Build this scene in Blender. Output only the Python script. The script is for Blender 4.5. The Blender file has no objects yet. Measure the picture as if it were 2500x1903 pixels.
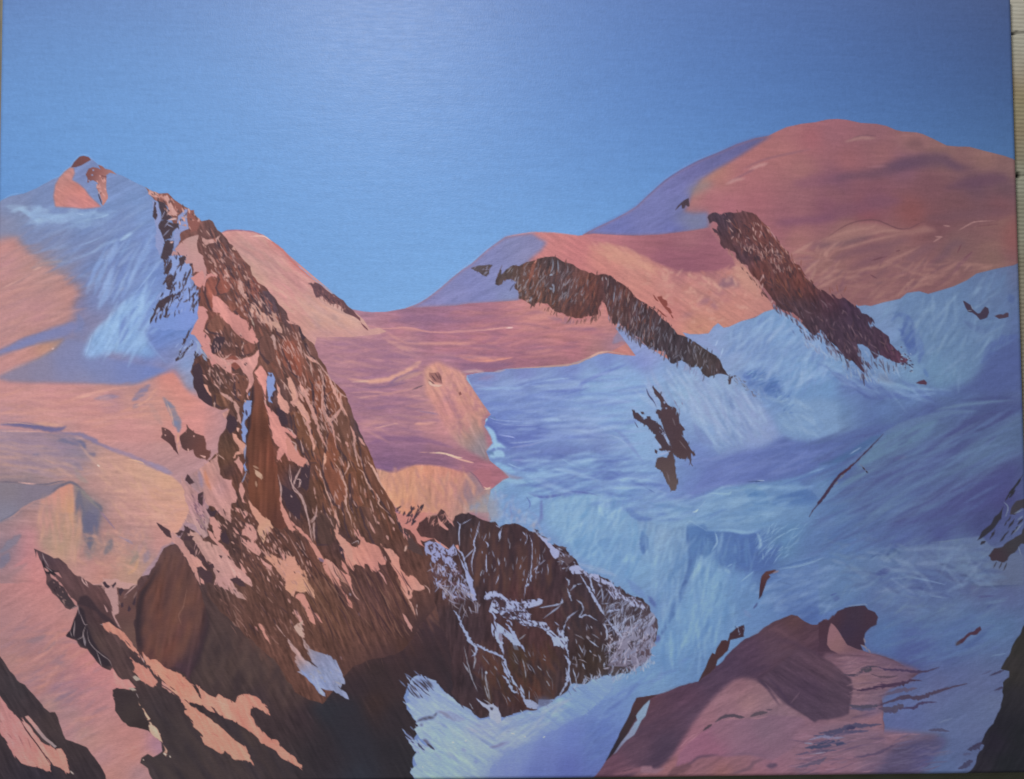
import bpy, math
import numpy as np

# ---------------------------------------------------------------- camera, light, exposure
scene = bpy.context.scene
CW, CH, CT = 1.2, 0.92457, 0.02            # stretched canvas: width, height, depth (metres), lying on a cloth
CAM_A, CAM_B, CAM_C = 0.03572, -0.009535, -0.00717
CAM_P = np.array([-0.009369, -0.047706, 0.920354+CT])
HFOV = math.radians(66)
def rot(a, b, c):
    ca, sa, cb, sb, cc, sc = math.cos(a), math.sin(a), math.cos(b), math.sin(b), math.cos(c), math.sin(c)
    return np.array([[cc, -sc, 0], [sc, cc, 0], [0, 0, 1]])@np.array([[cb, 0, sb], [0, 1, 0], [-sb, 0, cb]])@np.array([[1, 0, 0], [0, ca, -sa], [0, sa, ca]])
RM_ = rot(CAM_A, CAM_B, CAM_C)
cam_d = bpy.data.cameras.new('camera'); cam = bpy.data.objects.new('camera', cam_d); scene.collection.objects.link(cam)
cam.location = CAM_P; cam.rotation_mode = 'XYZ'; cam.rotation_euler = (CAM_A, CAM_B, CAM_C)
cam_d.sensor_width = 36; cam_d.lens = 18/math.tan(HFOV/2); cam_d.clip_start = .01; cam_d.clip_end = 50
scene.camera = cam
world = bpy.data.worlds.new('World'); scene.world = world; world.use_nodes = True
AMB = .10
bg = world.node_tree.nodes['Background']; bg.inputs['Color'].default_value = (.95, .98, 1.0, 1); bg.inputs['Strength'].default_value = AMB
LAMP = np.array([-.33, 1.08, 1.25+CT]); AIM = np.array([-.05, .1, 0.]); LPOW = 29.
ld = bpy.data.lights.new('ceiling_lamp', 'AREA'); ld.shape = 'DISK'; ld.size = .30; ld.energy = LPOW; ld.color = (1, .985, .97)
lamp = bpy.data.objects.new('ceiling_lamp', ld); scene.collection.objects.link(lamp); lamp.location = LAMP
from mathutils import Vector
lamp.rotation_euler = Vector(AIM-LAMP).to_track_quat('-Z', 'Y').to_euler()
vs = scene.view_settings; vs.view_transform = 'Standard'; vs.look = 'None'; vs.gamma = 1; vs.exposure = 0; vs.use_curve_mapping = False
def light_at(x, y):
    """light that reaches the canvas plane (white card = 1): the lamp plus the room's bounce"""
    d = np.stack([LAMP[0]-x, LAMP[1]-y, np.full_like(x, LAMP[2]-CT)], -1); r2 = (d*d).sum(-1); r = np.sqrt(r2)
    ax = (AIM-LAMP)/np.linalg.norm(AIM-LAMP)
    return LPOW/(math.pi**2)*(d[..., 2]/r)*(-(d@ax)/r)/r2+AMB

# ---------------------------------------------------------------- picture units -> canvas grid
# picture unit = one pixel of the 2500 x 1903 photograph; the view of the flat canvas is undone here, so the grid is square to the canvas
GW, GH = 1240, 955
_f = 1250/math.tan(HFOV/2)
def to_plane(p, z):
    p = np.asarray(p, float); d = np.stack([(p[:, 0]-1250)/_f, -(p[:, 1]-951.5)/_f, -np.ones(len(p))], 1)@RM_.T
    t = (z-CAM_P[2])/d[:, 2]
    return CAM_P[:2]+d[:, :2]*t[:, None]
def TF(p):
    q = to_plane(p, CT); return np.stack([(q[:, 0]/CW+.5)*(GW-1), (.5-q[:, 1]/CH)*(GH-1)], 1)
def IT(g):
    g = np.asarray(g, float); w = np.stack([(g[:, 0]/(GW-1)-.5)*CW, (.5-g[:, 1]/(GH-1))*CH, np.full(len(g), CT)], 1)
    q = (w-CAM_P)@RM_
    return np.stack([1250+_f*q[:, 0]/-q[:, 2], 951.5-_f*q[:, 1]/-q[:, 2]], 1)
GK = .492
GAIN = 1.0
# ---------------------------------------------------------------- paint engine
# The painting is laid down like paint: patches, soft blends and brush strokes in layers,
# into a colour grid whose cells become the vertices of the canvas surface.
rng = np.random.default_rng(7)
TS = 4.414
TILES = dict(A=(0,350),B=(350,430),C=(0,700),D=(350,750),E=(0,1050),F=(350,1080),G=(0,1523),H=(400,1523),
    I=(100,1300),J=(700,600),K=(700,950),L=(700,1250),M=(900,1523),N=(1100,500),O=(1100,850),Q=(1100,1200),
    R=(1400,1523),S=(1550,280),T=(2000,280),U=(1550,600),V=(2000,640),W=(1550,940),X=(2000,1000),
    Y=(1550,1280),Z=(2000,1300),AA=(2000,1523))
def P(s, tile=None):
    """'K 10,20 30,40 L 5,6' -> points in picture units; a letter switches the sketch sheet, '@' = plain units."""
    out = []; org = None
    for w in s.split():
        if w == '@': org = None
        elif w[0].isalpha(): org = TILES[w]
        else:
            x, y = w.split(','); x = float(x); y = float(y)
            out.append((x, y) if org is None else (org[0]+x/TS, org[1]+y/TS))
    return np.array(out)
def hexc(h):
    h = h.lstrip('#'); return np.array([int(h[i:i+2], 16) for i in (0, 2, 4)], float)/255
IMG = np.zeros((GH, GW, 3), np.float32)
REG = np.zeros((GH, GW), np.int16)
HGT = np.zeros((GH, GW), np.float32)
REGIONS = []; CUR = [0]; MASKS = {}; FRINGE = [None]
def region(name):
    if name not in REGIONS or name in ('painted_rock_outcrop', 'painted_rock_band', 'painted_snow_patch'): REGIONS.append(name)
    CUR[0] = len(REGIONS)-1-REGIONS[::-1].index(name)
def raster(pts):
    """antialiased coverage of one closed outline (grid units): (mask, x0, y0)"""
    x0 = int(np.floor(pts[:, 0].min()))-1; x1 = int(np.ceil(pts[:, 0].max()))+2
    y0 = int(np.floor(pts[:, 1].min()))-1; y1 = int(np.ceil(pts[:, 1].max()))+2
    x0 = max(x0, 0); y0 = max(y0, 0); x1 = min(x1, GW); y1 = min(y1, GH)
    w, h = x1-x0, y1-y0
    if w <= 0 or h <= 0: return None
    SS = 4
    a = pts.copy(); a[:, 0] -= x0; a[:, 1] = (a[:, 1]-y0)*SS
    b = np.roll(a, -1, 0)
    up = b[:, 1] > a[:, 1]
    lo = np.where(up[:, None], a, b); hi = np.where(up[:, None], b, a)
    r0 = np.ceil(lo[:, 1]-.5).astype(int); r1 = np.ceil(hi[:, 1]-.5).astype(int)
    r0 = np.clip(r0, 0, h*SS); r1 = np.clip(r1, 0, h*SS)
    n = np.maximum(r1-r0, 0); tot = int(n.sum())
    if tot == 0: return None
    idx = np.repeat(np.arange(len(n)), n)
    rows = np.arange(tot)-np.repeat(np.cumsum(n)-n, n)+r0[idx]
    dy = np.where(hi[:, 1]-lo[:, 1] == 0, 1, hi[:, 1]-lo[:, 1])
    xs = lo[idx, 0]+(rows+.5-lo[idx, 1])*(hi[idx, 0]-lo[idx, 0])/dy[idx]
    xs = np.clip(xs, 0, w); sg = np.where(up[idx], 1., -1.)
    ix = np.floor(xs).astype(int); fr = xs-ix
    acc = np.zeros((h, w+2)); row = rows//SS
    np.add.at(acc, (row, ix), sg*(1-fr)/SS); np.add.at(acc, (row, ix+1), sg*fr/SS)
    m = np.clip(np.abs(np.cumsum(acc, 1)[:, :w]), 0, 1)
    return m.astype(np.float32), x0, y0
def blur1(m, r, ax):
    c = np.cumsum(np.concatenate([np.zeros_like(np.take(m, [0], ax)), m], ax), ax)
    n = m.shape[ax]; i = np.arange(n); a = np.clip(i-r, 0, n); b = np.clip(i+r+1, 0, n)
    d = np.take(c, b, ax)-np.take(c, a, ax)
    s = [1, 1]; s[ax] = n
    return d/(2*r+1)
def blur(m, r):
    r = int(round(r))
    if r < 1: return m
    for k in range(1 if r == 1 else 2): m = blur1(blur1(m, r, 0), r, 1)
    return m
def spline(p, closed=True, n=6):
    k = len(p)
    if k < 3: return p
    q = np.concatenate([p[-1:], p, p[:2]]) if closed else np.concatenate([2*p[:1]-p[1:2], p, 2*p[-1:]-p[-2:-1]])
    out = []; t = np.linspace(0, 1, n, endpoint=False)[:, None]
    for i in range(k if closed else k-1):
        p0, p1, p2, p3 = q[i:i+4]
        out.append(.5*((2*p1)+(-p0+p2)*t+(2*p0-5*p1+4*p2-p3)*t*t+(-p0+3*p1-3*p2+p3)*t**3))
    if not closed: out.append(p[-1:])
    return np.concatenate(out)
def roughen(p, amp, step=6.):
    amp = amp*1.35
    d = np.hypot(*(np.roll(p, -1, 0)-p).T); out = []
    for i in range(len(p)):
        n = max(1, int(d[i]/step)); t = np.arange(n)[:, None]/n
        out.append(p[i]+(p[(i+1) % len(p)]-p[i])*t)
    p = np.concatenate(out); n = len(p)
    j = rng.normal(size=(n, 2)); s = (j+np.roll(j, 1, 0)*.8+np.roll(j, -1, 0)*.8)
    k = np.repeat(rng.normal(size=(n//4+1, 2)), 4, 0)[:n]
    return p+(s*.45+k*.6)*amp
NC = {}
def noise(ang, sx, sy, seed):
    """streaky value noise over the whole grid: long along `ang` degrees"""
    key = (ang, sx, sy, seed)
    if key in NC: return NC[key]
    g = np.random.default_rng(seed).normal(size=(256, 256)).astype(np.float32)
    yy, xx = np.mgrid[0:GH, 0:GW].astype(np.float32)/GK
    a = math.radians(ang); u = (xx*math.cos(a)+yy*math.sin(a))/sx; v = (-xx*math.sin(a)+yy*math.cos(a))/sy
    iu = np.floor(u).astype(np.int32); iv = np.floor(v).astype(np.int32); fu = u-iu; fv = v-iv
    fu = fu*fu*(3-2*fu); fv = fv*fv*(3-2*fv)
    gf = g.ravel(); s = lambda a, b: np.take(gf, ((b & 255) << 8) | (a & 255))
    r = (s(iu, iv)*(1-fu)+s(iu+1, iv)*fu)*(1-fv)+(s(iu, iv+1)*(1-fu)+s(iu+1, iv+1)*fu)*fv
    NC[key] = r
    return r
def field(samples, x0, y0, w, h, pw=1.55):
    """colours blended between hand-placed samples"""
    st = 6
    if pw == 'smooth':
        pts = (TF(np.array([s[0] for s in samples]))-[GW/2, GH/2])/GW; col = np.array([s[1] for s in samples])
        B_ = lambda u, v: np.stack([np.ones_like(u), u, v, u*u, u*v, v*v, u**3, u*u*v, u*v*v], -1)
        cf = np.linalg.lstsq(B_(pts[:, 0], pts[:, 1]), col, rcond=None)[0]
        U, V_ = np.meshgrid((np.arange(x0, x0+w)-GW/2)/GW, (np.arange(y0, y0+h)-GH/2)/GW)
        return B_(U, V_)@cf
    gx = np.arange(x0, x0+w+st, st, dtype=np.float32); gy = np.arange(y0, y0+h+st, st, dtype=np.float32)
    pts = TF(np.array([s[0] for s in samples])); col = np.array([s[1] for s in samples])
    d = (gx[None, :, None]-pts[None, None, :, 0])**2+(gy[:, None, None]-pts[None, None, :, 1])**2
    wt = 1/(d+(20*GK)**2)**pw
    c = (wt[..., None]*col).sum(2)/wt.sum(2)[..., None]
    X = (np.arange(w))/st; Y = (np.arange(h))/st
    ix = X.astype(int); iy = Y.astype(int); fx = (X-ix)[None, :, None]; fy = (Y-iy)[:, None, None]
    iy = iy[:, None]; ix = ix[None, :]
    return (c[iy, ix]*(1-fx)+c[iy, ix+1]*fx)*(1-fy)+(c[iy+1, ix]*(1-fx)+c[iy+1, ix+1]*fx)*fy
def SMP(s):
    """'J 10,20,cd918c ...' -> colour samples"""
    out = []; org = None
    for w in s.split():
        if w == '@': org = None
        elif w[0].isalpha() and ',' not in w: org = TILES[w]
        else:
            x, y, h = w.split(','); x = float(x); y = float(y)
            out.append(((x, y) if org is None else (org[0]+x/TS, org[1]+y/TS), hexc(h)))
    return out
def comp(m, x0, y0, col, tex=None, idset=True, clip=None, thick=.2):
    h, w = m.shape; sl = (slice(y0, y0+h), slice(x0, x0+w))
    if clip is not None: m = m*MASKS[clip][sl]
    c = (field(col, x0, y0, w, h, 'smooth') if CUR[0] == 0 else field(col, x0, y0, w, h)) if isinstance(col, list) else col
    if tex:
        for ang, sx, sy, amp, sd in tex:
            c = c*(1+amp*noise(ang, sx, sy, sd)[sl][..., None]*np.array([1., .95, .85]))
    IMG[sl] = IMG[sl]*(1-m[..., None])+c*m[..., None]
    HGT[sl] += m*thick
    if idset:
        R_ = REG[sl]; R_[m > .5] = CUR[0]
def fill(s, col, rough=0, soft=0, alpha=1., tex=None, curve=0, idset=True, clip=None, save=None, thick=.2):
    p = P(s) if isinstance(s, str) else np.asarray(s, float)
    if isinstance(col, str): col = SMP(col) if ',' in col else hexc(col)
    if curve: p = spline(p, True, curve)
    if rough: p = roughen(p, rough)
    q = TF(p); r = int(round(soft*GK))
    fringe = FRINGE[0] if (rough >= 1 and not soft and alpha > .8 and len(p) > 6) else None
    if fringe is not None:
        gi = np.clip(q.round().astype(int), 0, (GW-1, GH-1)); under = IMG[gi[:, 1], gi[:, 0]].copy()
    if r:
        m0 = raster(q)
        if m0 is None: return
        m, x0, y0 = m0; pad = 2*r+1
        X0 = max(0, x0-pad); Y0 = max(0, y0-pad); X1 = min(GW, x0+m.shape[1]+pad); Y1 = min(GH, y0+m.shape[0]+pad)
        # edge-extend where the patch runs off the canvas
        b = np.zeros((Y1-Y0, X1-X0), np.float32); b[y0-Y0:y0-Y0+m.shape[0], x0-X0:x0-X0+m.shape[1]] = m
        b = np.pad(b, pad, mode='edge'); b = blur(b, r)[pad:-pad, pad:-pad]
        m, x0, y0 = b, X0, Y0
    else:
        m0 = raster(q)
        if m0 is None: return
        m, x0, y0 = m0
    if save:
        M_ = np.zeros((GH, GW), np.float32); M_[y0:y0+m.shape[0], x0:x0+m.shape[1]] = m
        MASKS[save] = np.maximum(MASKS[save], M_) if save in MASKS else M_
    comp(m*alpha, x0, y0, col, tex, idset and alpha > .6, clip, thick)
    if fringe is not None:
        over = IMG[gi[:, 1], gi[:, 0]]; ctr = p.mean(0)
        size = math.sqrt(max(1., float(m.sum())))/GK
        for i in range(0, len(p), 2):
            if rng.random() < .55:
                a = math.radians(fringe+rng.normal()*9); L = rng.uniform(4, 5+min(15, size*.22)); d = np.array([math.cos(a), math.sin(a)])
                s_ = p[i]-d*L*rng.uniform(.3, .7)
                k = np.linspace(0, 1, 5)[:, None]
                out = rng.random() < .55
                c_ = IMG[tuple(np.clip(TF((p[i]*.7+ctr*.3)[None])[0].round().astype(int), 0, (GW-1, GH-1))[::-1])].copy() if out else under[i]
                FRINGE[0] = None
                fill(ribbon(s_+d*L*k, rng.uniform(1.4, 3.6), (1, 1), .25), c_, alpha=.9, idset=False, clip=clip, thick=.2)
                FRINGE[0] = fringe
def ribbon(p, w, taper=(1, 1), jag=0.):
    n = len(p); t = np.linspace(0, 1, n)
    d = np.gradient(p, axis=0); l = np.hypot(d[:, 0], d[:, 1])+1e-6; nrm = np.stack([-d[:, 1], d[:, 0]], 1)/l[:, None]
    prof = np.ones(n)
    if taper[0]: prof = np.minimum(prof, (t/.35+.06)**.7)
    if taper[1]: prof = np.minimum(prof, ((1-t)/.35+.06)**.7)
    wv = w*.5*np.clip(prof, 0, 1)
    a = wv*(1+jag*rng.normal(size=n)); b = wv*(1+jag*rng.normal(size=n))
    return np.concatenate([p+nrm*a[:, None], (p-nrm*b[:, None])[::-1]])
def stroke(s, w, col, alpha=1., taper=(1, 1), soft=0, jag=.15, clip=None, idset=False, thick=.5, tex=None):
    """a brush stroke along a line; w in sketch units (4.4 to a picture unit)"""
    p = P(s) if isinstance(s, str) else np.asarray(s, float)
    p = spline(p, False, 6) if len(p) > 2 else np.linspace(p[0], p[1], 6)
    fill(ribbon(p, w/TS, taper, jag), col, alpha=alpha, soft=soft, clip=clip, idset=idset, thick=thick, tex=tex)
def strokes(lines, w, col, **k):
    for s in lines.split('|'): stroke(s.strip(), w, col, **k)
def fills(lines, col, **k):
    for s in lines.split('|'): fill(s.strip(), col, **k)
def scatter(area, n, ang, jit, ln, wd, cols, alpha=(.6, 1.), clip=None, bend=.08, soft=0, thick=.4, fan=None):
    """many tapered strokes thrown inside an outline, along `ang` degrees (0 right, 90 down)"""
    a = P(area) if isinstance(area, str) else area
    q = TF(a); m0 = raster(q)
    if m0 is None: return
    m, x0, y0 = m0; ys, xs = np.nonzero(m > .5)
    if len(ys) == 0: return
    cs = [hexc(c) for c in cols.split()]
    if soft: alpha = (alpha[0], alpha[1]*1.1); wd = (wd[0]*1.3, wd[1]*1.7); soft = soft*1.6
    for k in range(n):
        i = rng.integers(len(ys)); g = np.array([[xs[i]+x0+rng.random(), ys[i]+y0+rng.random()]])
        c = IT(g)[0]
        aa = ang
        if fan is not None:
            aa = math.degrees(math.atan2(c[1]-fan[1], c[0]-fan[0]))+ang
        aa = math.radians(aa+rng.normal()*jit); L = rng.uniform(*ln)
        d = np.array([math.cos(aa), math.sin(aa)]); nn = np.array([-d[1], d[0]])*L*bend*rng.normal()
        p = np.array([c-d*L/2, c+nn*.5, c+d*L/2]); p = spline(p, False, 4)
        fill(ribbon(p, rng.uniform(*wd), (1, 1), .2), cs[rng.integers(len(cs))], alpha=rng.uniform(*alpha), clip=clip, idset=False, soft=soft, thick=thick)
SN = [(0, 60, 9, .02, 1), (8, 30, 6, .02, 2)]            # faint horizontal brushing
def TX(a, amp=.03, s=1):
    a = int(round(a/30))*30
    return [(a, 70, 8, amp, 11), (a+6, 26, 4, amp*.8, 12), (a-5, 9, 3, amp*.5, 13)]
# ---- sky
region('painted_sky')
fill('@ -60,-60 2600,-60 2600,1950 -60,1950', '@ 0,0,698cc8 0,250,6894d2 0,470,6a9cdb 300,60,668ecb 300,330,679adb 600,40,6690cf 600,300,6899da '
     '600,560,6f9fdd 900,30,6891d2 900,300,6b99da 900,600,72a2de 1100,60,6a92d0 1100,350,6d9bda 1000,740,73a6e2 1150,560,70a2de 1350,60,6a8ccb 1350,300,6796d8 1350,550,6e9fdc 1350,420,6b9bda '
     '1550,60,5c82c4 1550,300,5f8dcf 1600,430,6394d6 1800,60,5375b6 1800,280,5580c0 2000,60,4d6ba6 2000,250,4e74b2 2250,60,4b6299 2250,280,4b6ca4 2460,20,4b618f 2460,350,4b6c9f',
     tex=[(0, 90, 7, .005, 21), (4, 40, 5, .005, 22), (-20, 12, 4, .004, 23)])
# dark underpainting below the skyline
region('painted_rock_slope')
fill('@ 380,900 560,700 900,820 1300,1300 1500,1700 1100,1960 -60,1960 -60,1300', '54403f')
# ---- big snow dome on the right
region('painted_snow_dome')
DOME = 'N 1430,328 1500,290 1600,240 1750,170 1900,90 2040,2 S 0,1015 150,870 330,710 500,600 690,500 900,415 1100,325 1300,260 1440,235 1540,185 1640,140 1800,105 1950,88 2070,58 T 0,75 100,58 200,52 300,62 450,95 620,105 730,128 830,172 900,187 1050,197 1120,215 1230,265 1380,340 1500,350 1620,352 1800,400 2000,450 2110,490 @ 2600,420 2600,1050 1400,1050'
fill(DOME, 'S 1700,130,a0686a 1300,400,a46a68 900,640,a87268 700,800,a0756c 1900,250,9c6065 2150,150,98626a 1600,420,a26a68 1800,600,9a6866 1200,700,a3686a 800,900,a5686e 1300,950,9d6268 1800,850,8f5f66 2150,850,84585f 1000,1000,a5676f 1600,1150,8e5c67 1500,1250,9a6268 1750,1350,9c6a66 '
     'T 150,200,91616a 600,160,8c6068 1000,280,8f6665 1300,420,866360 1800,480,8a6660 2050,600,80605e 300,500,945f62 700,420,8f6062 900,560,7c5668 200,720,7d5468 600,900,7d5260 1200,760,765058 1700,760,6a4e5c 2000,760,6a4f5a 1000,1050,82504f 500,1050,855058 1500,1000,745055 1950,1000,764f55 100,1000,835465 1300,1150,744e54 300,1250,8c6460 800,1400,8a6260 1500,1400,7d5c5c 2050,1250,825c58 1900,1550,80605a 100,1550,8c635f 700,1600,885f60 2100,1500,7f585a',
     tex=TX(-6, .012), save='dome', curve=0)
# lit shade of the dome: mauve bands
for s, w, c, a in (('T 0,740 300,670 620,640 900,560 1150,480 1330,470 1480,560 1650,590', 90, '62495f', .5), ('T 700,570 1000,520 1300,520 1560,590', 110, '5e4860', .45),
                   ('T 1350,800 1650,740 1900,690 2050,700', 95, '66495d', .6), ('T 0,1120 300,1040 620,960 900,930', 110, '7a5163', .6), ('T 1150,1130 1500,1090 1800,1060 2080,1050', 90, '70505a', .5),
                   ('S 1700,760 1950,720 2207,690', 100, '86586a', .55), ('S 1500,1180 1800,1150 2207,1120', 60, '7b5069', .6), ('S 1850,1420 2207,1400', 60, '7d5a66', .5),
                   ('T 0,1410 250,1390 480,1330 600,1290', 45, '6f5560', .7), ('T 100,1590 420,1470 700,1420 1000,1340', 60, '74525f', .6), ('T 300,1677 600,1560 850,1440', 60, '76525e', .6), ('T 930,350 1050,310 1140,360', 70, '755459', .7),
                   ('T 850,1677 1100,1480 1300,1400', 70, '7a5861', .6), ('T 1200,1650 1350,1520 1450,1400 1600,1400', 60, '6f5360', .6)):
    stroke(s, w*1.35, c, min(1, a*1.1), soft=6, thick=.1)
strokes('S 990,750 1200,640 1300,590|S 1150,600 1400,490 1700,420 1900,380', 18, '875e6c', alpha=.75, soft=2)
strokes('S 1230,600 1330,560 1440,530|S 980,760 1080,715 1200,690', 34, 'bb8d88', alpha=.7, soft=3)
strokes('T 330,270 480,230 620,235', 14, '7b5660', alpha=.8, soft=1)
strokes('T 280,300 450,260 620,262', 36, 'a07a74', alpha=.7, soft=3)
strokes('T 520,575 650,560 760,565', 14, 'a07078', alpha=.6, soft=2)
strokes('T 0,1400 220,1240 400,1160 600,1140 720,1180 860,1235 980,1230 1080,1180 1150,1160', 15, '6c4850', alpha=.85, soft=1, taper=(1, 1))
fill('T 0,1390 220,1260 400,1180 590,1165 720,1205 860,1260 1010,1245 1130,1200 1220,1230 1280,1260 1000,1300 700,1270 500,1310 250,1380', '9a7069', soft=5, alpha=.75, idset=False)
strokes('T 0,1370 300,1270 540,1230 620,1190|T 450,1320 700,1260 900,1260|T 100,1500 500,1380 900,1290|T 600,1640 900,1520 1100,1420', 26, 'a47a70', alpha=.6, soft=3)
strokes('T 1700,1210 1850,1195 1970,1180|T 1490,1500 1540,1400|T 1560,1560 1660,1480|T 560,1580 740,1530|T 830,1480 880,1465|V 550,140 630,185', 16, '6a454e', alpha=.8, soft=1)
strokes('T 1230,1380 1330,1320|T 1340,1200 1420,1210|T 1500,1260 1600,1200 1700,1160 1900,1150|T 1250,1320 1340,1325', 16, 'a77f7a', alpha=.7, soft=1)
strokes('T 1650,1230 1900,1190 2110,1100|T 1700,1450 1900,1400 2130,1450|V 1300,330 1600,200 1900,60 2130,10', 40, '8f6a60', alpha=.5, soft=5)
fill('T 1980,1420 2000,1250 2080,1130 2160,1100 2160,1480 2050,1500', '86524f', soft=12, alpha=.6, idset=False)
scatter('U 1700,0 2200,0 2200,560 2100,560 1980,470 1800,280', 60, -30, 25, (20, 70), (2, 5), 'b08478 9c6e68 8a6068 a57c70', (.3, .6), clip='dome', soft=1)
scatter('V 0,0 1600,0 1900,60 1100,320 500,500 100,300', 120, -25, 20, (20, 80), (2, 6), '9a7068 8c6260 77565f a67c70 7c5560', (.25, .55), clip='dome', soft=1)
strokes('U 1700,150 1690,80|U 1790,230 1800,150|V 210,340 190,250|V 160,330 130,280|V 130,350 110,270|V 270,340 300,260', 10, '804f45', alpha=.8)
# blue shaded flank of the dome
fill('N 1430,328 1500,290 1600,240 1750,170 1900,90 2040,2 S 0,1015 150,870 330,710 500,600 690,500 900,415 1100,325 1300,260 1440,237 1500,218 1400,280 1150,440 1000,530 880,600 740,700 650,800 600,900 560,1010 520,1050 640,1075 790,1060 800,1200 760,1240 500,1275 250,1305 0,1312 N 2207,345 1900,340 1700,330 1500,320',
     'S 1350,265,5f5f92 1100,360,62629a 900,480,6466a0 600,600,6a6aa8 450,800,6a6eae 200,900,6d74b4 500,950,6870ac 150,1150,6b72b2 450,1250,6068ad 650,1150,70769f N 1800,250,666fb4 1500,310,6c74b6', soft=4, tex=TX(-25, .02))
fill('S 560,1050 790,1060 800,1210 620,1240 430,1180 450,1090', '777a9c', soft=12, alpha=.6, idset=False)
fill('S 600,780 760,700 860,760 720,830 620,880 560,850', '8d8084', soft=8, alpha=.7, idset=False)
fill('S 640,740 900,600 1000,560 880,660 760,740', 'a87f6e', soft=6, alpha=.55, idset=False)
strokes('S 0,1000 150,855 330,695 500,585 690,487 900,402 1100,312', 12, '6ea0de', alpha=.5, soft=1)
strokes('S 0,1022 150,880 330,720 500,610 690,508 900,423 1100,333 1300,267', 10, '565c98', alpha=.7, soft=0)
region('painted_rock_outcrop')
fill('S 435,1045 470,985 530,935 585,910 590,990 575,1000 550,985 530,1018 505,1022 500,975 465,1010', '4b3c48', rough=.6)
# ---- middle peak: salmon, with its lilac flank
region('painted_middle_peak')
fill('J 1280,682 1430,625 1520,570 1640,480 1800,340 1900,260 2000,185 N 0,820 120,720 220,650 400,490 590,355 700,335 870,308 950,302 1100,308 1250,325 1380,340 1550,318 1800,335 2207,345 S 0,1315 300,1300 600,1262 800,1228 860,1300 930,1380 1000,1470 1100,1560 1200,1650 U 1300,380 1480,640 1500,700 1250,790 880,960 600,1000 @ 1640,900 1300,900 960,800',
     'N 950,330,bd7a78 1150,420,bd7672 1400,450,b8706f 1100,520,bd7874 1350,600,b97270 1600,520,bf8070 1800,560,c08672 1700,700,bd7a70 2000,650,bf8876 2100,800,c08474 1900,430,a86870 2150,420,a0646c 1600,370,b26f74 2000,900,c08274 2150,1000,be7e72 1500,900,b06c6c 2150,1200,bb7c70 '
     'S 150,1400,a1666e 500,1400,9c626b 800,1350,9a6a70 700,1550,935a68 300,1500,955d6b 900,1550,985f6a U 100,60,925a68 700,150,925a69 500,250,905a68 900,230,96606a 250,250,bd7f72 600,330,bb7f74 1000,300,b98274 1200,250,bb8676 300,450,bd8478 600,500,ba8274 800,450,b57e74 1300,600,b67e72 100,500,be7c72 400,700,bc7a72 1100,700,b97e70 900,850,bb806e 700,900,be866e 1400,680,b27a70',
     tex=TX(25, .025), save='mid')
fill('S 0,1315 300,1300 600,1262 800,1228 870,1330 980,1470 1060,1560 1090,1640 1000,1677 U 1040,200 980,240 860,275 650,290 500,280 350,230 180,160 60,120 N 2207,600 2000,520 1850,450 1600,390 1450,345 1700,335', 'N 1700,370,b27074 2000,420,a2666e S 150,1400,a0646d 600,1330,9f6870 700,1550,915a68 300,1560,935b6b U 600,200,8e5868 900,150,945c69 1000,100,9a626c', soft=3, tex=TX(2, .02), idset=False)
for s, w, c in (('U 900,460 1020,390 1130,440', 110, '7c5e74'), ('U 680,640 800,600 900,700', 60, '94687a'), ('U 850,520 1000,520', 60, 'a06c72'), ('U 500,760 640,740', 40, '9c6e74'), ('U 440,460 480,520', 60, 'b0786e'), ('U 920,580 1040,590', 50, 'ab6f70')):
    stroke(s, w, c, .6, soft=5)
scatter('U 60,200 600,320 1150,240 1350,560 1200,760 600,900 350,600 100,450', 130, 20, 60, (10, 30), (2, 5), 'c79684 cb9c88 b07468 c08a7c', (.3, .6), soft=1)
fill('U 1080,230 1190,190 1280,330 1350,400 1340,560 1200,480 1100,380', 'bc8b78', soft=8, alpha=.6, idset=False)
scatter('N 1500,430 1900,480 2207,640 2207,760 1900,650 1600,560', 70, 28, 12, (20, 60), (2, 5), 'c99480 c48c78 b97c70', (.3, .55), soft=1)
fill('N 1640,440 1850,500 2050,590 2207,680 2207,760 2000,660 1800,580 1650,520', 'c79079', soft=8, alpha=.6, idset=False)
fill('J 1280,682 1430,625 1520,570 1640,480 1800,340 1900,260 2000,185 N 0,820 120,720 220,650 400,490 590,355 700,335 880,312 960,370 1040,410 980,500 900,560 840,620 900,700 800,900 750,1000 740,1040 600,1050 400,1062 200,1075 0,1105 J 1900,650 1600,665',
     'J 1500,640,7e7cb4 1900,500,7c80b9 2150,100,747ab6 2100,550,777eba N 700,400,767caf 900,420,7a7cad 400,600,757cb2 850,560,8082b0 600,900,7680b8 200,850,727ab8 300,1020,727cb9 650,1000,7a86b4', soft=3.5, tex=TX(-30, .02))
strokes('N 0,805 120,705 220,635 400,475 590,340|J 920,712 1080,708 1280,670 1430,612 1520,557 1640,467 1800,327 1900,247 2000,172 2207,12', 12, '7fb4ee', alpha=.75, soft=0, jag=.4)
strokes('N 590,352 700,332 870,305 950,299|N 950,299 1100,306 1250,323 1380,338', 10, 'c58a90', alpha=.8)
strokes('N 660,470 720,430 760,420', 10, '8e8fc0', alpha=.6)
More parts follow.
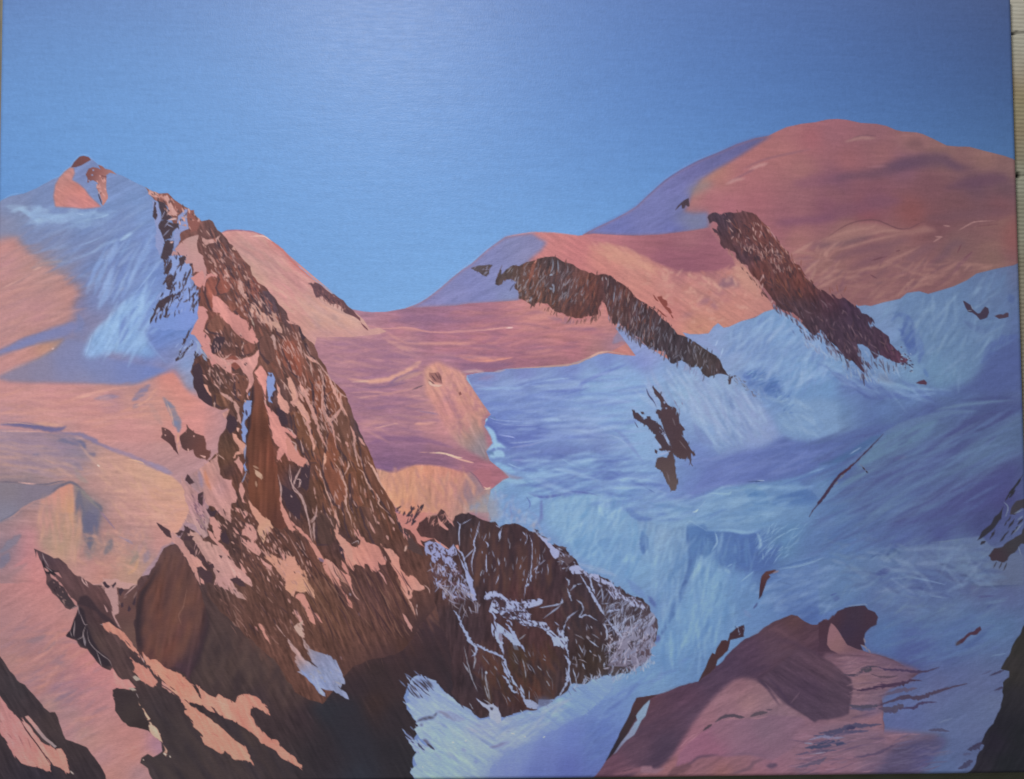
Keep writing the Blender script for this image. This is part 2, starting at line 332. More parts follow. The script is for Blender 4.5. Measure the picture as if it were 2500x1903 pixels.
# ---- pink saddle and plateau
region('painted_snow_saddle')
SAD = 'J 700,690 830,715 920,722 1080,718 1280,682 1600,665 1900,650 N 0,1102 200,1072 400,1060 600,1048 740,1038 850,1040 950,1040 1120,1140 1250,1210 1360,1255 1560,1220 1640,1060 1700,1220 1800,1330 1900,1400 2000,1450 O 1700,60 1500,110 1250,190 900,215 600,230 480,265 350,265 180,300 170,340 250,450 350,600 440,720 390,780 370,850 440,940 460,1030 390,1120 430,1220 560,1320 640,1400 560,1440 440,1530 400,1600 @ 1200,1280 1100,1260 960,1260 800,1100 740,900 680,820 680,740'
fill(SAD, 'J 850,770,98708c 1300,760,946b88 1700,750,9a6c86 2100,740,a26e82 1500,860,946a88 1950,830,9c6c84 1100,860,a87484 850,850,c08888 600,880,c88e86 1200,920,b2767f 1600,960,a86f80 2100,960,a76c7d 950,960,b07c88 600,980,a97a88 1000,1050,a0728b 600,1080,a97a8c 1300,1080,b8837f 1700,1060,b17580 2100,1060,b27080 500,1150,ae7c86 900,1180,a57588 1350,1180,a67688 1900,1160,a16e84 2150,1160,a4707f 700,1280,9f7086 1100,1280,9d7088 550,1350,a57886 1700,1240,a9798a 2100,1250,92688a 900,1380,9a6e88 1950,1320,86658c '
     'N 300,1180,a56f7f 700,1120,b67a78 900,1100,c08078 1050,1150,be8076 1300,1280,ac7678 500,1300,a36c7c 800,1330,b87c78 1150,1350,bb7b74 1500,1300,be7e74 1650,1250,bf8078 300,1420,a96d7a 700,1430,ab7078 1200,1440,b27476 1600,1420,ad7678 400,1580,aa6c78 900,1560,9c6878 1300,1560,a66c74 1700,1500,9c7484 O 300,60,a66a78 800,60,9a6678 1300,60,a16872 200,130,a77078 1000,140,9c6a78 500,190,8f6680 1250,150,9c6c74 1600,40,a07270 '
     'K 900,150,a07488 1100,200,a0728a 1450,100,b38484 1650,150,c68a80 1000,320,aa7c86 1300,330,a87a86 1550,280,b38386 900,420,b07c86 1200,430,a67684 1500,380,bc8480 1000,550,93698a 1300,520,936a86 1700,450,bf8482 1100,700,8a6484 1400,640,8d6684 1800,580,a87880 1300,780,84607f 1700,740,906680 2000,800,9a6878 1100,850,7c5c82 1600,800,86617c 2100,900,a36874 2150,1020,a36872', tex=TX(4, .03), save='saddle')
# brushing over the plateau
for s, w, c, a in (('J 850,860 1050,900 1300,890 1550,935 1900,935 2207,910', 14, 'c68b88', .7), ('J 1200,900 1500,925', 24, 'c0867f', .5), ('J 1060,920 1250,1040 1500,1060 1800,1060 2000,1075', 22, 'c98f84', .65), ('J 1080,1030 1200,1080 1400,1180', 30, 'c49088', .55), ('J 1500,1180 1900,1200 2207,1210', 24, 'b58088', .6), ('J 2060,1230 2207,1235 N 100,1640 600,1660', 22, 'c98a80', .7),
                   ('J 450,1220 800,1180 1100,1200', 26, 'b7868a', .5), ('J 400,1080 700,1070 950,1100', 22, '9a708c', .5), ('J 1100,820 1500,790 1900,820', 60, '8e6686', .4), ('J 650,1440 900,1470 1150,1430 1400,1290 1450,1250', 40, 'd09a86', .75), ('J 1100,1500 1250,1430 1430,1345', 44, '8d6a8c', .7), ('J 1150,1480 1350,1400 1480,1370', 40, 'c09080', .5), ('J 700,1475 900,1465', 14, 'd8b094', .8),
                   ('J 680,1590 900,1580 1150,1600', 16, 'c58f88', .5), ('J 720,1640 1000,1620 1250,1570 1500,1520', 20, 'c08a86', .5), ('J 1350,1560 1480,1510', 12, '5f4a5c', .6), ('J 800,1540 1100,1520 1300,1480', 18, '8d6886', .6),
                   ('K 750,160 1000,110 1300,120 1500,140', 24, '8f6888', .5), ('K 760,110 900,90', 16, 'd0a092', .6), ('K 1290,100 1400,80 1480,85', 12, 'd09c90', .6), ('K 800,230 1100,200 1500,230', 24, '8d6888', .5), ('K 850,330 1200,290 1500,310', 24, 'bb8c88', .4), ('K 950,430 1150,385 1210,380', 14, 'd5a090', .7), ('K 1380,385 1500,370 1620,360', 28, 'd49a88', .8), ('K 870,490 1200,450 1500,470', 26, '8e6686', .5),
                   ('K 1400,240 1600,270 1680,290', 16, '9a7a92', .7), ('K 880,600 1100,540 1500,560 1800,640', 40, '866086', .45), ('K 1530,690 1700,700 1830,740 1900,750', 16, 'e0b89c', .85), ('K 1800,745 1950,785 2020,800', 14, 'd0a08e', .8), ('K 1430,685 1530,690', 8, 'c09088', .6),
                   ('N 0,1370 300,1360 600,1330 680,1325', 16, 'd09890', .7), ('N 600,1335 680,1328', 12, 'f0ccc4', .8), ('N 0,1500 150,1495 290,1495', 22, 'c98c80', .7), ('N 850,1240 1050,1170 1150,1160', 60, 'c58a7c', .5), ('N 1050,1220 1250,1260 1350,1280', 40, '96707f', .6), ('N 1200,1330 1500,1280 1650,1230', 60, 'c4847a', .5), ('N 0,1250 400,1230 800,1200', 40, '9a6a80', .4), ('N 700,1600 1100,1560 1400,1530', 30, '91657c', .5),
                   ('O 100,110 350,140 680,105', 26, 'c08078', .7), ('O 300,150 450,140 680,108', 14, 'd08e7c', .7), ('O 700,110 1000,90 1250,60', 24, 'b87c7c', .5), ('O 100,180 400,200 700,170', 40, '876180', .5), ('N 1750,1500 1850,1420 1960,1440 2050,1500', 90, '8484ac', .5)):
    stroke(s, w*1.3, c, min(1, a*1.3), soft=2.1 if w > 20 else 0, thick=.25)
scatter('J 400,950 1400,980 1450,1350 2207,1000 2207,1200 1500,1300 700,1450 K 760,100 1500,60 1700,300 1300,500 900,560', 260, 3, 9, (30, 110), (2, 5), 'c58f88 a97886 8f6888 b88286 9a6e86', (.18, .45), soft=1)
scatter('N 0,1120 700,1100 1100,1200 1600,1280 1700,1420 1200,1600 0,1640', 150, -4, 8, (30, 110), (2, 5), 'c4857c b8787c 96687e a86e7a', (.18, .45), soft=1)
# salmon nose of the plateau
fill('J 1480,1340 1560,1280 1640,1255 1720,1300 1840,1340 1930,1390 1940,1470 2000,1530 2100,1677 K 2180,250 2100,330 2140,460 2150,560 2180,640 2160,700 2207,800 2000,690 1880,620 1780,520 1700,400 1640,300 1580,160 1500,60', 'J 1620,1290,cf8f7a 1800,1400,c88e7e 1900,1450,cf9880 1600,1400,c0927c 1750,1520,b27c82 1950,1600,ca8f7c K 1600,100,c98c7c 1750,200,c08080 1950,80,c48a78 2050,150,c98f78 1900,250,bb7e7a 2080,280,b28478 1700,330,c48780 1850,400,b8837c 2050,420,a88478 1950,550,a8867c 2100,560,928894 2050,680,8f8490', soft=5, tex=TX(45, .035), clip=None)
strokes('J 1640,1540 1700,1677 K 1740,90 1830,250 1870,420 1880,560', 34, '8f6a82', alpha=.5, soft=4)
strokes('J 1530,1520 1640,1560 1690,1677', 26, 'd0967f', alpha=.6, soft=3)
scatter('J 1560,1300 1900,1420 2050,1677 K 2150,200 2050,500 1850,500 1650,200', 110, 55, 40, (10, 34), (2, 5), 'd09a84 b87f7c a8747c c98e7c', (.3, .6), soft=1)
region('painted_rock_outcrop')
fill('J 1545,1370 1600,1380 1645,1365 1680,1440 1690,1500 1640,1490 1580,1460 1540,1420', '8a5c58', rough=2, alpha=.75)
strokes('J 1560,1400 1620,1470|J 1600,1375 1650,1450|J 1640,1380 1675,1480|J 1530,1450 1600,1500', 14, '5a3c44', alpha=.7)
strokes('J 1540,1500 1620,1515 1680,1510|J 1530,1470 1570,1500', 24, 'd8b6a4', alpha=.8, soft=1)
fill('J 1860,1590 1880,1575 1890,1610 1865,1620', '80504c', rough=1)
# cliff of the plateau edge
region('painted_snow_saddle')
fill('K 960,860 1040,880 1120,900 1200,885 1300,840 1400,822 1550,825 1680,840 1800,870 1940,915 1960,905 2000,900 2060,960 2130,1080 2207,1060 2207,1340 2000,1330 1850,1380 1790,1430 1700,1420 1600,1350 1500,1420 1380,1500 1300,1440 1180,1290 1100,1180 1020,1060',
     'K 1000,900,c9967c 1100,1000,c98f74 1250,950,cc8e70 1500,900,ce8a6e 1750,900,c8846e 1900,950,c07e72 1400,1080,c08c6e 1250,1150,c4906e 1650,1050,c08474 1500,1200,bd8c72 1850,1100,b07a74 1150,1220,c8906f 1350,1260,cc8468 1700,1250,bd8272 1900,1280,b08878 2050,1000,9a7a80 2150,1120,98807c 2050,1250,a0908a 2180,1280,9aa0b4 2000,1150,a07c7c', soft=1.5, tex=TX(80, .04))
fill('K 1960,905 2010,900 2060,960 2130,1080 2150,1150 2000,1280 1880,1200 1830,1180 1900,1050', '8f7684', soft=6, alpha=.7, idset=False)
strokes('K 1300,850 1310,1000 1300,1150|K 1390,1000 1440,920|K 1480,900 1500,1050|K 1100,900 1130,1030|K 1470,1050 1480,1150 1540,1200|K 1420,980 1380,1070', 16, 'a8746c', alpha=.55, soft=2)
strokes('K 1940,920 1900,990 1860,1120|K 1760,880 1700,1000 1650,1100|K 1220,1000 1240,1200|K 1350,1050 1330,1180', 22, 'd69c7c', alpha=.5, soft=2)
scatter('K 1000,900 1900,900 2100,1100 2100,1300 1500,1330 1200,1250', 150, 82, 18, (15, 50), (2, 5), 'd29a7a b5826e c08a6c a87a74', (.25, .5), soft=1)
strokes('K 880,600 960,700 1060,870 1150,900 1250,870 1330,835 1500,760 1700,800 1950,890', 14, '75557a', alpha=.5, soft=2)
fill('K 2000,900 2100,860 2207,880 2207,1060 2130,1080 2060,980', 'a66a73', soft=2, alpha=.9, idset=False)
strokes('K 1960,880 2050,960 2130,1080', 10, '7a5a74', alpha=.7)
strokes('K 2130,1085 2207,1080|O 360,1500 400,1520 440,1500', 12, 'e8c0a4', alpha=.8)
# ---- hump behind the ridge
region('painted_snow_hump')
fill('B 780,640 845,615 900,590 1000,582 1180,598 1300,640 1395,710 1500,790 1600,900 1700,1000 1830,1110 1960,1200 2080,1290 J 0,85 100,195 300,370 420,460 530,550 720,705 830,800 900,905 1000,890 1080,930 1000,960 700,990 500,990 330,990 300,1100 200,1000 @ 700,820 600,700 520,600',
     'B 950,640,c98c84 1200,650,cb8e88 1400,780,c58078 1000,740,b98c84 1150,800,b28a86 1250,900,b48a84 1400,950,ae8484 1500,900,c48a86 1250,1000,c2948a 1150,1000,c2a088 1450,1050,bc8a86 1250,1130,c59c86 1600,1050,cb8b88 1400,1200,c98c86 1650,1200,c98a88 1800,1200,c98f8a 1500,1350,c98c84 1750,1400,b28880 1900,1380,c0948a 1650,1500,ca8e80 1850,1550,b08a8c J 60,200,ca7e74 100,400,c98c88 220,560,b8928a 300,700,a98a8e 100,700,cb9084 200,850,c9927f 450,600,cf9e90 550,740,b0908c 400,800,c29080 700,830,d0a898 600,900,cb9280 800,900,c99a8c', tex=TX(38, .03), save='hump')
strokes('B 845,622 900,597 1000,590 1180,606 1300,650', 12, '8a5a80', alpha=.7)
strokes('B 1300,650 1395,720 1500,802 1600,912 1700,1012 1830,1122', 26, 'bd6a60', alpha=.7, soft=1)
strokes('B 1150,655 1300,655 1390,715', 12, 'eec8bc', alpha=.9)
for s, w, c in (('B 1000,720 1150,800 1300,870 1450,1000', 90, 'a58284'), ('B 1750,1380 1850,1500 1950,1600', 60, 'a07c82'), ('J 200,560 300,740 400,840', 60, 'a2848a'), ('J 520,740 640,840', 40, 'a3888c')):
    stroke(s, w, c, .5, soft=6)
scatter('B 1000,700 1300,700 1700,1100 1950,1350 1900,1600 1500,1400 1200,1000', 120, 42, 10, (25, 90), (2, 5), 'd09a90 c28880 b4847e c9a08c', (.2, .45), soft=1)
scatter('J 100,500 500,650 850,880 300,950', 80, 35, 10, (25, 90), (2, 5), 'd4a492 c8957f b4908a', (.2, .5), soft=1)
fill('J 280,930 1050,920 950,985 600,980 330,1010 250,980', 'bb8a8a', soft=10, alpha=.85, idset=False)
region('painted_rock_outcrop')
fill('J 245,395 270,390 280,410 300,395 350,420 400,450 470,490 530,550 600,610 660,660 720,710 740,745 800,810 860,870 885,900 890,920 850,890 800,830 750,790 690,760 640,740 600,700 550,660 500,630 440,590 400,560 350,570 330,570 300,480 270,430 248,420',
     'J 330,450,63454e 450,520,6b4a50 550,560,7a4a48 500,600,5a4450 650,690,5d434a 800,830,7a4a50 870,900,6a4048', rough=1.5)
scatter('J 300,420 600,640 720,720 600,700 350,560', 50, 75, 15, (6, 16), (1.5, 3), '4a3640 7e5450 90605a', (.5, .9))
strokes('J 400,600 440,660|J 390,440 430,480|J 500,540 530,560|J 600,700 640,680', 9, 'b88880', alpha=.7)
# ---- glacier and blue snow
region('painted_glacier')
GLA = 'O 180,300 350,270 480,270 600,232 900,217 1250,190 1500,110 1600,70 1700,60 1850,80 2000,90 N 1780,1330 1850,1350 1960,1440 2050,1500 U 0,1000 200,1130 430,1270 600,1050 520,940 600,960 700,960 800,950 850,880 900,840 960,890 1020,880 1150,820 1300,780 1400,720 1500,690 1560,700 1750,800 1850,900 2000,950 V 0,700 300,500 500,470 560,480 700,440 880,400 950,340 1080,320 1180,350 1250,330 1450,270 1600,200 1700,130 1900,80 2100,40 2170,10 @ 2600,620 2600,1950 1450,1950 900,1950 850,1700 1000,1500 1200,1270 1190,1240 O 440,1530 560,1440 640,1400 560,1320 430,1220 390,1120 460,1030 440,940 370,850 390,780 440,720 350,600 250,450'
fill(GLA, 'O 400,330,7681bd 800,280,7180c0 1300,240,6c80c4 1700,180,6a80c6 2000,150,6e84c8 600,440,7e98cc 1000,400,7b96cc 1500,320,7c9ccd 1800,250,7aa0d0 500,560,6a86c8 900,560,6c88c8 1300,550,7493cd 1700,520,769bcf 2000,550,79a2d2 600,700,6883c8 1100,680,6c8acb 1500,700,7393cc 1850,700,789cd0 500,850,5a6fbc 900,850,5f76c0 1300,820,6c88c4 1700,820,7496cc 2000,900,7aa2d0 700,1000,5f72b8 1100,980,6a82c0 1500,960,6d84be 1850,1000,7896c8 2100,1100,789ecc 800,1150,6178be 1200,1100,657cbc 1600,1080,677cbc 700,1280,6c8cc8 1100,1250,6484c4 1500,1200,709acc 1800,1200,6c88c4 900,1380,6c94cc 1300,1380,6c94cc 1700,1380,6480c0 2100,1350,7098cc 500,1480,78a4c8 900,1480,70a0cc 1400,1500,6e98cc 1900,1500,6894ca 600,1580,6a94cc 1000,1600,6c94c8 '
     'N 2000,1500,8494c4 2150,1620,8494cc U 100,1250,7886c8 300,1350,7898cc 700,1480,84a0cc 250,1500,7ea4d0 500,1600,80a6cc 1000,1500,84a0c8 700,1000,7c90c4 850,1080,7f9acc 1100,960,7594c6 1400,800,6d94c4 1600,900,6e98ca 1300,1100,708fc4 1100,1250,7d96c4 1600,1150,6e92c4 1250,1400,5f80be 1700,1350,6a96c8 2000,1100,6d90c4 2000,1400,6a98cc 1450,1550,5478b8 1800,1550,648ec2 2100,1550,6490c4 '
     'W 100,200,7f9cd0 150,600,80a2d0 100,900,7496cc 700,350,7c9ccc 900,200,7c9ac8 1000,500,7490c2 1300,450,7890c4 1400,250,6c90c4 1900,400,688fc0 2100,400,6888bc 700,750,667fc0 1000,620,708cc2 1200,700,6a80bc 1600,700,5a70b2 2000,700,5468ac 800,900,5d72b8 1300,900,566cb2 1800,900,5268ac 300,1150,6a84c4 600,1150,5f76bc 1000,1050,5a6eb4 250,1300,6c90c4 600,1300,6890c2 1000,1200,5f88bc 1300,1200,5680b8 1700,1200,5078b4 2050,1100,5c84b4 1400,1350,5f8aba 1000,1400,648cbc 1800,1400,5c84b4 400,1400,6c94c0 200,1550,6f94c0 500,1550,6c92bc 800,1600,4a72b0 1200,1600,4a6cb0 1700,1580,5480b0 2100,1500,5674ac '
     'V 700,520,6a88b4 1000,450,5f80ae 1500,400,5878a6 1900,200,566f9c 2120,150,5a6890 700,700,6a88b8 1300,700,587aa8 1600,600,5a7aa4 1900,500,506896 1400,1000,587aa4 1700,900,5a7a9f 2050,700,52699c 1900,1000,4f68a0 2100,1100,46568f 1300,1250,5c84ac 1000,1200,6890b8 1600,1200,5674a0 1900,1250,4a5c98 2100,1300,4e6090 200,1050,6c94c4 700,1150,6c90bc 600,1400,4f66a4 300,1350,5a74b0 1000,1450,5a7cb0 1500,1400,4c639c 1900,1450,48588f 200,1600,5c80b0 700,1600,5270a8 1200,1600,4a5c9a '
     'X 200,180,6484ac 600,150,4f68a4 1000,80,4c619c 1500,40,4c6294 2000,60,464f85 300,400,4e64a4 800,280,50709c 1300,200,4c648f 1800,200,445084 2100,200,4a608c 200,700,466ca8 600,550,5478a0 1000,500,4c6494 1500,350,46528a 1900,450,4c648e 400,800,5470a4 900,700,4a5890 1300,700,4a5e92 2000,650,464e84 500,1000,4c6098 1000,900,4c6498 1500,850,485488 1900,900,423f76 200,1150,4b6ea4 700,1150,4d669c 1200,1150,49588f 1700,1100,434a80 200,1400,4a6ca8 700,1350,4c649c 1300,1350,444f8c 1750,1250,414a80 300,1550,5070a8 900,1450,48599a 1500,1480,4e6494 '
     'Y 300,100,7a9cc0 450,300,6c94c0 100,500,6c98c4 650,120,4a72b0 750,250,466ead 1100,200,4668ac 1150,400,4464aa 1600,250,5480ae 1900,200,5070a8 2000,450,5878b0 1400,430,4666a8 300,700,6890c0 800,550,6c98c0 1100,600,5f88bc 900,850,5f8cbc 1250,800,5880b4 1700,550,5a7cb4 1900,650,5a7cb4 1700,850,5070ac 1900,950,4866a8 500,1000,6490c0 800,1100,608cbe 1350,1000,5a80b8 500,1300,5c88bc 300,1500,5882b8 700,1500,5880b8 250,900,6082b8 1150,1350,5c84b8 '
     'Z 200,250,5075aa 600,350,5476a6 1000,250,546c9c 1400,250,56709c 1800,400,56688f 2100,450,545f84 300,550,5476a8 800,550,5068a0 1100,480,4c6098 1300,620,4c6094 1700,600,545f8c 2000,700,505c8c 300,700,5070a8 700,700,52699c 1000,850,566c9c 1400,850,56709a 1900,800,4e6494 800,1050,4c6ca0 1100,1000,506c9c 1600,950,4e6c9c 2000,1000,4c6a98 700,1250,48609c 1100,1250,485a96 1500,1200,4a6498 1900,1100,4f6c9a 1000,1400,464f88 1400,1350,4a5c94 1900,1250,4e6696 1500,1550,525f90 1900,1450,50608c '
     'AA 1300,650,565f8e 1700,650,56628e 1900,650,54608e 1200,800,5a6694 1600,850,566490 1900,850,5a688f 1000,950,54649a 1500,1000,566694 1800,1000,566690 900,1100,546096 1400,1100,566694 1700,1150,566490 1500,1350,50608e 1700,1300,4e5c88 1350,1550,506494 '
     'M 2100,900,7494c8 1900,1050,7590c4 2000,1250,6478bc 1700,1300,6f88c0 2100,1500,5a69b4 1500,1500,7088c0 1700,1600,5f70b8 R 100,750,7496c4 400,700,6f94c4 900,600,6890be 700,450,6490c0 1000,250,6894c2 1300,150,6490c0 100,950,6078bc 400,900,6080be 300,1150,5670b8 100,1400,566cb4 300,1350,566eb2 150,1600,5668b0 1250,450,5c84b8', tex=TX(-20, .018), save='gla')
# broad shapes of the ice first
for s, c, sf in (('W 350,1240 620,1150 720,1000 820,900 1000,760 1150,720 1400,680 1600,560 1720,605 1900,605 2100,585 2207,560 X 0,335 300,275 500,190 800,150 1300,30 2207,-60 2207,60 1700,30 1200,100 900,190 700,270 500,380 300,500 100,570 0,600 W 2000,880 1700,1000 1500,1050 1200,1060 1000,1090 850,1160 700,1220 550,1260 400,1275', 'W 600,1180,6074ba 900,950,5e72b8 1300,900,586cb2 1700,800,546aae 2100,700,5268aa X 300,350,4c62a2 700,220,4c62a0 1200,80,4a5e98 2000,0,46558c', 5),
        ('W 560,200 700,0 1000,0 1350,180 1500,400 1600,540 1400,660 1100,700 980,760 860,660 760,640 640,420', 'W 700,200,86a2cc 900,300,7e9cc8 1200,300,8094c6 1300,500,7c92c4 1000,600,728ec2 800,500,7a9ccc', 8),
        ('W 1500,350 1700,200 2000,150 2207,200 2207,540 1900,600 1700,590 1560,520', '6e92c0', 6), ('V 1000,350 1600,250 2000,150 2050,700 1850,950 1750,1150 1600,1300 1300,1350 1180,1200 1150,900 1050,700', 'V 1300,500,5c7caa 1500,900,5a7ca6 1900,400,566f9c 1300,1200,5f86ae 1700,750,5876a4', 10),
        ('V 1750,1180 1850,960 2000,850 2150,780 2180,1400 1600,1420 1500,1400 1650,1290', '4a5c98', 9),
        ('W 150,1480 400,1380 620,1300 850,1180 1000,1110 1200,1075 1450,1060 1750,1020 1850,1150 1950,1250 1800,1420 1600,1500 1300,1590 1150,1600 960,1560 760,1560 620,1480 550,1530 300,1540', 'W 300,1450,7098c4 700,1350,6a94c0 1000,1300,668ebc 1300,1450,6690bc 1700,1400,6088b8 1700,1100,5c84ba', 4),
        ('W 1180,1130 1290,1110 1400,1150 1450,1280 1300,1310 1220,1230', '5480b6', 3), ('W 1480,1280 1600,1180 1800,1160 1980,1230 1900,1300 1700,1300', '4a72b0', 4),
        ('Y 560,20 640,-20 700,20 760,70 860,80 870,200 820,330 700,340 650,430 600,560 565,600 580,400 560,200', 'Y 620,60,4c76b4 780,200,456cac 600,400,4c72b0', 2.5), ('Y 960,90 1000,75 1100,85 1180,100 1310,100 1345,200 1330,290 1290,330 1300,420 1200,470 1100,440 1050,430 980,470 920,440 900,350 940,250 950,150', 'Y 1100,150,4a6eb0 1200,300,4466aa 1000,400,4a70b0', 2.5),
        ('Y 1300,330 1600,200 1500,430 1400,500 1250,520 1150,480 1290,420', '4666a8', 4), ('Y 680,380 800,360 900,480 1000,500 950,700 900,900 850,1050 600,1200 450,1000 560,750 630,600', 'Y 750,500,6e9ac4 700,800,6a94c2 800,700,6694c0 600,1000,6490c0', 6),
        ('X 450,520 700,300 900,200 1150,130 1300,100 1200,280 1000,420 800,560 600,680 400,780 100,920 200,850 400,650', '587a9f', 4), ('X 1100,830 1300,650 1600,420 1900,220 2207,50 2207,450 1900,560 1600,700 1300,800', '4d6690', 8),
        ('X 1050,970 1500,830 2000,650 2150,620 2050,850 1950,1000 1700,1100 1300,1150 1000,1230 700,1300', '464d88', 8), ('X 600,700 900,600 1300,440 1500,430 1200,650 1000,780 700,820 500,850', '4a5893', 7),
        ('Z 0,300 300,260 500,240 560,280 700,215 800,190 1000,150 1400,105 1750,40 1850,150 2207,250 2207,580 1900,590 1730,590 1600,470 1400,420 1200,400 1000,400 800,450 600,560 400,700 250,800 0,900', 'Z 200,450,5476a8 700,400,5672a2 1200,270,586e9c 1700,300,5a6f96 2000,450,586688', 3),
        ('O 1400,330 1700,260 1950,220 2100,300 2150,600 2150,1200 2050,1200 1900,1040 1750,900 1500,780 1300,600', '7aa2d2', 12), ('O 400,780 560,800 900,820 1100,900 1000,1000 800,1050 640,1080 540,1000 450,880', '5c70bc', 5), ('O 620,1100 900,1080 1300,1060 1700,1100 1300,1170 1100,1230 900,1290 720,1270', '647abe', 7),
        ('Q 1000,200 1200,80 1500,60 1800,120 1950,250 2050,400 2050,700 2000,950 1800,920 1500,800 1250,600 1050,420', 'Q 1300,200,78a4cc 1600,300,749fca 1500,600,6494c6 1800,700,6490c4 1900,400,709cc8', 9), ('Z 700,950 1200,1000 1900,900 2000,1100 1500,1280 1000,1420 800,1330 560,1260 520,1150', 'Z 700,1100,4c6ca4 1000,1300,485898 1500,1150,4c689e 1800,1000,4e6c9c', 8)):
    fill(s, c, soft=sf, idset=False, alpha=.85, tex=TX(-20, .010), clip='gla')
# drawing on the glacier: crevasse lips, wind ridges, shade
for s, w, c, a in (('O 270,450 450,445 700,435 800,425', 26, '92b4dc', .8), ('O 700,440 900,380 1150,340 1300,330', 16, '90b0da', .7), ('O 850,400 1100,420 1350,380 1500,330', 50, '86a2d0', .7), ('O 1480,350 1600,300 1680,278', 8, 'c4d8f0', .9), ('O 950,475 1200,470 1380,440 1450,370 1700,260 1900,180', 34, '5f74c2', .65), ('O 300,340 480,310', 30, '8a80b0', .5), ('O 120,262 260,255 370,262', 26, 'c09a9c', .8), ('O 470,265 600,238', 18, 'a89ab0', .7), ('O 600,230 900,213 1200,195 1350,170 1500,110 1600,60 1720,45 1900,80', 18, 'b89488', .7),
                   ('O 1500,110 1600,62 1700,45', 20, 'cca090', .7), ('O 1100,520 1300,490 1500,430', 20, '5f78c2', .5), ('O 400,740 500,780 700,795 900,790', 10, '90a8dc', .6), ('O 990,780 1100,770 1200,790', 30, '86a8d2', .7), ('O 450,800 650,835 900,845', 10, '8094d0', .6), ('O 500,940 650,960 700,975', 10, '8fa0e0', .8), ('O 600,1030 800,1020 1050,985', 12, '8ea4d6', .7), ('O 650,1080 850,1050 1000,1010', 20, '8090c8', .5), ('O 390,790 450,870 560,1000 680,1060', 40, '5468b8', .7),
                   ('O 1150,880 1400,895 1600,940 1730,945', 26, '8ca6d2', .7), ('O 1500,920 1750,950 1900,1040 2000,1130', 14, '8aa8d4', .6), ('O 1740,870 1850,940 1960,1080 2100,1260', 30, '6d86c4', .6), ('O 1250,1180 1500,1165 1800,1200 1900,1240', 30, '80a8d4', .7), ('O 1200,1200 1350,1280 1500,1330', 20, '7ba4d2', .5), ('O 650,1215 800,1210', 14, '8494d4', .6), ('O 620,1250 750,1300 900,1320 1050,1310', 14, '8cb0dc', .7),
                   ('O 1250,1335 1500,1335 1700,1320 1850,1370 1980,1440', 40, '566cb8', .65), ('O 1150,1450 1300,1410 1400,1380 1600,1380', 36, '586eb8', .6), ('O 850,1560 1000,1610 1200,1580 1400,1560 1500,1580', 26, '5e74bc', .7), ('O 1250,1560 1450,1550 1600,1500', 14, '6078bc', .6), ('O 1650,1560 1850,1590', 24, '5c78bc', .6), ('O 2050,1470 2207,1570', 10, '5870b0', .7), ('O 850,1440 1000,1500 1080,1580', 60, '80b0d4', .5), ('O 560,1430 700,1440 850,1470', 40, '82aed0', .6), ('O 1100,1480 1400,1450 1700,1400', 24, '7cacd8', .5),
                   ('O 380,850 440,900 480,1000 500,1100', 40, '88b4dc', .85), ('O 400,1110 500,1050 600,1080', 36, '8cb8de', .9), ('O 420,1180 520,1140 590,1180', 60, '88b2d8', .8), ('O 480,1240 600,1300 700,1350', 50, '7caad6', .8), ('O 400,1130 450,1140 470,1160', 24, '5678a8', .7), ('O 410,745 460,750 500,775', 14, '5c7ab0', .8), ('O 400,760 380,800', 16, '90b8dc', .8), ('O 560,1320 650,1390 800,1410', 26, 'a08c98', .5),
                   # icefall shoulder, Q sheet
                   ('Q 830,20 950,65 1100,60 1300,15 1500,25 1650,70', 18, '586cb4', .75), ('Q 640,130 660,250 650,340', 18, '6c80bc', .6), ('Q 820,60 860,130 850,190', 14, '5a74b8', .7), ('Q 980,90 985,200 980,300', 24, '5f70b4', .65), ('Q 960,330 1000,250', 30, '6676b6', .5), ('Q 880,150 920,100 960,110', 60, '7eaad4', .6), ('Q 1850,160 1950,230 2050,300 2180,310', 50, '5070b4', .55), ('Q 2080,440 2100,560 2080,680', 60, '4a70ae', .6), ('Q 1050,150 1300,100 1600,80 1800,130', 60, '7eaace', .5), ('Q 1600,600 1700,560 1800,560', 90, '5c88be', .4), ('Q 1100,350 1400,300 1700,400', 160, '7aa4c8', .35), ('Q 1900,950 2000,1050 2100,1150', 60, '5f80bc', .5), ('Q 1350,780 1600,850 1800,920', 40, '86a0c8', .5)):
    stroke(s, w*1.25, c, min(1, a*1.25), soft=2.1 if w > 20 else 0, thick=.25)
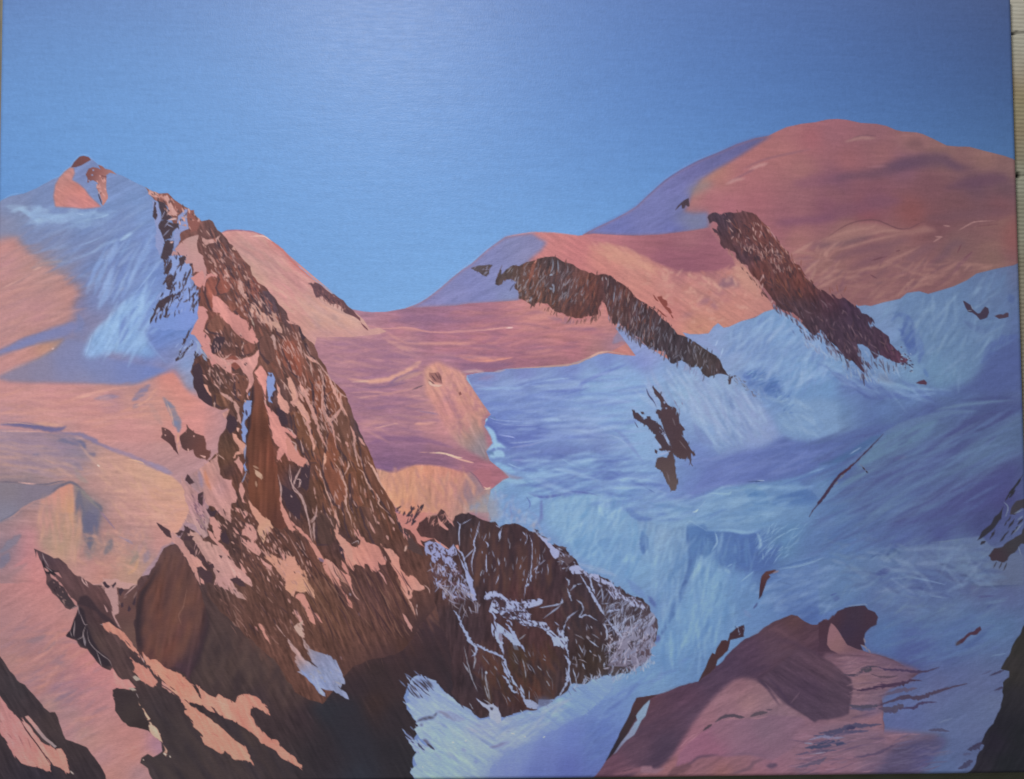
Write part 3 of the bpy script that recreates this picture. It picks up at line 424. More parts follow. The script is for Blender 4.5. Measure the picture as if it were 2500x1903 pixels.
for s, w, c, a in (('U 520,1350 750,1250 600,1150', 10, '8aa6d0', .3), ('U 850,900 950,940 1050,900', 30, '8098c8', .5), ('U 900,1020 870,1090', 10, '9ab4dc', .8), ('U 920,1220 960,1100', 12, '98b8dc', .6), ('U 560,980 700,1020 850,1110 950,1200', 40, '8094c8', .6), ('U 1170,1420 1300,1370', 70, '5272b8', .7), ('U 1220,1520 1300,1450', 50, '4f70b4', .5), ('U 1380,1580 1500,1520 1560,1590', 70, '4a6cb0', .7), ('U 1950,1250 2100,1400 2207,1480', 40, '5a80bc', .5), ('U 1690,900 1740,980', 14, '5872a8', .6),
                   ('W 700,230 800,340 960,600', 40, '6480b8', .35), ('W 1020,130 1080,280', 50, '6682b8', .6), ('W 870,280 920,380', 30, '5d7aaa', .5), ('W 1200,340 1250,420', 20, '5068a0', .7), ('W 950,380 1020,500 1080,600', 50, '6884b4', .5), ('W 1280,430 1420,540', 8, '90a8d0', .6), ('W 640,420 720,560 850,650', 70, '6a80bc', .5), ('W 880,600 980,720', 50, '6684b8', .4), ('W 1060,280 1340,480 1480,610', 60, '7e94c4', .5),
                   ('W 1300,1045 1400,1035', 10, 'a8c4e0', .8), ('W 1210,1050 1300,1045 1390,1040', 10, '2c4478', .9), ('W 620,1380 660,1370 690,1340', 12, 'd8ecf4', 1.), ('W 690,1340 770,1250', 6, '90b0cc', .7), ('W 550,1260 800,1190 950,1110 1100,1085', 24, '80a8cc', .6), ('W 100,1260 350,1270 550,1240', 40, '7498c8', .5), ('W 800,1170 1000,1180 1050,1150', 20, '88b0c8', .5), ('W 1150,1130 1280,1100 1390,1140', 40, '6890b8', .6), ('W 1200,1130 1350,1240', 70, '4a78b4', .5), ('W 1650,1200 1850,1190 1970,1230', 80, '466cac', .55), ('W 1480,1300 1600,1200', 50, '4a74b0', .5), ('W 1870,960 2050,900', 14, '7ca0cc', .5), ('W 1400,1080 1800,1000 2100,850', 24, '5c86ba', .5),
                   ('W 560,1500 610,1475 700,1530 780,1580', 14, '80a8cc', .5), ('W 970,1560 1200,1600 1330,1570', 22, '7aa4cc', .6), ('W 2207,880 1900,980 1600,1080', 20, '5070b0', .5), ('W 60,1080 230,1170', 8, '4c68a4', .7), ('W 0,1000 150,1100 350,1180', 30, '88acd4', .4),
                   ('V 380,1330 560,1420 900,1430', 90, '4d62a2', .6), ('V 150,1200 300,1290 420,1370', 50, '586cac', .6), ('V 40,1070 180,1230 400,1330', 14, '5a78b0', .5), ('V 600,1240 800,1330 1000,1370 1250,1380', 40, '7096bc', .6), ('V 850,1450 1200,1440', 20, '6c90c0', .6), ('V 780,640 870,570 980,640 1010,760 1040,900 990,980 930,800 850,720', 60, '4b66a8', .55), ('V 930,640 970,800 1000,950', 120, '4560a4', .6), ('V 1070,760 1100,950 1080,1100', 50, '4f6cac', .6), ('V 800,560 870,550', 24, '5070a8', .5), ('V 1560,640 1750,740 1850,690', 60, '50699c', .5), ('V 2050,350 2090,450', 60, '465c94', .5), ('V 1750,1100 1850,950 2000,850 2150,800', 90, '4a60a0', .45), ('V 1130,1150 1180,1250', 30, '5074b0', .6),
                   ('V 1250,1600 1600,1540 2100,1490', 24, '5c7aa0', .6), ('V 1500,1500 1900,1470 2150,1480', 24, '424f88', .5),
                   ('X 0,330 250,290 500,240 700,170', 60, '5066a4', .35), ('X 0,600 300,520 550,350 680,280', 60, '44689c', .6), ('X 130,560 400,440 600,330', 50, '40649c', .55), ('X 330,490 460,410', 10, '8cacc8', .7), ('X 700,260 900,180 1300,60 1700,20', 60, '5a78a0', .5), ('X 1350,300 1700,150 2100,30', 120, '434c84', .45), ('X 850,400 970,330', 24, '46588a', .5), ('X 600,700 900,600 1200,470 1500,430', 70, '46528c', .5), ('X 800,540 960,505', 30, '5f6c98', .6), ('X 1100,800 1300,650 1500,480', 40, '4a5890', .4), ('X 1050,950 1500,830 2000,650', 60, '464c84', .4), ('X 100,1400 400,1200 800,1100', 24, '46609c', .4), ('X 900,1240 1300,1150 1700,1090', 30, '464f8c', .4), ('X 1200,1440 1420,1420 1600,1390', 14, '5f7698', .6), ('X 0,1480 300,1380 600,1250', 20, '466098', .4),
                   ('Z 560,280 700,220 800,195 880,230', 30, '3f5890', .7), ('Z 780,210 820,200 860,215', 30, '3a5088', .7), ('Z 720,260 760,230', 30, '42588f', .6), ('Z 540,320 640,250', 14, '6080ac', .6), ('Z 600,470 700,430 770,400', 50, '40508e', .7), ('Z 530,480 620,450', 40, '465c94', .5), ('Z 450,570 560,500', 20, '5a7cac', .6), ('Z 640,510 690,505', 30, '455a94', .6), ('Z 770,505 900,500 1000,490 1200,530 1370,570', 16, '6884b0', .7), ('Z 850,540 960,500 1040,505', 24, '465890', .6), ('Z 920,460 1050,460 1220,490', 40, '4a5c90', .6), ('Z 890,610 1050,600 1200,650 1450,710', 24, '44548c', .7), ('Z 1300,340 1480,395', 30, '46557f', .7), ('Z 1250,400 1400,480 1550,560', 40, '4a5888', .6), ('Z 1500,470 1580,480 1650,550 1730,590', 30, '44527c', .7), ('Z 1730,590 1850,590 2207,570', 16, '465580', .6), ('Z 1200,690 1350,710', 10, '6a84ac', .6), ('Z 120,690 200,660', 12, '44589a', .6), ('Z 150,720 230,720', 50, '465c98', .5), ('Z 320,680 400,540', 8, '6484ac', .5), ('Z 600,780 750,700 850,620', 24, '5876a4', .5),
                   ('Z 1100,1120 1400,1020 1700,920', 40, '4a6698', .45), ('Z 950,1140 1150,1120', 20, '44609a', .5), ('Z 1800,830 1900,750', 16, '44548c', .5), ('Z 1700,700 1900,690', 20, '4a4f84', .5), ('Z 1850,1340 2020,1310', 14, '6480a8', .5), ('Z 1500,1290 1650,1210 1780,1090 1900,1000', 40, '425a94', .5),
                   ('Y 560,60 600,400 570,560 540,660 500,760 400,980 340,1080 290,1180', 46, '4668a8', .55), ('Y 520,680 560,600', 24, '3a5494', .7), ('Y 400,1000 440,950', 24, '40609c', .6), ('Y 290,1200 340,1100', 30, '405c9c', .7), ('Y 80,80 100,200 90,330', 70, '4a70b0', .6), ('Y 640,350 740,60 600,20', 60, '4870b0', .4), ('Y 680,380 660,440 630,600', 10, '80a8cc', .5), ('Y 700,340 800,480 950,500', 50, '7098c4', .5), ('Y 870,90 890,200 830,300', 16, '84aacc', .6), ('Y 950,90 930,200 900,320', 30, '6c94c4', .6), ('Y 1320,100 1350,160 1360,230 1330,280', 22, '84aacc', .75), ('Y 760,70 1000,70 1150,90 1300,90', 24, '78a4cc', .6), ('Y 990,470 1060,430', 10, '7ca4cc', .6), ('Y 970,490 1030,530', 30, '80a8c8', .6), ('Y 1140,630 1290,510', 10, '80a8cc', .7), ('Y 900,600 930,700 850,900', 40, '5480b4', .5), ('Y 850,720 910,620', 12, '80a8c8', .5), ('Y 1550,490 1750,460 1900,420 2050,360', 16, '7094bc', .6), ('Y 1560,470 1800,410 2000,350', 20, '4468a4', .5), ('Y 1540,620 1700,660', 10, '4c689c', .5), ('Y 1500,880 1700,800 1850,820', 80, '4c6ca8', .45), ('Y 1780,1010 1850,1000 2000,940', 90, '44609f', .5), ('Y 410,520 440,620', 20, '4f74ac', .5), ('Y 150,780 230,900', 50, '4a60a4', .6), ('Y 230,1280 270,1200', 50, '505ca0', .6), ('Y 1180,930 1250,1010', 40, '687cb0', .4), ('Y 1280,920 1330,850', 16, '46548c', .7)):
    stroke(s, w*1.25, c, min(1, a*1.25), soft=2.1 if w > 20 else 0, thick=.25)
scatter('O 300,380 1800,250 2100,500 2000,1100 1500,1050 700,1000 450,750', 220, -4, 7, (30, 120), (2, 5), '8ca8d8 7c98d0 6078c0 6c88cc', (.15, .4), clip='gla', soft=1)
scatter('O 700,1300 2100,1200 2150,1600 600,1600 W 0,1100 600,1200 900,1400 100,1500', 200, -8, 9, (25, 90), (2, 5), '88b0d8 6484c4 587abc 78a4d0', (.2, .45), clip='gla', soft=1)
scatter('U 300,1300 900,1400 1400,1600 W 1500,500 900,700 600,300', 220, 55, 14, (15, 60), (2, 5), '90aed4 8098c4 6c8cc0 86a8cc', (.2, .45), clip='gla', soft=1)
scatter('U 950,950 1500,720 2000,1000 2200,1300 1700,1600 1000,1300', 200, -50, 20, (20, 70), (2, 5), '80a4d0 6c90c4 6486c0 7c9ccc', (.15, .4), clip='gla', soft=1)
scatter('U 1180,1350 1400,1350 W 1700,150 1700,360 1350,0', 60, -35, 14, (12, 34), (1.5, 4), '4c70b4 5078b8 7ca4cc 446aa8', (.5, .8), clip='gla')
scatter('Y 1300,50 1900,0 1600,400 1330,420', 70, -45, 12, (15, 50), (1.5, 3.5), '80a8cc 4c74ac 6890bc', (.35, .7), clip='gla')
scatter('Y 100,50 1300,300 1300,900 900,1500 300,1500 200,700', 200, 100, 14, (25, 80), (2, 6), '7ca4cc 6c98c4 5480b8 5c8cbc', (.15, .35), clip='gla', soft=1)
scatter('Q 1000,80 1900,120 2100,800 1900,950 1300,600', 160, 115, 25, (20, 60), (2, 5), '84accc 78a4cc 6c98c8 6490c4', (.2, .4), clip='gla', soft=1)
scatter('V 700,400 2000,200 2050,900 1500,1300 1000,1200', 160, -60, 22, (20, 70), (2, 5), '6484b0 5878a4 6c8cb4 52709f', (.15, .35), clip='gla', soft=1)
scatter('X 0,200 2100,50 2000,800 1600,1300 0,1500', 220, -27, 7, (40, 160), (2, 6), '5874a8 4c6098 5470a4 464f8c', (.15, .35), clip='gla', soft=1)
scatter('Z 0,0 1700,100 2100,600 1900,1000 1000,900 300,700', 200, -20, 25, (20, 90), (2, 5), '5c7aa8 4c6094 546c9c 64809f', (.15, .35), clip='gla', soft=1)
scatter('Z 700,900 1900,900 1900,1300 1200,1500 800,1250', 120, -22, 8, (30, 110), (2, 6), '5270a4 4a5e98 56749f', (.15, .35), clip='gla', soft=1)
scatter('R 0,700 700,600 1300,350 500,900 200,1600 0,1600', 120, -40, 15, (25, 80), (2, 5), '6c8cc4 5a78bc 5068b0', (.15, .35), clip='gla', soft=1)
scatter('Q 450,20 600,20 1000,350 900,420 600,350 200,200', 120, 100, 35, (10, 35), (2, 5), '8cacd4 7894c8 a0a0b4 6884bc', (.3, .6), soft=1)
fill('Q 180,200 260,60 420,40 520,150 520,320 430,340 330,300 250,260', 'a09496', soft=9, alpha=.6, idset=False)
scatter('O 300,400 1900,250 2100,500 1900,900 1200,1000 600,900', 70, -4, 5, (50, 160), (3, 7), '98b4e0 8ca8dc 6078c4', (0.18, 0.36), clip='gla', soft=1, bend=.05)
scatter('O 700,1150 1900,1150 2150,1500 900,1600', 110, -7, 9, (40, 130), (3, 7), '98bce0 84acd8 5c76bc 5068b4', (0.21, 0.42), clip='gla', soft=1, bend=.05)
scatter('U 300,1380 900,1450 1250,1650 W 1400,300 1000,600 700,500 560,250 0,150', 130, 58, 10, (25, 90), (3, 7), 'a0b8dc 90acd4 6886bc 8c9cc8', (0.18, 0.36), clip='gla', soft=1, bend=.05)
scatter('U 950,1000 1450,750 1800,900 2000,1100 2150,1450 1700,1600 1150,1250', 130, -55, 16, (25, 80), (3, 7), '8cb0d8 7c9cd0 6080bc 98b4d8', (0.18, 0.34), clip='gla', soft=1, bend=.05)
scatter('W 1400,100 1800,150 2100,350 1800,560 1550,420', 50, 40, 14, (30, 90), (3, 7), '7ca0c8 88a8cc 6488bc', (0.15, 0.31), clip='gla', soft=1, bend=.05)
scatter('Q 1050,120 1800,120 2050,500 2000,900 1700,880 1200,560', 110, 118, 18, (25, 80), (3, 7), '94bcdc 84b0d4 5c90c4 5484bc', (0.18, 0.34), clip='gla', soft=1, bend=.05)
scatter('Y 50,50 500,50 900,500 1250,700 800,1300 300,1500 250,800', 120, 103, 12, (30, 110), (3, 7), '8cb4d4 78a4cc 4c78b4 5480b8', (0.15, 0.34), clip='gla', soft=1, bend=.05)
scatter('W 150,1200 900,1120 1800,1080 1500,1550 400,1500', 90, -14, 9, (30, 110), (3, 7), '84acd0 78a0c8 5480b8', (0.18, 0.34), clip='gla', soft=1, bend=.05)
scatter('W 700,750 1600,650 2207,620 2000,850 1200,1050 600,1180', 60, -18, 8, (50, 150), (3, 7), '6a80c4 5266ac 7488c4', (0.15, 0.28), clip='gla', soft=1, bend=.05)
scatter('V 650,550 1100,400 2000,200 2050,650 1400,1300 1150,1000', 120, -58, 16, (25, 90), (3, 7), '6c90b8 7c9cbc 50709f 5c7cac', (0.15, 0.31), clip='gla', soft=1, bend=.05)
scatter('V 0,1000 500,1230 1000,1350 1500,1400 1000,1480 300,1400', 60, 22, 14, (40, 130), (3, 7), '80a4cc 5068ac 6c90bc', (0.18, 0.34), clip='gla', soft=1, bend=.05)
scatter('X 300,700 1000,350 2100,50 2000,600 1200,1100 200,1400', 120, -28, 5, (60, 200), (3, 7), '6080ac 52709f 46508c 5a789f', (0.15, 0.31), clip='gla', soft=1, bend=.05)
scatter('Z 100,300 800,200 1600,150 2000,500 1300,700 500,650', 110, 0, 28, (25, 90), (3, 7), '6c88ac 7890b4 46588c 5c7aa4', (0.18, 0.34), clip='gla', soft=1, bend=.05)
scatter('Y 1400,550 2100,450 2150,900 1800,1000 1450,900', 70, -22, 14, (25, 90), (3, 7), '6c8cbc 4a6aa8 7898c4', (0.18, 0.34), clip='gla', soft=1, bend=.05)
# crevasse lines and small outcrops on the blue snow
region('painted_rock_outcrop')
for s, w in (('X 700,265 600,370 490,480 380,590 310,650 220,720 120,850 60,940 0,1010 W 2207,980 2150,1060 2080,1170 2000,1270 1930,1350 1880,1430', 26),):
    stroke(s, w, '43344c', 1, taper=(1, 1), jag=.25, idset=True)
strokes('X 380,580 300,660 210,730', 22, '4c2f3c', alpha=.9)
strokes('X 215,760 280,700|X 170,820 210,780', 12, '8a806c', alpha=.6)
stroke('X 440,590 480,630 530,690', 10, '6c6c80', .6); strokes('X 470,625 500,660|X 505,665 530,690', 14, '3c3444')
fill('V 1565,450 1580,440 1610,450 1640,480 1660,540 1700,560 1760,540 1790,510 1830,530 1830,570 1780,590 1740,615 1700,590 1660,560 1610,530 1580,490', '43384c', rough=2)
fill('V 1900,580 1950,555 2050,545 2045,580 1970,590', '4c3c4c', rough=2.5)
strokes('V 1600,530 1650,530|V 1640,470 1660,520', 8, '8ca0b8', alpha=.8)
fill('V 1040,1300 1080,1285 1130,1275 1155,1310 1150,1330 1090,1315', '54384a', rough=1.5)
fill('Z 1470,1220 1490,1180 1530,1150 1600,1105 1660,1080 1700,1040 1750,1020 1755,1050 1700,1100 1630,1120 1570,1170 1520,1210', '4a3242', rough=1.5)
fill('Z 1470,1225 1480,1185 1530,1180 1520,1215', '4c4850', soft=2, alpha=.7)
strokes('U 200,530 230,580 260,610|U 240,680 300,740 350,775|U 390,740 420,795', 14, '7c4038')
fill('U 250,555 295,550 300,580 340,590 350,630 340,660 380,690 400,730 380,740 350,700 320,680 290,640 270,600', '84463c', rough=1.5)
FRINGE[0] = None
FRINGE[0] = 60
# ---- rock band under the dome
region('painted_rock_band')
RB = 'S 780,1110 800,1080 900,1060 1000,1046 1100,1058 1200,1062 1260,1075 1320,1115 1390,1170 1440,1230 1490,1310 1560,1390 1630,1480 1690,1560 1740,1630 U 1700,160 1760,230 1820,300 1900,380 1980,470 2060,490 2110,540 V 120,340 200,390 280,390 340,450 420,480 480,540 540,590 590,640 570,690 640,740 720,790 760,860 830,950 900,1000 960,1060 930,1100 880,1090 800,1080 720,1040 640,1010 580,1050 540,960 480,900 420,900 450,1000 470,1120 480,1200 440,1170 400,1100 370,1060 300,1040 240,980 150,880 90,800 0,730 U 2200,1160 2130,1040 2050,940 1990,920 1940,970 1880,960 1840,900 1800,820 1720,740 1640,720 1560,700 1500,650 1470,560 1420,500 1370,440 1350,380 1280,350 1220,260 1170,190 1130,160 1100,100 1050,80 980,30 S 980,1450 930,1390 940,1350 900,1290 860,1280 830,1215 880,1230 890,1180 840,1160 800,1180 790,1130'
fill(RB, 'S 950,1090,46384a 1150,1100,5c3e42 1300,1200,704440 1000,1200,4e3c48 1150,1350,623f3f 1350,1350,6c423e 1200,1500,4c3a46 1400,1500,66403e 1550,1550,583c40 U 1200,120,503a46 1400,150,6a403c 1350,300,70423a 1500,250,5c3c3e 1600,120,6a4440 1700,250,6e4038 1600,450,603e3c 1800,420,6c3e36 1900,500,5c3a3c 1600,620,4f3a40 1800,650,4a3a44 2000,650,4c3842 1950,850,483a48 2100,600,563640 2150,850,483848 V 100,500,4a3444 300,480,46344a 200,700,443648 400,650,423448 600,800,4a384a 800,980,50364a 300,900,443646 430,1050,4a3848 900,1080,54384a 550,900,4c3c50', rough=2.2, save='rb', tex=[(60, 30, 5, .08, 31), (75, 12, 4, .06, 32)])
scatter('S 900,1100 1350,1200 1650,1600 1300,1600 1000,1350', 120, 62, 22, (8, 30), (1.5, 4), '7c4c44 8a5648 503a44 3e323e 6a4440', (.4, .8), clip='rb')
scatter('S 950,1120 1350,1180 1650,1600 1350,1600 1050,1350', 46, 75, 25, (6, 18), (1.5, 3.2), 'b08a88 c4a098 9c7a78', (.6, .95), clip='rb')
scatter('U 1250,0 1700,100 2000,500 1600,600 1350,350', 150, 72, 16, (8, 30), (1.5, 4), '80503e 784840 4c3840 5a3e40 3e323c', (.4, .8), clip='rb')
scatter('U 1250,0 1650,60 1750,260 1500,300', 46, 80, 20, (6, 20), (1.5, 3), 'b08a84 96746e', (.5, .85), clip='rb')
scatter('U 1550,600 2150,600 2207,1000 1900,950 V 100,500 500,600 900,1050 450,900 300,1000', 170, 60, 22, (8, 28), (1.5, 4), '6a5058 3c303e 54404c 7c6470 403444', (.35, .75), clip='rb')
strokes('U 1350,400 1390,320|U 1385,310 1395,360|U 1370,470 1385,410|U 1475,630 1490,590|U 1790,260 1760,250', 14, 'b4908c', alpha=.9)
strokes('S 1400,1200 1480,1290 1560,1400', 20, 'b08484', alpha=.7, soft=1)
strokes('V 560,960 620,1000 700,1040|V 420,920 460,1050|V 150,900 250,990', 14, '7c90b4', alpha=.6)
scatter('V 0,850 100,900 300,1060 470,1230 850,1110 960,1120 700,1330 300,1250', 60, 60, 14, (8, 30), (2, 4), '84a4c8 6c84a8 8c98b0', (.3, .6))
scatter('U 1800,950 2207,1200 2100,1250 1850,1100', 40, 65, 20, (8, 24), (1.5, 4), '90a8c8 7c88b0 86a4cc', (.4, .7))
scatter('V 900,930 1000,1000 1050,1150 1000,1210 880,1120', 26, 20, 20, (3, 9), (2, 3.4), '46344a 86a0c0 3c3044', (.7, 1))
fills('U 1010,1460 1030,1420 1060,1400 1100,1400 1050,1440 1040,1500 1015,1505|V 880,920 900,915 900,935|V 300,1050 330,1040 350,1060 330,1080', '504048', rough=1)
scatter('U 1100,1400 1350,1600 1300,1640 1080,1470', 26, 50, 20, (4, 12), (1.5, 3), '6c6070 80808c 50546c', (.4, .7))
fill('V 640,1180 720,1230 830,1320 720,1310 640,1270', '6c7c9c', soft=5, alpha=.6, idset=False)
FRINGE[0] = 105
scatter('U 1480,640 1640,740 1800,840 1900,980 2050,960 2207,1180 2150,1200 2000,1020 1850,1000 1700,800 1500,710', 60, 64, 12, (10, 34), (2, 4.5), '6a5a70 4c3c4c 8ca4cc 7890b8', (.5, .85))
scatter('V 0,760 150,920 330,1070 480,1230 420,1000 560,980 720,1070 950,1130 900,1170 700,1150 560,1120 500,1280 300,1130 100,980', 70, 70, 12, (10, 34), (2, 4.5), '5c4c60 463a4c 8098bc 7088b0', (.45, .8))
scatter('S 900,1300 1000,1480 1120,1580 U 1100,120 1250,330 1350,400 1480,640 1400,560 1250,380', 40, 65, 12, (6, 20), (1.6, 3.6), 'b08478 5a3e40 a07068', (.6, .9))
scatter('S 1300,1100 1450,1230 1700,1560 U 1800,280 2000,470 1950,440 1700,200', 40, 62, 10, (6, 20), (1.6, 3.6), '804c40 b08478 5a3a3c', (.6, .9))
# ---- rock band of the middle peak
region('painted_rock_band')
RM = 'N 490,840 500,800 540,715 555,720 550,760 600,710 680,670 760,635 840,628 900,620 960,590 1020,575 1090,565 1140,570 1200,600 1300,650 1380,690 1460,720 1540,750 1580,780 1640,770 1720,790 1800,810 1860,850 1930,910 1990,990 2050,1060 2120,1090 2207,1150 U 0,560 60,610 90,650 140,660 200,700 280,770 360,850 440,910 520,960 600,1010 690,1060 780,1130 860,1180 900,1230 940,1300 980,1370 1000,1400 900,1390 850,1400 800,1410 780,1440 740,1420 690,1350 660,1310 590,1310 560,1270 500,1250 430,1265 380,1230 330,1190 280,1150 200,1130 120,1080 50,1020 0,990 N 2180,1580 2100,1530 2040,1450 1960,1430 1880,1360 1830,1310 1780,1310 1740,1260 1700,1190 1680,1110 1650,1050 1620,1140 1570,1180 1470,1215 1360,1250 1250,1210 1200,1170 1110,1140 1060,1090 980,1080 940,1040 900,1080 850,1060 800,1030 740,1010 730,940 700,900 720,830 660,810 600,820 540,850 510,855'
fill(RM, 'N 540,780,4c4044 650,730,54443f 800,700,58423e 880,720,7c4a3e 1000,680,4a3a3e 1100,650,483a40 950,850,5c423a 850,900,5c3e38 780,950,604840 1100,850,50404a 1250,750,564046 1400,800,6a443c 1250,1000,4c3c46 1100,1000,5a4038 1350,1150,643e38 1400,950,63443f 1500,900,743f34 1600,850,603c38 1550,1100,5c3c3a 1700,850,403440 1750,1000,4c3840 1850,950,6a4038 1800,1200,58403e 2000,1150,54383c 2000,1350,483840 2150,1300,4c383e 2150,1500,453a42 U 60,700,4c383e 100,900,463a42 300,950,483c44 250,1100,423842 500,1050,443a44 500,1200,403842 700,1150,4a4042 800,1250,483e42 900,1330,4c3e44 750,1380,4c4244', rough=2, save='rm', tex=[(100, 30, 5, .09, 33), (85, 12, 4, .07, 34)])
fill('N 215,680 260,665 330,650 400,650 470,655 450,690 420,740 375,785 330,760 270,740 240,720', 'N 300,700,58505a 400,690,5c4c4c 380,760,4c3a3c', rough=2, save='rm')
scatter('N 240,660 470,660 380,780 260,730', 14, -45, 10, (6, 16), (1.5, 3), '8888b0 3c343c 7c7c90', (.5, .9), clip='rm')
scatter('N 800,650 1600,780 1600,1150 1350,1220 800,1000', 150, 108, 14, (8, 34), (1.5, 3.6), '3c323a 80503f 704438 4a3c44 8a5a48', (.4, .8), clip='rm')
scatter('N 600,680 1100,600 1500,800 1550,1100 1000,1050 750,1000', 110, 110, 14, (6, 26), (1.2, 2.6), '8c8ca0 9c98a8 7c7888 a09aa8', (.45, .85), clip='rm')
scatter('N 1650,800 2200,1150 2200,1560 1750,1250', 110, 96, 10, (8, 34), (1.5, 3.4), '3c323a 70483c 503c40 7c5044', (.4, .8), clip='rm')
scatter('N 1650,800 1900,900 2200,1200 2200,1560 1950,1400 1700,1150', 60, 98, 10, (8, 28), (1.2, 2.4), '8c8498 a08c8c 787488', (.45, .8), clip='rm')
scatter('U 0,600 500,980 900,1250 980,1390 600,1290 0,980', 130, 95, 18, (8, 28), (1.2, 2.8), '7c7c90 8c8898 363036 565058 9090a4', (.4, .8), clip='rm')
strokes('N 935,600 900,660 870,760 850,850', 34, '8c5240', alpha=.7, soft=1)
strokes('N 930,605 910,640', 10, 'd08a74')
strokes('N 1085,750 1090,770', 34, '94a0b8', alpha=.9); strokes('N 1100,860 1120,890|N 1070,900 1100,920|N 1120,880 1110,960', 24, '8890a8', alpha=.8)
strokes('N 1110,590 1105,680 1080,740|N 1160,600 1165,680 1165,740|N 1770,940 1760,1060', 14, '8894ac', alpha=.8)
strokes('N 1640,780 1640,830|N 1670,780 1690,820', 12, 'a8a0ac', alpha=.8)
scatter('N 700,880 780,860 900,1010 880,1080 740,1000', 22, 125, 14, (6, 18), (1.5, 3), '9c9cb4 b0a0a4 3c343c c09080', (.6, .9))
strokes('N 700,850 660,900 640,940', 9, '3c3c58')
strokes('N 1640,1060 1650,1120 1620,1200|N 990,1060 970,1110', 16, 'c08274', alpha=.9)
scatter('N 900,1070 1110,1150 1360,1260 1560,1220 1620,1150 1600,1240 1360,1290 1100,1180', 50, 110, 12, (6, 22), (1.6, 3.6), '5a403e b87a70 c4887c 6c4a44', (.6, .9))
scatter('N 1690,1200 1780,1320 1960,1440 2207,1600 U 0,1000 280,1160 450,1280 600,1320 780,1450 740,1430 500,1290 200,1150', 70, 100, 12, (8, 26), (1.6, 4), '4a3e46 8c94b8 7c88b4 5c505c', (.6, .9))
# ---- cross-shaped outcrop in the glacier
region('painted_rock_outcrop')
RC = 'W 185,35 195,22 225,60 260,90 280,100 310,130 340,180 345,200 380,230 430,260 440,280 460,320 480,380 490,420 520,460 540,490 520,500 535,550 500,520 480,490 500,550 540,600 580,650 620,700 650,750 655,770 640,775 620,745 595,740 600,790 610,850 625,895 600,870 580,800 550,790 530,810 520,800 490,810 470,780 440,780 420,740 420,800 440,900 455,1000 460,1080 445,1145 400,1135 350,1060 320,980 280,920 240,900 225,860 240,840 250,800 290,780 340,790 350,770 380,740 390,710 340,720 290,730 260,700 230,710 260,700 300,680 270,640 240,600 225,570 240,540 200,530 180,500 160,470 130,440 100,430 60,400 20,380 0,360 0,310 40,310 80,350 100,380 140,360 130,340 170,340 180,370 220,390 250,400 270,430 300,460 330,540 350,600 380,650 410,690 390,640 350,540 310,440 290,390 270,360 260,320 240,310 240,270 270,270 290,280 320,330 310,300 300,250 270,170 240,110 210,80'
fill(RC, 'W 350,300,4c3c46 420,450,493a44 300,600,4c3e48 480,650,4b3b42 380,900,56484c 400,1080,5c5052 60,350,483c48', rough=1.3)
fills('W 300,250 345,210 380,235 430,265 460,320 480,380 520,470 540,500 500,520 540,600 600,680 655,765 620,740 595,740 600,800 560,790 500,800 440,775 400,690 350,560 310,440 280,360 290,290|W 185,30 230,70 270,110 320,170 340,200 320,260 280,180 230,110|W 250,800 300,790 350,790 400,750 425,800 445,930 460,1060 445,1145 400,1135 340,1040 290,930 240,890|W 220,560 280,560 330,640 400,700 420,760 380,750 330,700 270,640', 'W 350,300,503e46 420,450,4d3c44 300,600,4c3e48 480,650,4e3c42 380,900,5a4a4c 400,1080,605252', rough=1.2)
fills('W 0,310 40,305 85,350 70,400 30,380 0,365|W 60,300 90,300 100,325 70,325|W 230,560 270,530 310,600 370,660 400,690 330,700 290,650|W 230,700 260,720 260,755 235,740|W 160,470 220,470 245,520 210,545 180,510|O 1955,690 1980,685 2000,720 2050,730 2070,780 2030,790 1985,760 1965,730|O 2050,695 2085,715 2070,725', '4a3c46', rough=1)
strokes('W 130,50 150,110 200,170 240,250|W 0,400 40,470|O 2110,430 2150,530 2207,600', 11, '4c4c70', alpha=.9)
strokes('W 410,360 440,450|W 480,600 560,700|W 350,940 380,1050', 14, '786c74', alpha=.6, soft=1)
strokes('W 250,760 330,740 390,715|W 265,640 290,690|W 290,480 340,580 380,660|W 320,180 325,210|W 340,250 345,265', 20, '90a4d0', alpha=.9)
strokes('W 510,190 520,220|W 480,250 490,320|W 420,160 470,250', 12, '7c6484', alpha=.5)
scatter('W 250,450 350,500 330,560 260,500', 12, 60, 25, (3, 8), (1.5, 3), '8ca0cc 443848', (.7, 1))
FRINGE[0] = None
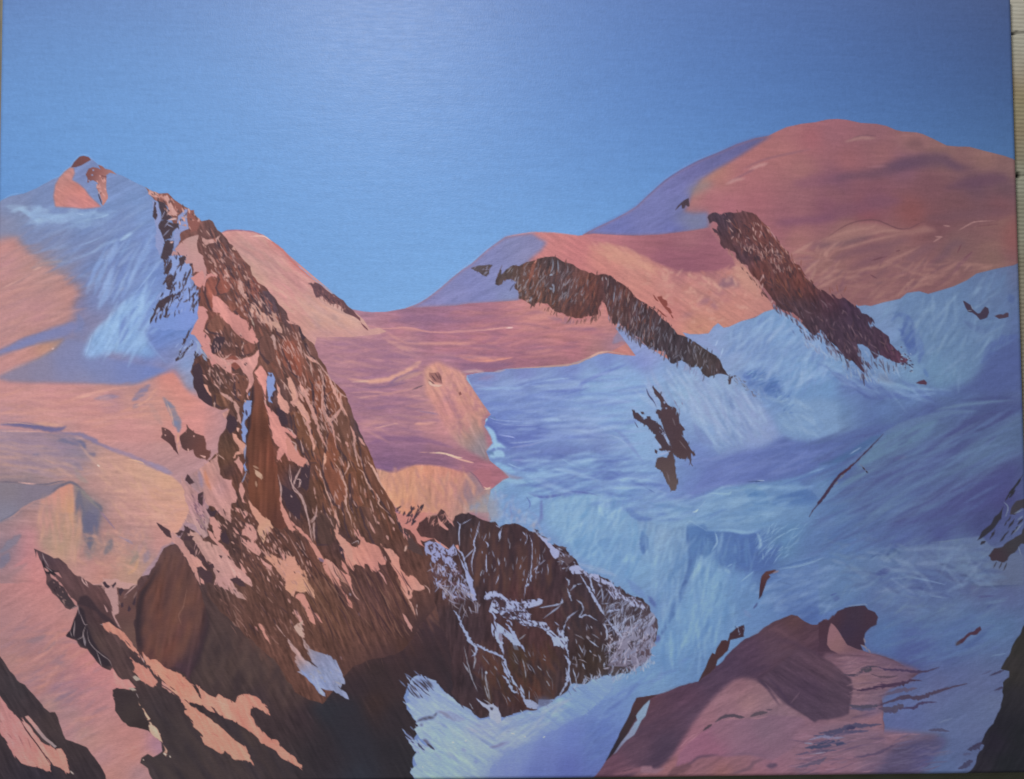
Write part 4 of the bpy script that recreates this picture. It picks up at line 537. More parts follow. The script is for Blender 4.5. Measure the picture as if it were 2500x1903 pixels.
# ---- snow ramp and brown knoll, lower right
region('painted_foreground_slope')
FG = 'R 215,1677 300,1560 400,1440 490,1280 560,1120 610,1010 650,900 680,800 760,790 900,775 1050,720 1150,680 1350,620 1440,540 1540,470 1700,300 1850,180 2000,110 Y 1400,1120 1500,1060 1640,1000 1690,980 1760,995 1800,1030 1860,1070 1900,1090 1960,1085 2050,1030 2080,1040 Z 70,940 100,960 160,900 200,850 280,810 380,800 500,790 540,840 610,870 635,920 620,1000 560,1020 500,1100 485,1160 500,1230 560,1310 700,1340 850,1400 950,1440 AA 1150,1040 700,960 900,1200 1400,1200 1350,1450 1100,1550 1000,1640 600,1660 0,1700'
fill('R 215,1677 300,1560 400,1440 490,1280 560,1120 610,1010 650,900 680,800 760,790 900,775 1050,720 1150,680 1350,620 1440,560 1540,470 1700,300 1850,180 2000,110 Y 1400,1120 1500,1060 1640,1000 1690,980 1760,995 1800,1030 1860,1070 1900,1090 1960,1085 2050,1030 2080,1040 Z 100,960 160,900 200,1050 320,1230 550,1300 800,1370 AA 900,450 1100,540 900,640 650,720 700,960 700,1700 0,1700', 'R 750,830,5c4046 900,1000,5a4350 700,1300,5b4552 400,1550,664854 1200,800,563f4e 1500,600,503f50 1900,300,523f50 1700,450,4c3c4e 1000,1300,4c3e4e 950,1450,4a3c4c 1300,1000,574454 Y 1700,1050,58403f 1600,1200,564048 1900,1200,543e46 1500,1300,584450 2000,1350,4c3844 AA 100,500,5a4650 150,750,4e3f4c 200,950,524250 50,300,4f3a46', tex=TX(-35, .035), rough=.8, save='fg')
for s, w, c, a in (('Y 1250,1230 1400,1150 1500,1130 1580,1160 1700,1250 1900,1360', 18, '7a5a5e', .7), ('Y 1480,1250 1700,1280 1900,1390 2100,1480', 50, '4a3a4a', .5), ('R 600,1240 900,1080 1200,950', 70, '4c3c4c', .4), ('R 900,780 1100,720 1350,640', 24, '6c5060', .4), ('R 1850,540 2000,500 2150,450', 40, '46384a', .6), ('R 850,1500 950,1400 1040,1310', 80, '473a4a', .5), ('R 420,1640 550,1580 720,1550', 30, '8c6068', .6), ('Y 1300,1500 1700,1380 2000,1400', 40, '5f4c5a', .5)):
    stroke(s, w, c, a, soft=4, idset=False)
# pink snow tongues
fill('R 1020,1490 1100,1390 1150,1300 1220,1200 1290,1080 1380,970 1450,880 1540,780 1650,680 1740,610 1830,590 1930,600 2050,650 @ 1890,1690 1915,1715 1960,1742 1990,1768 2050,1755 2110,1740 2160,1735 2160,1960 1500,1960 R 600,1677 700,1600 900,1590', 'R 1800,650,876268 1600,800,8f6a70 2000,700,846468 1900,850,94706f 1500,1000,8f666c 1300,1200,8f636c 1200,1350,8f606c 1600,1000,8a6870 2100,850,8a6c70 1700,1200,8a6472 2000,1100,816570 2100,1250,7b6472 1500,1300,8d6072 1400,1500,825c60 1800,1480,866064 2100,1450,8a6270 1100,1550,8a605e 1600,1600,8c605a 2000,1650,8a5f66 2150,1000,7d6470', soft=4, tex=TX(-35, .03), clip='fg')
fill('R 1390,1175 1480,1100 1580,1040 1680,1030 1830,1035 1900,1025 2000,1025 2120,985 @ 1888,1748 1955,1752 1985,1775 2000,1800 AA 0,1180 R 2150,1480 1900,1420 1650,1440 1500,1420 1380,1440 1200,1520 1100,1560 1150,1400 1250,1280', 'R 1400,1250,8e5f70 1600,1150,886470 1800,1200,846472 2050,1150,7c6270 1500,1380,8a5c6c 1900,1350,806070', soft=1.5, tex=TX(-20, .02), clip='fg', idset=False)
for s, w, c in (('R 1400,1160 1450,1120 1500,1090', 28, '4c4048'), ('R 1530,1070 1600,1020 1700,995 1800,1010 1850,1015', 34, '4f4650'), ('R 1910,1005 2000,970 2100,960', 40, '544a52'), ('R 2080,935 2150,930', 18, '5c4c58')):
    stroke(s, w, c, .95, idset=False)
strokes('R 1620,1050 1700,1030 1800,1040|R 1900,1030 2000,1025 2100,1000', 12, '9c7478', alpha=.8)
strokes('R 1150,1340 1250,1240 1400,1150|R 1240,1290 1350,1200', 12, 'a87880', alpha=.7)
for s, w, c, a in (('R 1100,1590 1250,1520 1350,1450 1480,1425 1580,1420', 26, '5c4656', .8), ('R 1580,1425 1850,1405 2150,1430', 18, '705868', .6), ('R 1700,1630 1900,1560 1950,1500 2100,1450', 36, '604c58', .6), ('R 1640,1640 1800,1600 1950,1570', 14, '664c56', .6), ('R 2080,1540 2207,1530', 50, '54465a', .8), ('R 1020,1640 1150,1580 1280,1530', 90, '64484c', .7)):
    stroke(s, w, c, a, soft=2, idset=False)
strokes('R 440,1640 700,1580 850,1550', 40, '8a5f66', alpha=.7, soft=3); strokes('R 530,1600 600,1580 660,1570', 10, '4c3844', alpha=.7)
fill('R 740,1540 850,1540 860,1570 1000,1560 900,1620 720,1610', '8c6a74', soft=1.5, alpha=.9, idset=False)
# brown knoll face + lit facet
region('painted_rock_knoll')
fill('Z 0,980 60,940 90,965 160,900 200,850 280,812 380,800 500,790 540,840 610,870 635,920 620,1000 560,1020 500,1100 485,1160 500,1230 450,1220 480,1280 380,1260 300,1220 240,1120 190,1030 140,985 120,1000 100,1080 95,1200 120,1260 200,1330 100,1300 0,1290', 'Z 400,900,3d3340 300,1050,3a3142 550,920,42323c 450,1180,3e303c 30,1050,49343c 150,950,46333a 60,1250,4a3742', rough=.8)
fill('Z 130,985 165,1010 210,1070 260,1150 310,1220 400,1260 500,1290 600,1340 400,1330 230,1335 130,1270 90,1210 95,1120 110,1030', 'Z 140,1100,8a6468 200,1200,84625f 350,1290,6e5258 500,1310,6c5058', soft=1, rough=.5)
strokes('Z 450,1215 500,1240 520,1280|Z 485,1140 500,1200|Z 530,1260 560,1310', 16, '8a7c84', alpha=.8)
strokes('Z 280,803 380,793 500,780 520,800', 9, '7a90ae', alpha=.7)
# pink ledges right of the tongue
region('painted_foreground_slope')
fill('AA 60,330 560,320 700,360 850,420 1000,470 1100,520 950,570 1050,610 900,650 760,720 700,800 650,880 720,940 620,985 480,1030 300,1085 100,1145 0,1160 -150,1130 -150,1000 0,900', 'AA 200,400,735660 450,360,725664 350,500,876872 700,420,6c5668 900,470,665468 450,600,866666 650,620,7c6066 850,600,70596a 450,800,7e626a 620,760,74606e 650,560,7a6068 400,970,7c6068 150,1090,87666e 560,960,6f5c74 0,1060,80606c', soft=4, tex=TX(-8, .03))
fill('AA 1100,1700 -250,1700 -250,1150 -100,1110 300,1080 560,1140 900,1168 1150,1190 1300,1205 1250,1280 1150,1420 1080,1560', 'AA 800,1230,80626e 500,1330,7a6270 300,1500,82626e 100,1600,87616c 1050,1210,7a6470 700,1450,6f5c70 600,1600,6c5a70 -100,1300,846470 200,1300,76606e', soft=6, tex=TX(-10, .03))
fill('AA 600,1680 690,1500 760,1380 850,1310 1050,1245 1250,1215 1360,1225 1390,1270 1300,1400 1200,1500 1100,1600 1050,1680', 'AA 900,1350,4c4762 1200,1300,4e4c6a 800,1550,544d68 1150,1450,50507a', soft=9, alpha=.92, tex=TX(-15, .03))
# rounded brown lobe
fill('AA -250,300 -100,300 60,380 150,430 270,540 350,600 372,700 345,850 322,980 250,1010 100,1040 0,1042 @ 1990,1766 1960,1744 1915,1717 1890,1692 1850,1665', 'AA 100,500,5a4650 150,750,4e3f4c 250,650,52424e 200,950,544452 -80,700,4c3c4c -50,950,504150 0,400,55414c', soft=1.2, tex=TX(40, .04))
strokes('@ 1850,1655 1880,1690 1905,1725|@ 1870,1650 1900,1680 1925,1715 1950,1735', 24, '46384a', alpha=.7, soft=2)
strokes('@ 1868,1668 1900,1702 1930,1730|@ 1955,1690 1930,1720', 14, '705a66', alpha=.6, soft=1)
# dark cracks and ledge shadows
for s, w, c, a in (('AA 270,552 380,562 440,540 470,500 520,470 640,468', 26, '3c3a48', .95), ('AA 470,490 510,510 545,500 560,470', 36, '3e4048', .9), ('AA 640,470 720,500 850,505 1000,520 1150,520 1300,475', 22, '463a54', .95), ('AA 560,545 650,575 760,580 850,568', 16, '4c404c', .8),
                   ('AA 365,705 450,722 600,700 700,678 850,662 950,635 1000,615 1110,620', 30, '443448', .95), ('AA 600,690 680,672 750,670', 40, '44344a', .8), ('AA 560,360 300,345 100,345', 14, '5c4650', .6), ('AA 100,440 250,530', 14, '5a4650', .6), ('AA 370,760 480,765 560,750', 14, '66505c', .6),
                   ('AA 640,790 850,735 960,715 1060,700', 34, '5c4c60', .7), ('AA 325,880 420,905 560,900 650,880', 40, '4c4858', .95), ('AA 330,920 500,930 620,920', 30, '54506a', .8), ('AA 620,900 720,860 850,815 950,795 1050,805 1150,785 1250,745 1380,705 1600,650', 34, '4a3e54', .95), ('AA 640,920 780,930 880,900 900,870', 54, '50465a', .85), ('AA 860,915 1020,912 1080,870 1160,855 1270,850', 24, '443858', .9), ('AA 700,955 820,950', 24, '4c4462', .7),
                   ('AA 340,1030 450,1000 600,965', 16, '645064', .7), ('AA 0,1185 120,1175 250,1150 300,1120 420,1105 560,1100 680,1090', 40, '4a4862', .95), ('AA -60,1215 100,1210 260,1190 400,1170 540,1160', 34, '4c4a66', .9), ('AA 290,1140 400,1118', 36, '3c3a56', .9), ('AA -120,1265 20,1225 150,1235 280,1230', 24, '7c80a0', .7), ('AA -60,1300 80,1280 200,1290 300,1300', 36, '36405e', .95), ('AA -150,1345 0,1330 140,1315', 40, '3a425e', .9), ('AA -160,1290 -60,1300', 14, '8088a4', .7), ('AA -250,1420 -100,1395 60,1375 200,1370', 26, '504c66', .9), ('AA -100,1410 80,1390', 10, '9096ae', .6), ('AA -250,1560 -120,1520 0,1490 90,1440', 34, '565066', .85), ('AA 200,1390 400,1335 650,1285', 14, '6a566c', .7), ('AA 370,1445 500,1432 650,1395 760,1340 850,1300', 22, '544860', .85), ('AA 100,1480 300,1450', 14, '6a5468', .6),
                   ('AA 1180,1155 1300,1150 1410,1165', 24, '4a4662', .8), ('AA 1600,1365 1700,1330 1760,1290', 40, '3a3650', .8), ('AA 1500,1570 1600,1520 1660,1480', 44, '3e3a56', .8), ('AA 1550,1420 1640,1400', 24, '4a4a6c', .6), ('AA 1100,1535 1210,1520', 30, '4c466a', .6), ('AA 1280,1075 1450,1025', 16, '6a7a9e', .5), ('AA 700,1225 900,1195 1100,1200', 14, '947480', .6)):
    stroke(s, w*1.25, c, a, soft=0, jag=.28, idset=False)
scatter('AA -200,1200 700,1200 600,1600 -200,1640', 90, -10, 8, (20, 80), (2, 4), '8e6876 6a5468 947280 5c4c64 7a6478', (.35, .7))
scatter('AA 100,350 900,450 700,800 350,850 370,560', 60, -6, 8, (15, 60), (2, 4), '8c6c74 6a5464 96747a', (.3, .6))
scatter('AA 900,1200 1400,1250 1200,1600 800,1640', 50, -14, 8, (20, 70), (2, 5), '5c5474 48466a 66607c', (.3, .6))
# snow notch + dark lip at its left edge
region('painted_rock_outcrop')
fill('R 350,1490 430,1340 500,1190 570,1050 620,950 660,850 680,800 760,790 900,775 830,820 700,960 680,1020 640,1090 600,1170 520,1310 440,1400', 'R 700,850,4a3438 600,1100,3c3036 450,1370,302a34', rough=.5)
fill('R 832,822 825,860 800,930 780,1000 740,1050 700,1130 660,1200 580,1260 470,1390 430,1420 500,1310 600,1180 660,1080 690,1050 675,1000 700,960 760,890', 'R 780,900,7c96b4 720,1030,7894b4 600,1230,7e88a8 480,1380,6f7090', rough=.4)
fill('R 1400,590 1370,620 1350,620 1440,470 1460,400 1500,325 1535,335 1560,270 1600,190 1640,175 1655,190 1690,110 1760,50 1840,10 1850,60 1830,150 1760,160 1700,175 1680,240 1665,300 1620,350 1560,400 1530,490 1480,540', 'R 1480,450,463236 1600,280,4a3234 1780,90,42303a', rough=.8)
scatter('R 1750,30 1850,20 1850,150 1760,150', 12, 80, 30, (3, 8), (1.5, 3), '8090b4 342a38', (.6, .9))
fill('Y 1335,810 1350,740 1360,640 1370,560 1420,510 1470,500 1530,505 1490,540 1450,560 1470,580 1430,610 1400,700 1370,770', 'Y 1440,530,5a3c3a 1400,640,4c3238 1360,770,3c2c3c', rough=.8)
strokes('Y 1490,535 1560,505', 18, '9a7c80', alpha=.7, soft=1)
# snowy rocks at the right edge
fill('X 1700,1420 1760,1330 1850,1240 1920,1130 1990,1050 1960,1180 1850,1320 1740,1400', '33323e', rough=1)
strokes('X 2010,990 2060,910 2120,830 2207,700|X 2050,960 2120,870', 24, '30303a', jag=.3)
fill('X 2060,1120 2080,1050 2130,980 2207,970 2260,1000 2260,1130 2200,1060 2120,1120', '3f3c46', rough=1.5)
fill('X 1830,1590 1900,1520 2000,1450 2100,1390 2260,1250 2260,1500 2150,1450 2080,1560 2040,1620 2000,1660 1900,1650 1860,1640', 'X 1900,1590,3f343e 2100,1450,3c3a42', rough=2)
strokes('X 2070,1150 2000,1260|X 2110,1180 2040,1290|X 1950,1430 2050,1310|X 2070,1360 2150,1260|X 1840,1410 1900,1300|X 2140,1250 2207,1180|X 1740,1460 1800,1420', 22, '34323e', jag=.4)
strokes('X 1990,1000 2040,1060 2010,1170|X 2100,1130 2207,1080|X 2090,1350 2207,1220|X 2150,1480 2180,1580|X 2140,1200 2207,1150', 16, '6c7c98', alpha=.8)
strokes('Z 1880,390 1920,320|Z 1940,400 1980,320|Z 1990,420 2030,330', 12, '3a3640')
region('painted_rock_cliff')
fill('Z 2260,940 2207,1010 2160,1100 2090,1230 2040,1340 1990,1420 1960,1470 2050,1500 2050,1560 1990,1620 AA 1990,660 1990,760 1960,900 1920,1000 1880,1090 1810,1160 1770,1250 1740,1300 1780,1310 1700,1460 1670,1540 1640,1590 1600,1625 1600,1700 2300,1700 2300,100', 'Z 2150,1250,32302f 2100,1450,343036 AA 2100,500,35322f 2100,800,2d2b32 2000,1100,26252e 1900,1300,2a2633 2000,1500,23252b 2150,1200,25262c 1750,1500,2d2a34', rough=1, tex=TX(-60, .03))
strokes('Z 1840,1550 1920,1520 2000,1490|AA 1890,730 1960,700 1990,690|AA 1640,1350 1720,1300 1770,1290', 24, '3c3550', alpha=.8, soft=1)
strokes('Z 1760,1540 1870,1490', 14, '4a4a6c', alpha=.6, soft=1)
# ---- tall peak on the left: blue shaded and pink snow
region('painted_left_peak')
PK = 'A -200,700 0,635 130,570 260,545 400,490 560,400 640,370 700,310 760,265 800,210 860,148 900,138 960,150 1060,235 1130,265 1230,320 1330,360 1470,430 1560,480 1700,600 1850,700 1950,900 B 400,700 600,1000 600,1300 D 600,300 700,600 650,1000 @ 620,1000 600,1250 560,1300 400,1430 -60,1430'
fill(PK, 'A 200,580,7183b0 100,700,7488b6 500,500,6c84b8 800,200,7086be 1100,300,6f88c2 1300,450,6b88c0 850,350,7488c0 400,650,6b84b8 600,750,6c8ac2 900,800,6f92c8 1200,700,6c8cc6 1450,600,6a8cc6 250,850,7286b0 150,920,7a88ae 500,900,6d84b8 900,950,6a84bc 1300,900,6a84be 1550,800,6e90cc 1600,1050,6a88c8 1300,1100,6480bc 800,1100,6b82b8 450,1050,7082b0 300,1150,7f84a4 700,1250,7886ae 1000,1300,677eb6 1400,1300,627cba 1650,1400,6484c8 1300,1500,6078b8 900,1450,6a7cb0 1550,1600,6c8ccc 1000,1600,6c7cb0 '
     'A 80,1060,c08478 50,1150,bf8880 200,1130,b2847c 100,1300,bc8680 250,1250,b0847e 350,1350,a88680 150,1450,b8857c 400,1450,ac8478 300,1550,b4847a 600,1500,a8847e 700,1600,b5847c 100,1620,ba8880 500,1650,b6867e '
     'C 200,100,b88680 600,120,b78680 780,60,b2827a 400,300,bb8782 100,400,be8a84 700,250,b48480 700,380,ab8484 300,480,b4867f 100,600,bb8878 850,200,727ab0 850,450,6c7cb4 1000,150,657cb8 1200,100,6a86c2 600,460,757db0 300,560,7c7ea8 100,670,8c80a0 400,650,b88670 250,720,bb857c 600,600,a88470 100,850,bb8580 450,740,b0847a 700,540,8c80a0 800,650,7280b2 200,950,8a809a 500,850,8482a4 700,800,787fae 400,930,847f9e 900,800,7080b6 1100,850,7080b8 1400,850,6c7ebc 1600,750,6078c0 1600,900,667cc0 1000,930,7a82b2 1300,930,787cac 1500,980,6678c0 1700,600,5f80cc 1800,500,5c80cc 1900,350,6488d0 2000,450,6084ce 1800,820,6a80c0 2000,850,7496d0 2030,1050,7098d0 1700,450,6484d0 1650,250,7090d4 1500,120,7496d2 '
     'C 150,1100,bf8880 500,1080,c08882 900,1050,ba8480 1300,1060,a88488 700,1150,bd8680 1100,1160,c08c80 1400,1100,b48c80 1200,1230,a8848c 1500,1060,a88a88 200,1250,c08a84 600,1280,c48a82 1000,1300,c48680 1400,1250,b8887e 1550,1150,a4848c 1600,1050,b0847c 1800,1000,c97f6e 1750,1100,c48470 1950,1100,c98272 1700,1250,bb8a78 2050,1250,c98476 1850,1350,c08874 2150,1350,c9887e 1600,1350,b78a7a 1800,1450,b88e7e 150,1380,b48a90 500,1420,c28e80 1000,1430,c48a80 1400,1450,c48680 2000,1450,c9847a 300,1520,86779a 100,1560,9c8298 700,1560,b58a86 1100,1560,c28a80 1500,1560,c48a84 400,1620,a88890', tex=TX(-18, .022), save='pk', rough=.3)
fill('A -100,1075 0,1050 100,1025 200,1018 250,1110 330,1190 400,1260 480,1340 600,1440 700,1490 780,1560 840,1620 C 835,60 800,150 765,270 770,370 700,410 450,500 250,575 150,620 0,690 -100,710', 'A 60,1100,bd8680 200,1100,b2847e 100,1300,b8868a 300,1350,ab8580 500,1480,a88480 700,1600,b0837c 250,1500,b4857f 100,1620,b88682 C 200,150,b48688 500,150,b28484 780,80,b4827a 400,320,b68486 100,420,b88886 650,300,b08480 300,500,b4847c', soft=9, idset=False, tex=TX(-20, .02))
fill('C -100,780 0,745 150,690 300,645 450,605 600,580 700,545 680,600 600,680 480,750 400,785 200,865 0,965 -100,1000', 'C 100,800,b98680 300,720,ba867c 500,650,b4866f 640,590,a0847c 50,920,b88684', soft=6, idset=False, tex=TX(-20, .02))
fill('C -100,1020 0,990 120,1035 400,1040 700,1030 900,1050 1150,1062 1400,1066 1500,1045 1620,1000 1720,950 1800,920 1880,925 1930,985 1980,1080 2060,1160 2207,1260 2207,1677 -100,1677', 'C 100,1100,bd8884 500,1100,bd8684 900,1090,b88484 1300,1080,b48688 700,1200,bd8682 1100,1160,c08c84 1400,1100,bd8c80 1200,1240,b08490 1600,1060,ae8682 200,1250,bd8884 600,1280,c08884 1000,1310,c28682 1400,1250,bb8a80 1550,1160,a88690 1800,1000,c88072 1750,1100,c48474 1950,1100,c88476 1700,1250,bd8a7c 2050,1250,c88678 1850,1350,c08878 2150,1350,c88880 1600,1350,bb8a7e 500,1420,c28e84 1000,1430,c28a82 1400,1450,c28682 2000,1450,c8867e 700,1560,b88c88 1100,1560,c08a82 1500,1560,c28a84 150,1400,b48a90 400,1600,b08a90', soft=5, idset=False, tex=TX(-10, .02))
fill('E -100,0 0,0 350,20 700,50 900,80 1000,130 1150,200 1400,290 1600,380 1850,500 1990,620 2100,800 2050,900 1980,1020 1940,1090 1840,1230 1750,1260 1700,1370 1600,1480 1540,1560 1500,1677 -100,1677', 'E 100,80,a48a9a 400,100,9c849a 700,130,8c7e98 900,180,b08a88 1000,250,a58a8c 300,200,a08598 100,300,b08c8c 400,300,a88a8c 700,250,9c8494 850,300,908294 1100,300,bb8c7c 1300,300,b88c7c 200,380,a88884 500,400,a88880 300,480,988488 650,470,b08c80 750,350,988690 900,420,b48c80 1200,480,bc9080 1400,400,c4967c 1600,480,c49a80 1500,600,c4987e 1800,550,c89a7c 1950,700,c8987e 1700,700,c69478 1300,600,ba8e80 1000,600,b88880 1100,700,bb8a80 1400,750,bd8c80 1900,850,cc967c 1650,850,c89480 1300,850,be8a82 1500,950,c08c84 1750,950,c69882 1900,1020,cb947c '
     'E 100,600,8a7c88 300,620,857684 550,610,8c7c86 100,720,827484 300,700,807488 500,680,807888 150,820,80748a 100,900,848090 350,760,947e84 700,600,c08878 720,700,c88874 620,750,bf8a7e 500,820,bc8880 300,880,b4867c 150,980,ac8480 50,1020,9c7e84 450,950,b8877c 600,950,b88a74 750,900,bd9078 680,1050,b48e70 780,1000,bd9470 780,1150,b98e6c 550,1100,a88a78 500,1220,a08a74 620,1200,a4897c 250,1100,b08084 150,1150,9c7c84 330,1150,bf7c80 100,1250,80788c 320,1280,c07c80 50,1350,7c7488 200,1350,a87c84 330,1400,c07a78 150,1500,a47c80 430,1500,c67e78 250,1600,b47e78 60,1600,98787c 400,1640,c07c78 '
     'E 850,700,8a7c84 900,800,7c7484 950,900,6f6b80 980,1000,6c6a82 900,950,7c7280 1000,1100,706c80 960,1200,807480 950,1300,8c7a80 1020,800,8c8084 1050,900,7c7684 1200,1000,b48478 1150,900,b88a84 1120,1100,b87e72 1150,1250,887c80 1180,1180,a88078 1080,1300,a88074 1300,1100,b4867e 1400,1150,ac888a 1550,1130,b08882 1700,1100,bc847c 1500,1250,a88284 1350,1300,b88c7c 1450,1350,9c8480 1600,1350,9c8088 1700,1250,bd847c 1550,1450,b08a7c 1400,1450,b4906c 1200,1400,bb8274 1000,1450,bc8078 850,1400,b88478 1100,1550,b98070 1300,1550,b48a78 900,1500,b88880 700,1350,b48c78 650,1280,b4966f 1450,1600,b8907c 1600,1500,b89080', soft=1.5, tex=TX(-12, .022), clip=None)
fill('E -50,580 0,570 330,592 560,602 700,562 620,625 570,690 420,760 280,830 130,950 0,1005 -50,1010', 'E 100,650,877c88 400,650,84788a 300,780,82788a 100,900,848094', soft=3, idset=False)
fill('E 580,690 650,622 760,580 800,602 806,760 800,900 640,900 600,800 500,820 430,780', 'E 700,640,c88a74 620,720,c48878 740,800,c0906c 550,790,ba8a80', soft=3, idset=False)
fill('E 800,600 830,610 920,700 980,770 1080,860 1092,900 1070,1000 1050,1150 1010,1300 960,1420 935,1300 935,1150 880,1040 840,900 815,750', 'E 840,700,8a7c82 900,850,7c7482 1000,900,74708a 980,1050,6c6a84 960,1200,787280 960,1350,8c7c80', soft=3.5, idset=False)
fill('E 0,120 300,130 620,110 850,150 950,230 1000,300 850,330 700,290 400,300 200,260 0,280', 'E 200,180,9c869a 600,180,94829a 850,220,8a809a', soft=10, alpha=.6, idset=False)
# ridge lines on the pink snow
for s, w, c, a in (('C 0,1490 150,1490 350,1510 550,1545 660,1540 720,1510', 40, '6f6894', .8), ('C 100,1500 300,1500 600,1550', 26, '6a6490', .6), ('C 580,1570 750,1590 880,1600 920,1620 1050,1677 E 1000,120 1080,160 1250,230', 34, '8078a0', .7), ('E 1080,150 1200,210 1400,280 1600,370 1750,440 1850,490', 40, '9884a4', .6), ('E 1600,350 1750,420 1870,480', 40, '9c8cac', .6), ('E 620,120 750,125 880,150 930,210', 50, '6c6c90', .75), ('E 950,260 1020,270 1000,290', 26, '706c8c', .6), ('E 700,310 800,370 900,440', 60, '90829a', .5), ('E 350,270 430,265', 26, '7c7898', .6),
                   ('C 0,1480 200,1475 400,1500', 10, 'd8a890', .5), ('C 350,1480 700,1500', 26, 'c89a80', .6), ('E 0,20 200,20 550,30', 10, 'd0a090', .6), ('E 200,570 330,585 400,590', 10, 'd8a89c', .8), ('E 0,565 200,570', 10, '6c6478', .6), ('E 330,590 500,590 650,560 720,560', 12, '70687c', .7), ('E 570,680 620,630 700,590 760,570 830,600 920,680', 22, '66647c', .8), ('E 800,600 900,680 980,760 1080,850', 30, '8c8484', .7), ('E 1000,770 1080,830 1100,890', 24, '6c6c80', .7), ('E 1080,880 1150,960 1250,1080', 20, '94788c', .7), ('E 1280,1150 1400,1210 1440,1240', 20, '9484a0', .6),
                   ('E 860,650 860,800 900,1000 960,1150 960,1300', 80, '6a6880', .55), ('E 950,880 980,1000 1000,1150', 110, '666482', .5), ('E 1210,1180 1180,1260 1130,1350', 60, '7a7480', .6), ('E 1400,1460 1480,1350 1420,1310', 40, '8a8078', .5), ('E 1600,1300 1560,1440', 50, '908094', .5), ('E 1500,1380 1460,1500 1380,1560', 22, 'c89a6c', .5), ('E 780,760 770,900 790,1060', 40, 'c4966c', .45), ('E 30,980 150,930 250,850 400,770 570,740', 20, 'b48880', .5), ('E 0,990 100,940 220,860', 16, '6c6c84', .5), ('E 0,1330 130,1220 230,1130', 60, '7c7c94', .5), ('E 0,1500 100,1330', 70, '747490', .5), ('E 150,1480 250,1430 300,1380', 30, 'c08080', .5), ('E 0,1640 150,1540 300,1440', 40, '98787c', .4),
                   ('E 800,400 870,520 960,580', 40, '9c8c88', .5), ('E 850,140 950,270 1070,390 1130,500', 26, 'c8a08c', .4), ('E 1050,380 1080,400', 12, 'e8ccc0', .8), ('E 1380,320 1500,345 1560,370', 14, 'd4a884', .7), ('E 450,310 600,380 700,460 800,520', 30, 'c09480', .6), ('E 0,380 200,400 500,440 650,480', 24, 'bb9484', .5), ('E 400,270 500,340 600,400', 10, '94848c', .5),
                   ('C 1430,1240 1520,1160 1620,1060', 60, '847ca0', .7), ('C 1430,1320 1500,1270', 36, '8c80a0', .6), ('C 1010,1215 1150,1200 1290,1190', 40, '9484a4', .6), ('C 760,1230 900,1180 1150,1120 1400,1090', 22, 'd8a08c', .6), ('C 850,1210 1000,1170', 12, 'dcac94', .6), ('C 1450,1300 1560,1250 1650,1180', 18, 'd09c84', .6), ('C 1500,1350 1620,1280', 14, 'd0a088', .5), ('C 1700,1100 1600,1200', 30, 'c88e78', .5), ('C 1760,1200 1850,1320 1920,1480 1930,1580', 60, '7c809c', .75), ('C 1880,1400 1900,1520', 50, '7480a4', .6), ('C 1800,1250 1850,1380 1880,1500', 14, 'd0a48c', .5), ('C 1600,1250 1680,1380 1750,1500', 50, 'a88884', .4), ('C 1750,950 1850,915 1900,935 1950,1010', 24, 'a8849c', .5),
                   ('C 0,960 120,900 250,860 330,830', 22, 'c8968c', .7), ('C 330,830 450,780 560,700', 16, 'b09c94', .5), ('C 250,890 300,860', 10, '645c74', .6), ('C 560,680 590,670', 10, 'f0c8b8', .9), ('C 820,980 1000,945', 14, '98a4cc', .6), ('C 0,700 250,640 450,540 700,450', 50, '787cac', .6), ('C 120,640 300,570 500,500', 40, '7078ac', .5), ('C 850,300 870,420 800,500', 60, '6c7cb4', .4)):
    stroke(s, w*1.25, c, min(1, a*1.2), soft=2.1 if w > 20 else 0, thick=.25)
fill('C -50,720 0,695 150,622 450,502 700,412 770,372 860,420 730,540 600,578 300,643 0,743 -50,760', '757db2', soft=4, idset=False, alpha=.9)
fill('C -50,985 0,968 200,868 400,788 600,682 720,560 900,600 1200,780 1500,840 1850,895 1720,950 1500,1040 1400,1060 900,1045 400,1035 100,1025', 'C 200,960,8a829e 450,870,8682a2 700,800,7a80ae 1000,850,7280b6 1400,900,6c7ebc 1650,920,667cc0 900,980,8084ae', soft=5, idset=False, alpha=.9)
fill('A -50,860 0,840 200,880 500,900 400,1060 330,1180 250,1100 200,1010 100,1010 0,1040 -50,1060', 'A 100,930,7c88ae 350,980,7084b4', soft=10, idset=False, alpha=.8)
# wind marks and light patches on the blue
for s, w, c, a in (('A 190,700 280,740 350,800 420,830', 40, '8cb0d8', .7), ('A 290,780 400,740 460,710', 40, '84a8d4', .7), ('A 350,820 440,820', 30, '88b0dc', .7), ('A 700,800 900,790 1000,800 1180,760', 50, '7ca0d0', .5), ('A 820,760 910,775', 10, 'b4d0ec', .8), ('A 1000,820 1100,800 1180,770', 14, '98bce0', .6), ('A 740,860 900,850', 16, '88acd8', .5), ('A 880,930 1000,880', 14, '84a8d4', .4), ('A 800,1260 1000,1180 1150,1090 1300,1040 1420,970 1560,860', 26, '8cacd8', .6), ('A 1290,1060 1380,1000 1430,960', 26, '98bce4', .7), ('A 860,1110 1000,1060 1100,1010', 14, '84a4d4', .5), ('A 1230,1190 1400,1140', 12, '7c9cd0', .5), ('A 330,1350 500,1290 750,1280', 40, '9098b0', .5), ('A 1440,1640 1560,1500 1650,1380 1700,1290', 12, '8cb0e4', .6), ('A 1620,1560 1690,1440', 12, '84a8e0', .5), ('A 1280,1590 1370,1560', 30, '8c90ac', .5), ('A 0,1580 150,1510 330,1420', 12, 'dcb0a0', .6), ('A 120,1540 250,1470 350,1410', 18, '9c7c84', .5), ('A 350,1380 450,1340', 14, 'd0ac9c', .6)):
    stroke(s, w*1.3, c, min(1, a*1.1), soft=2 if w > 20 else 0, thick=.3)
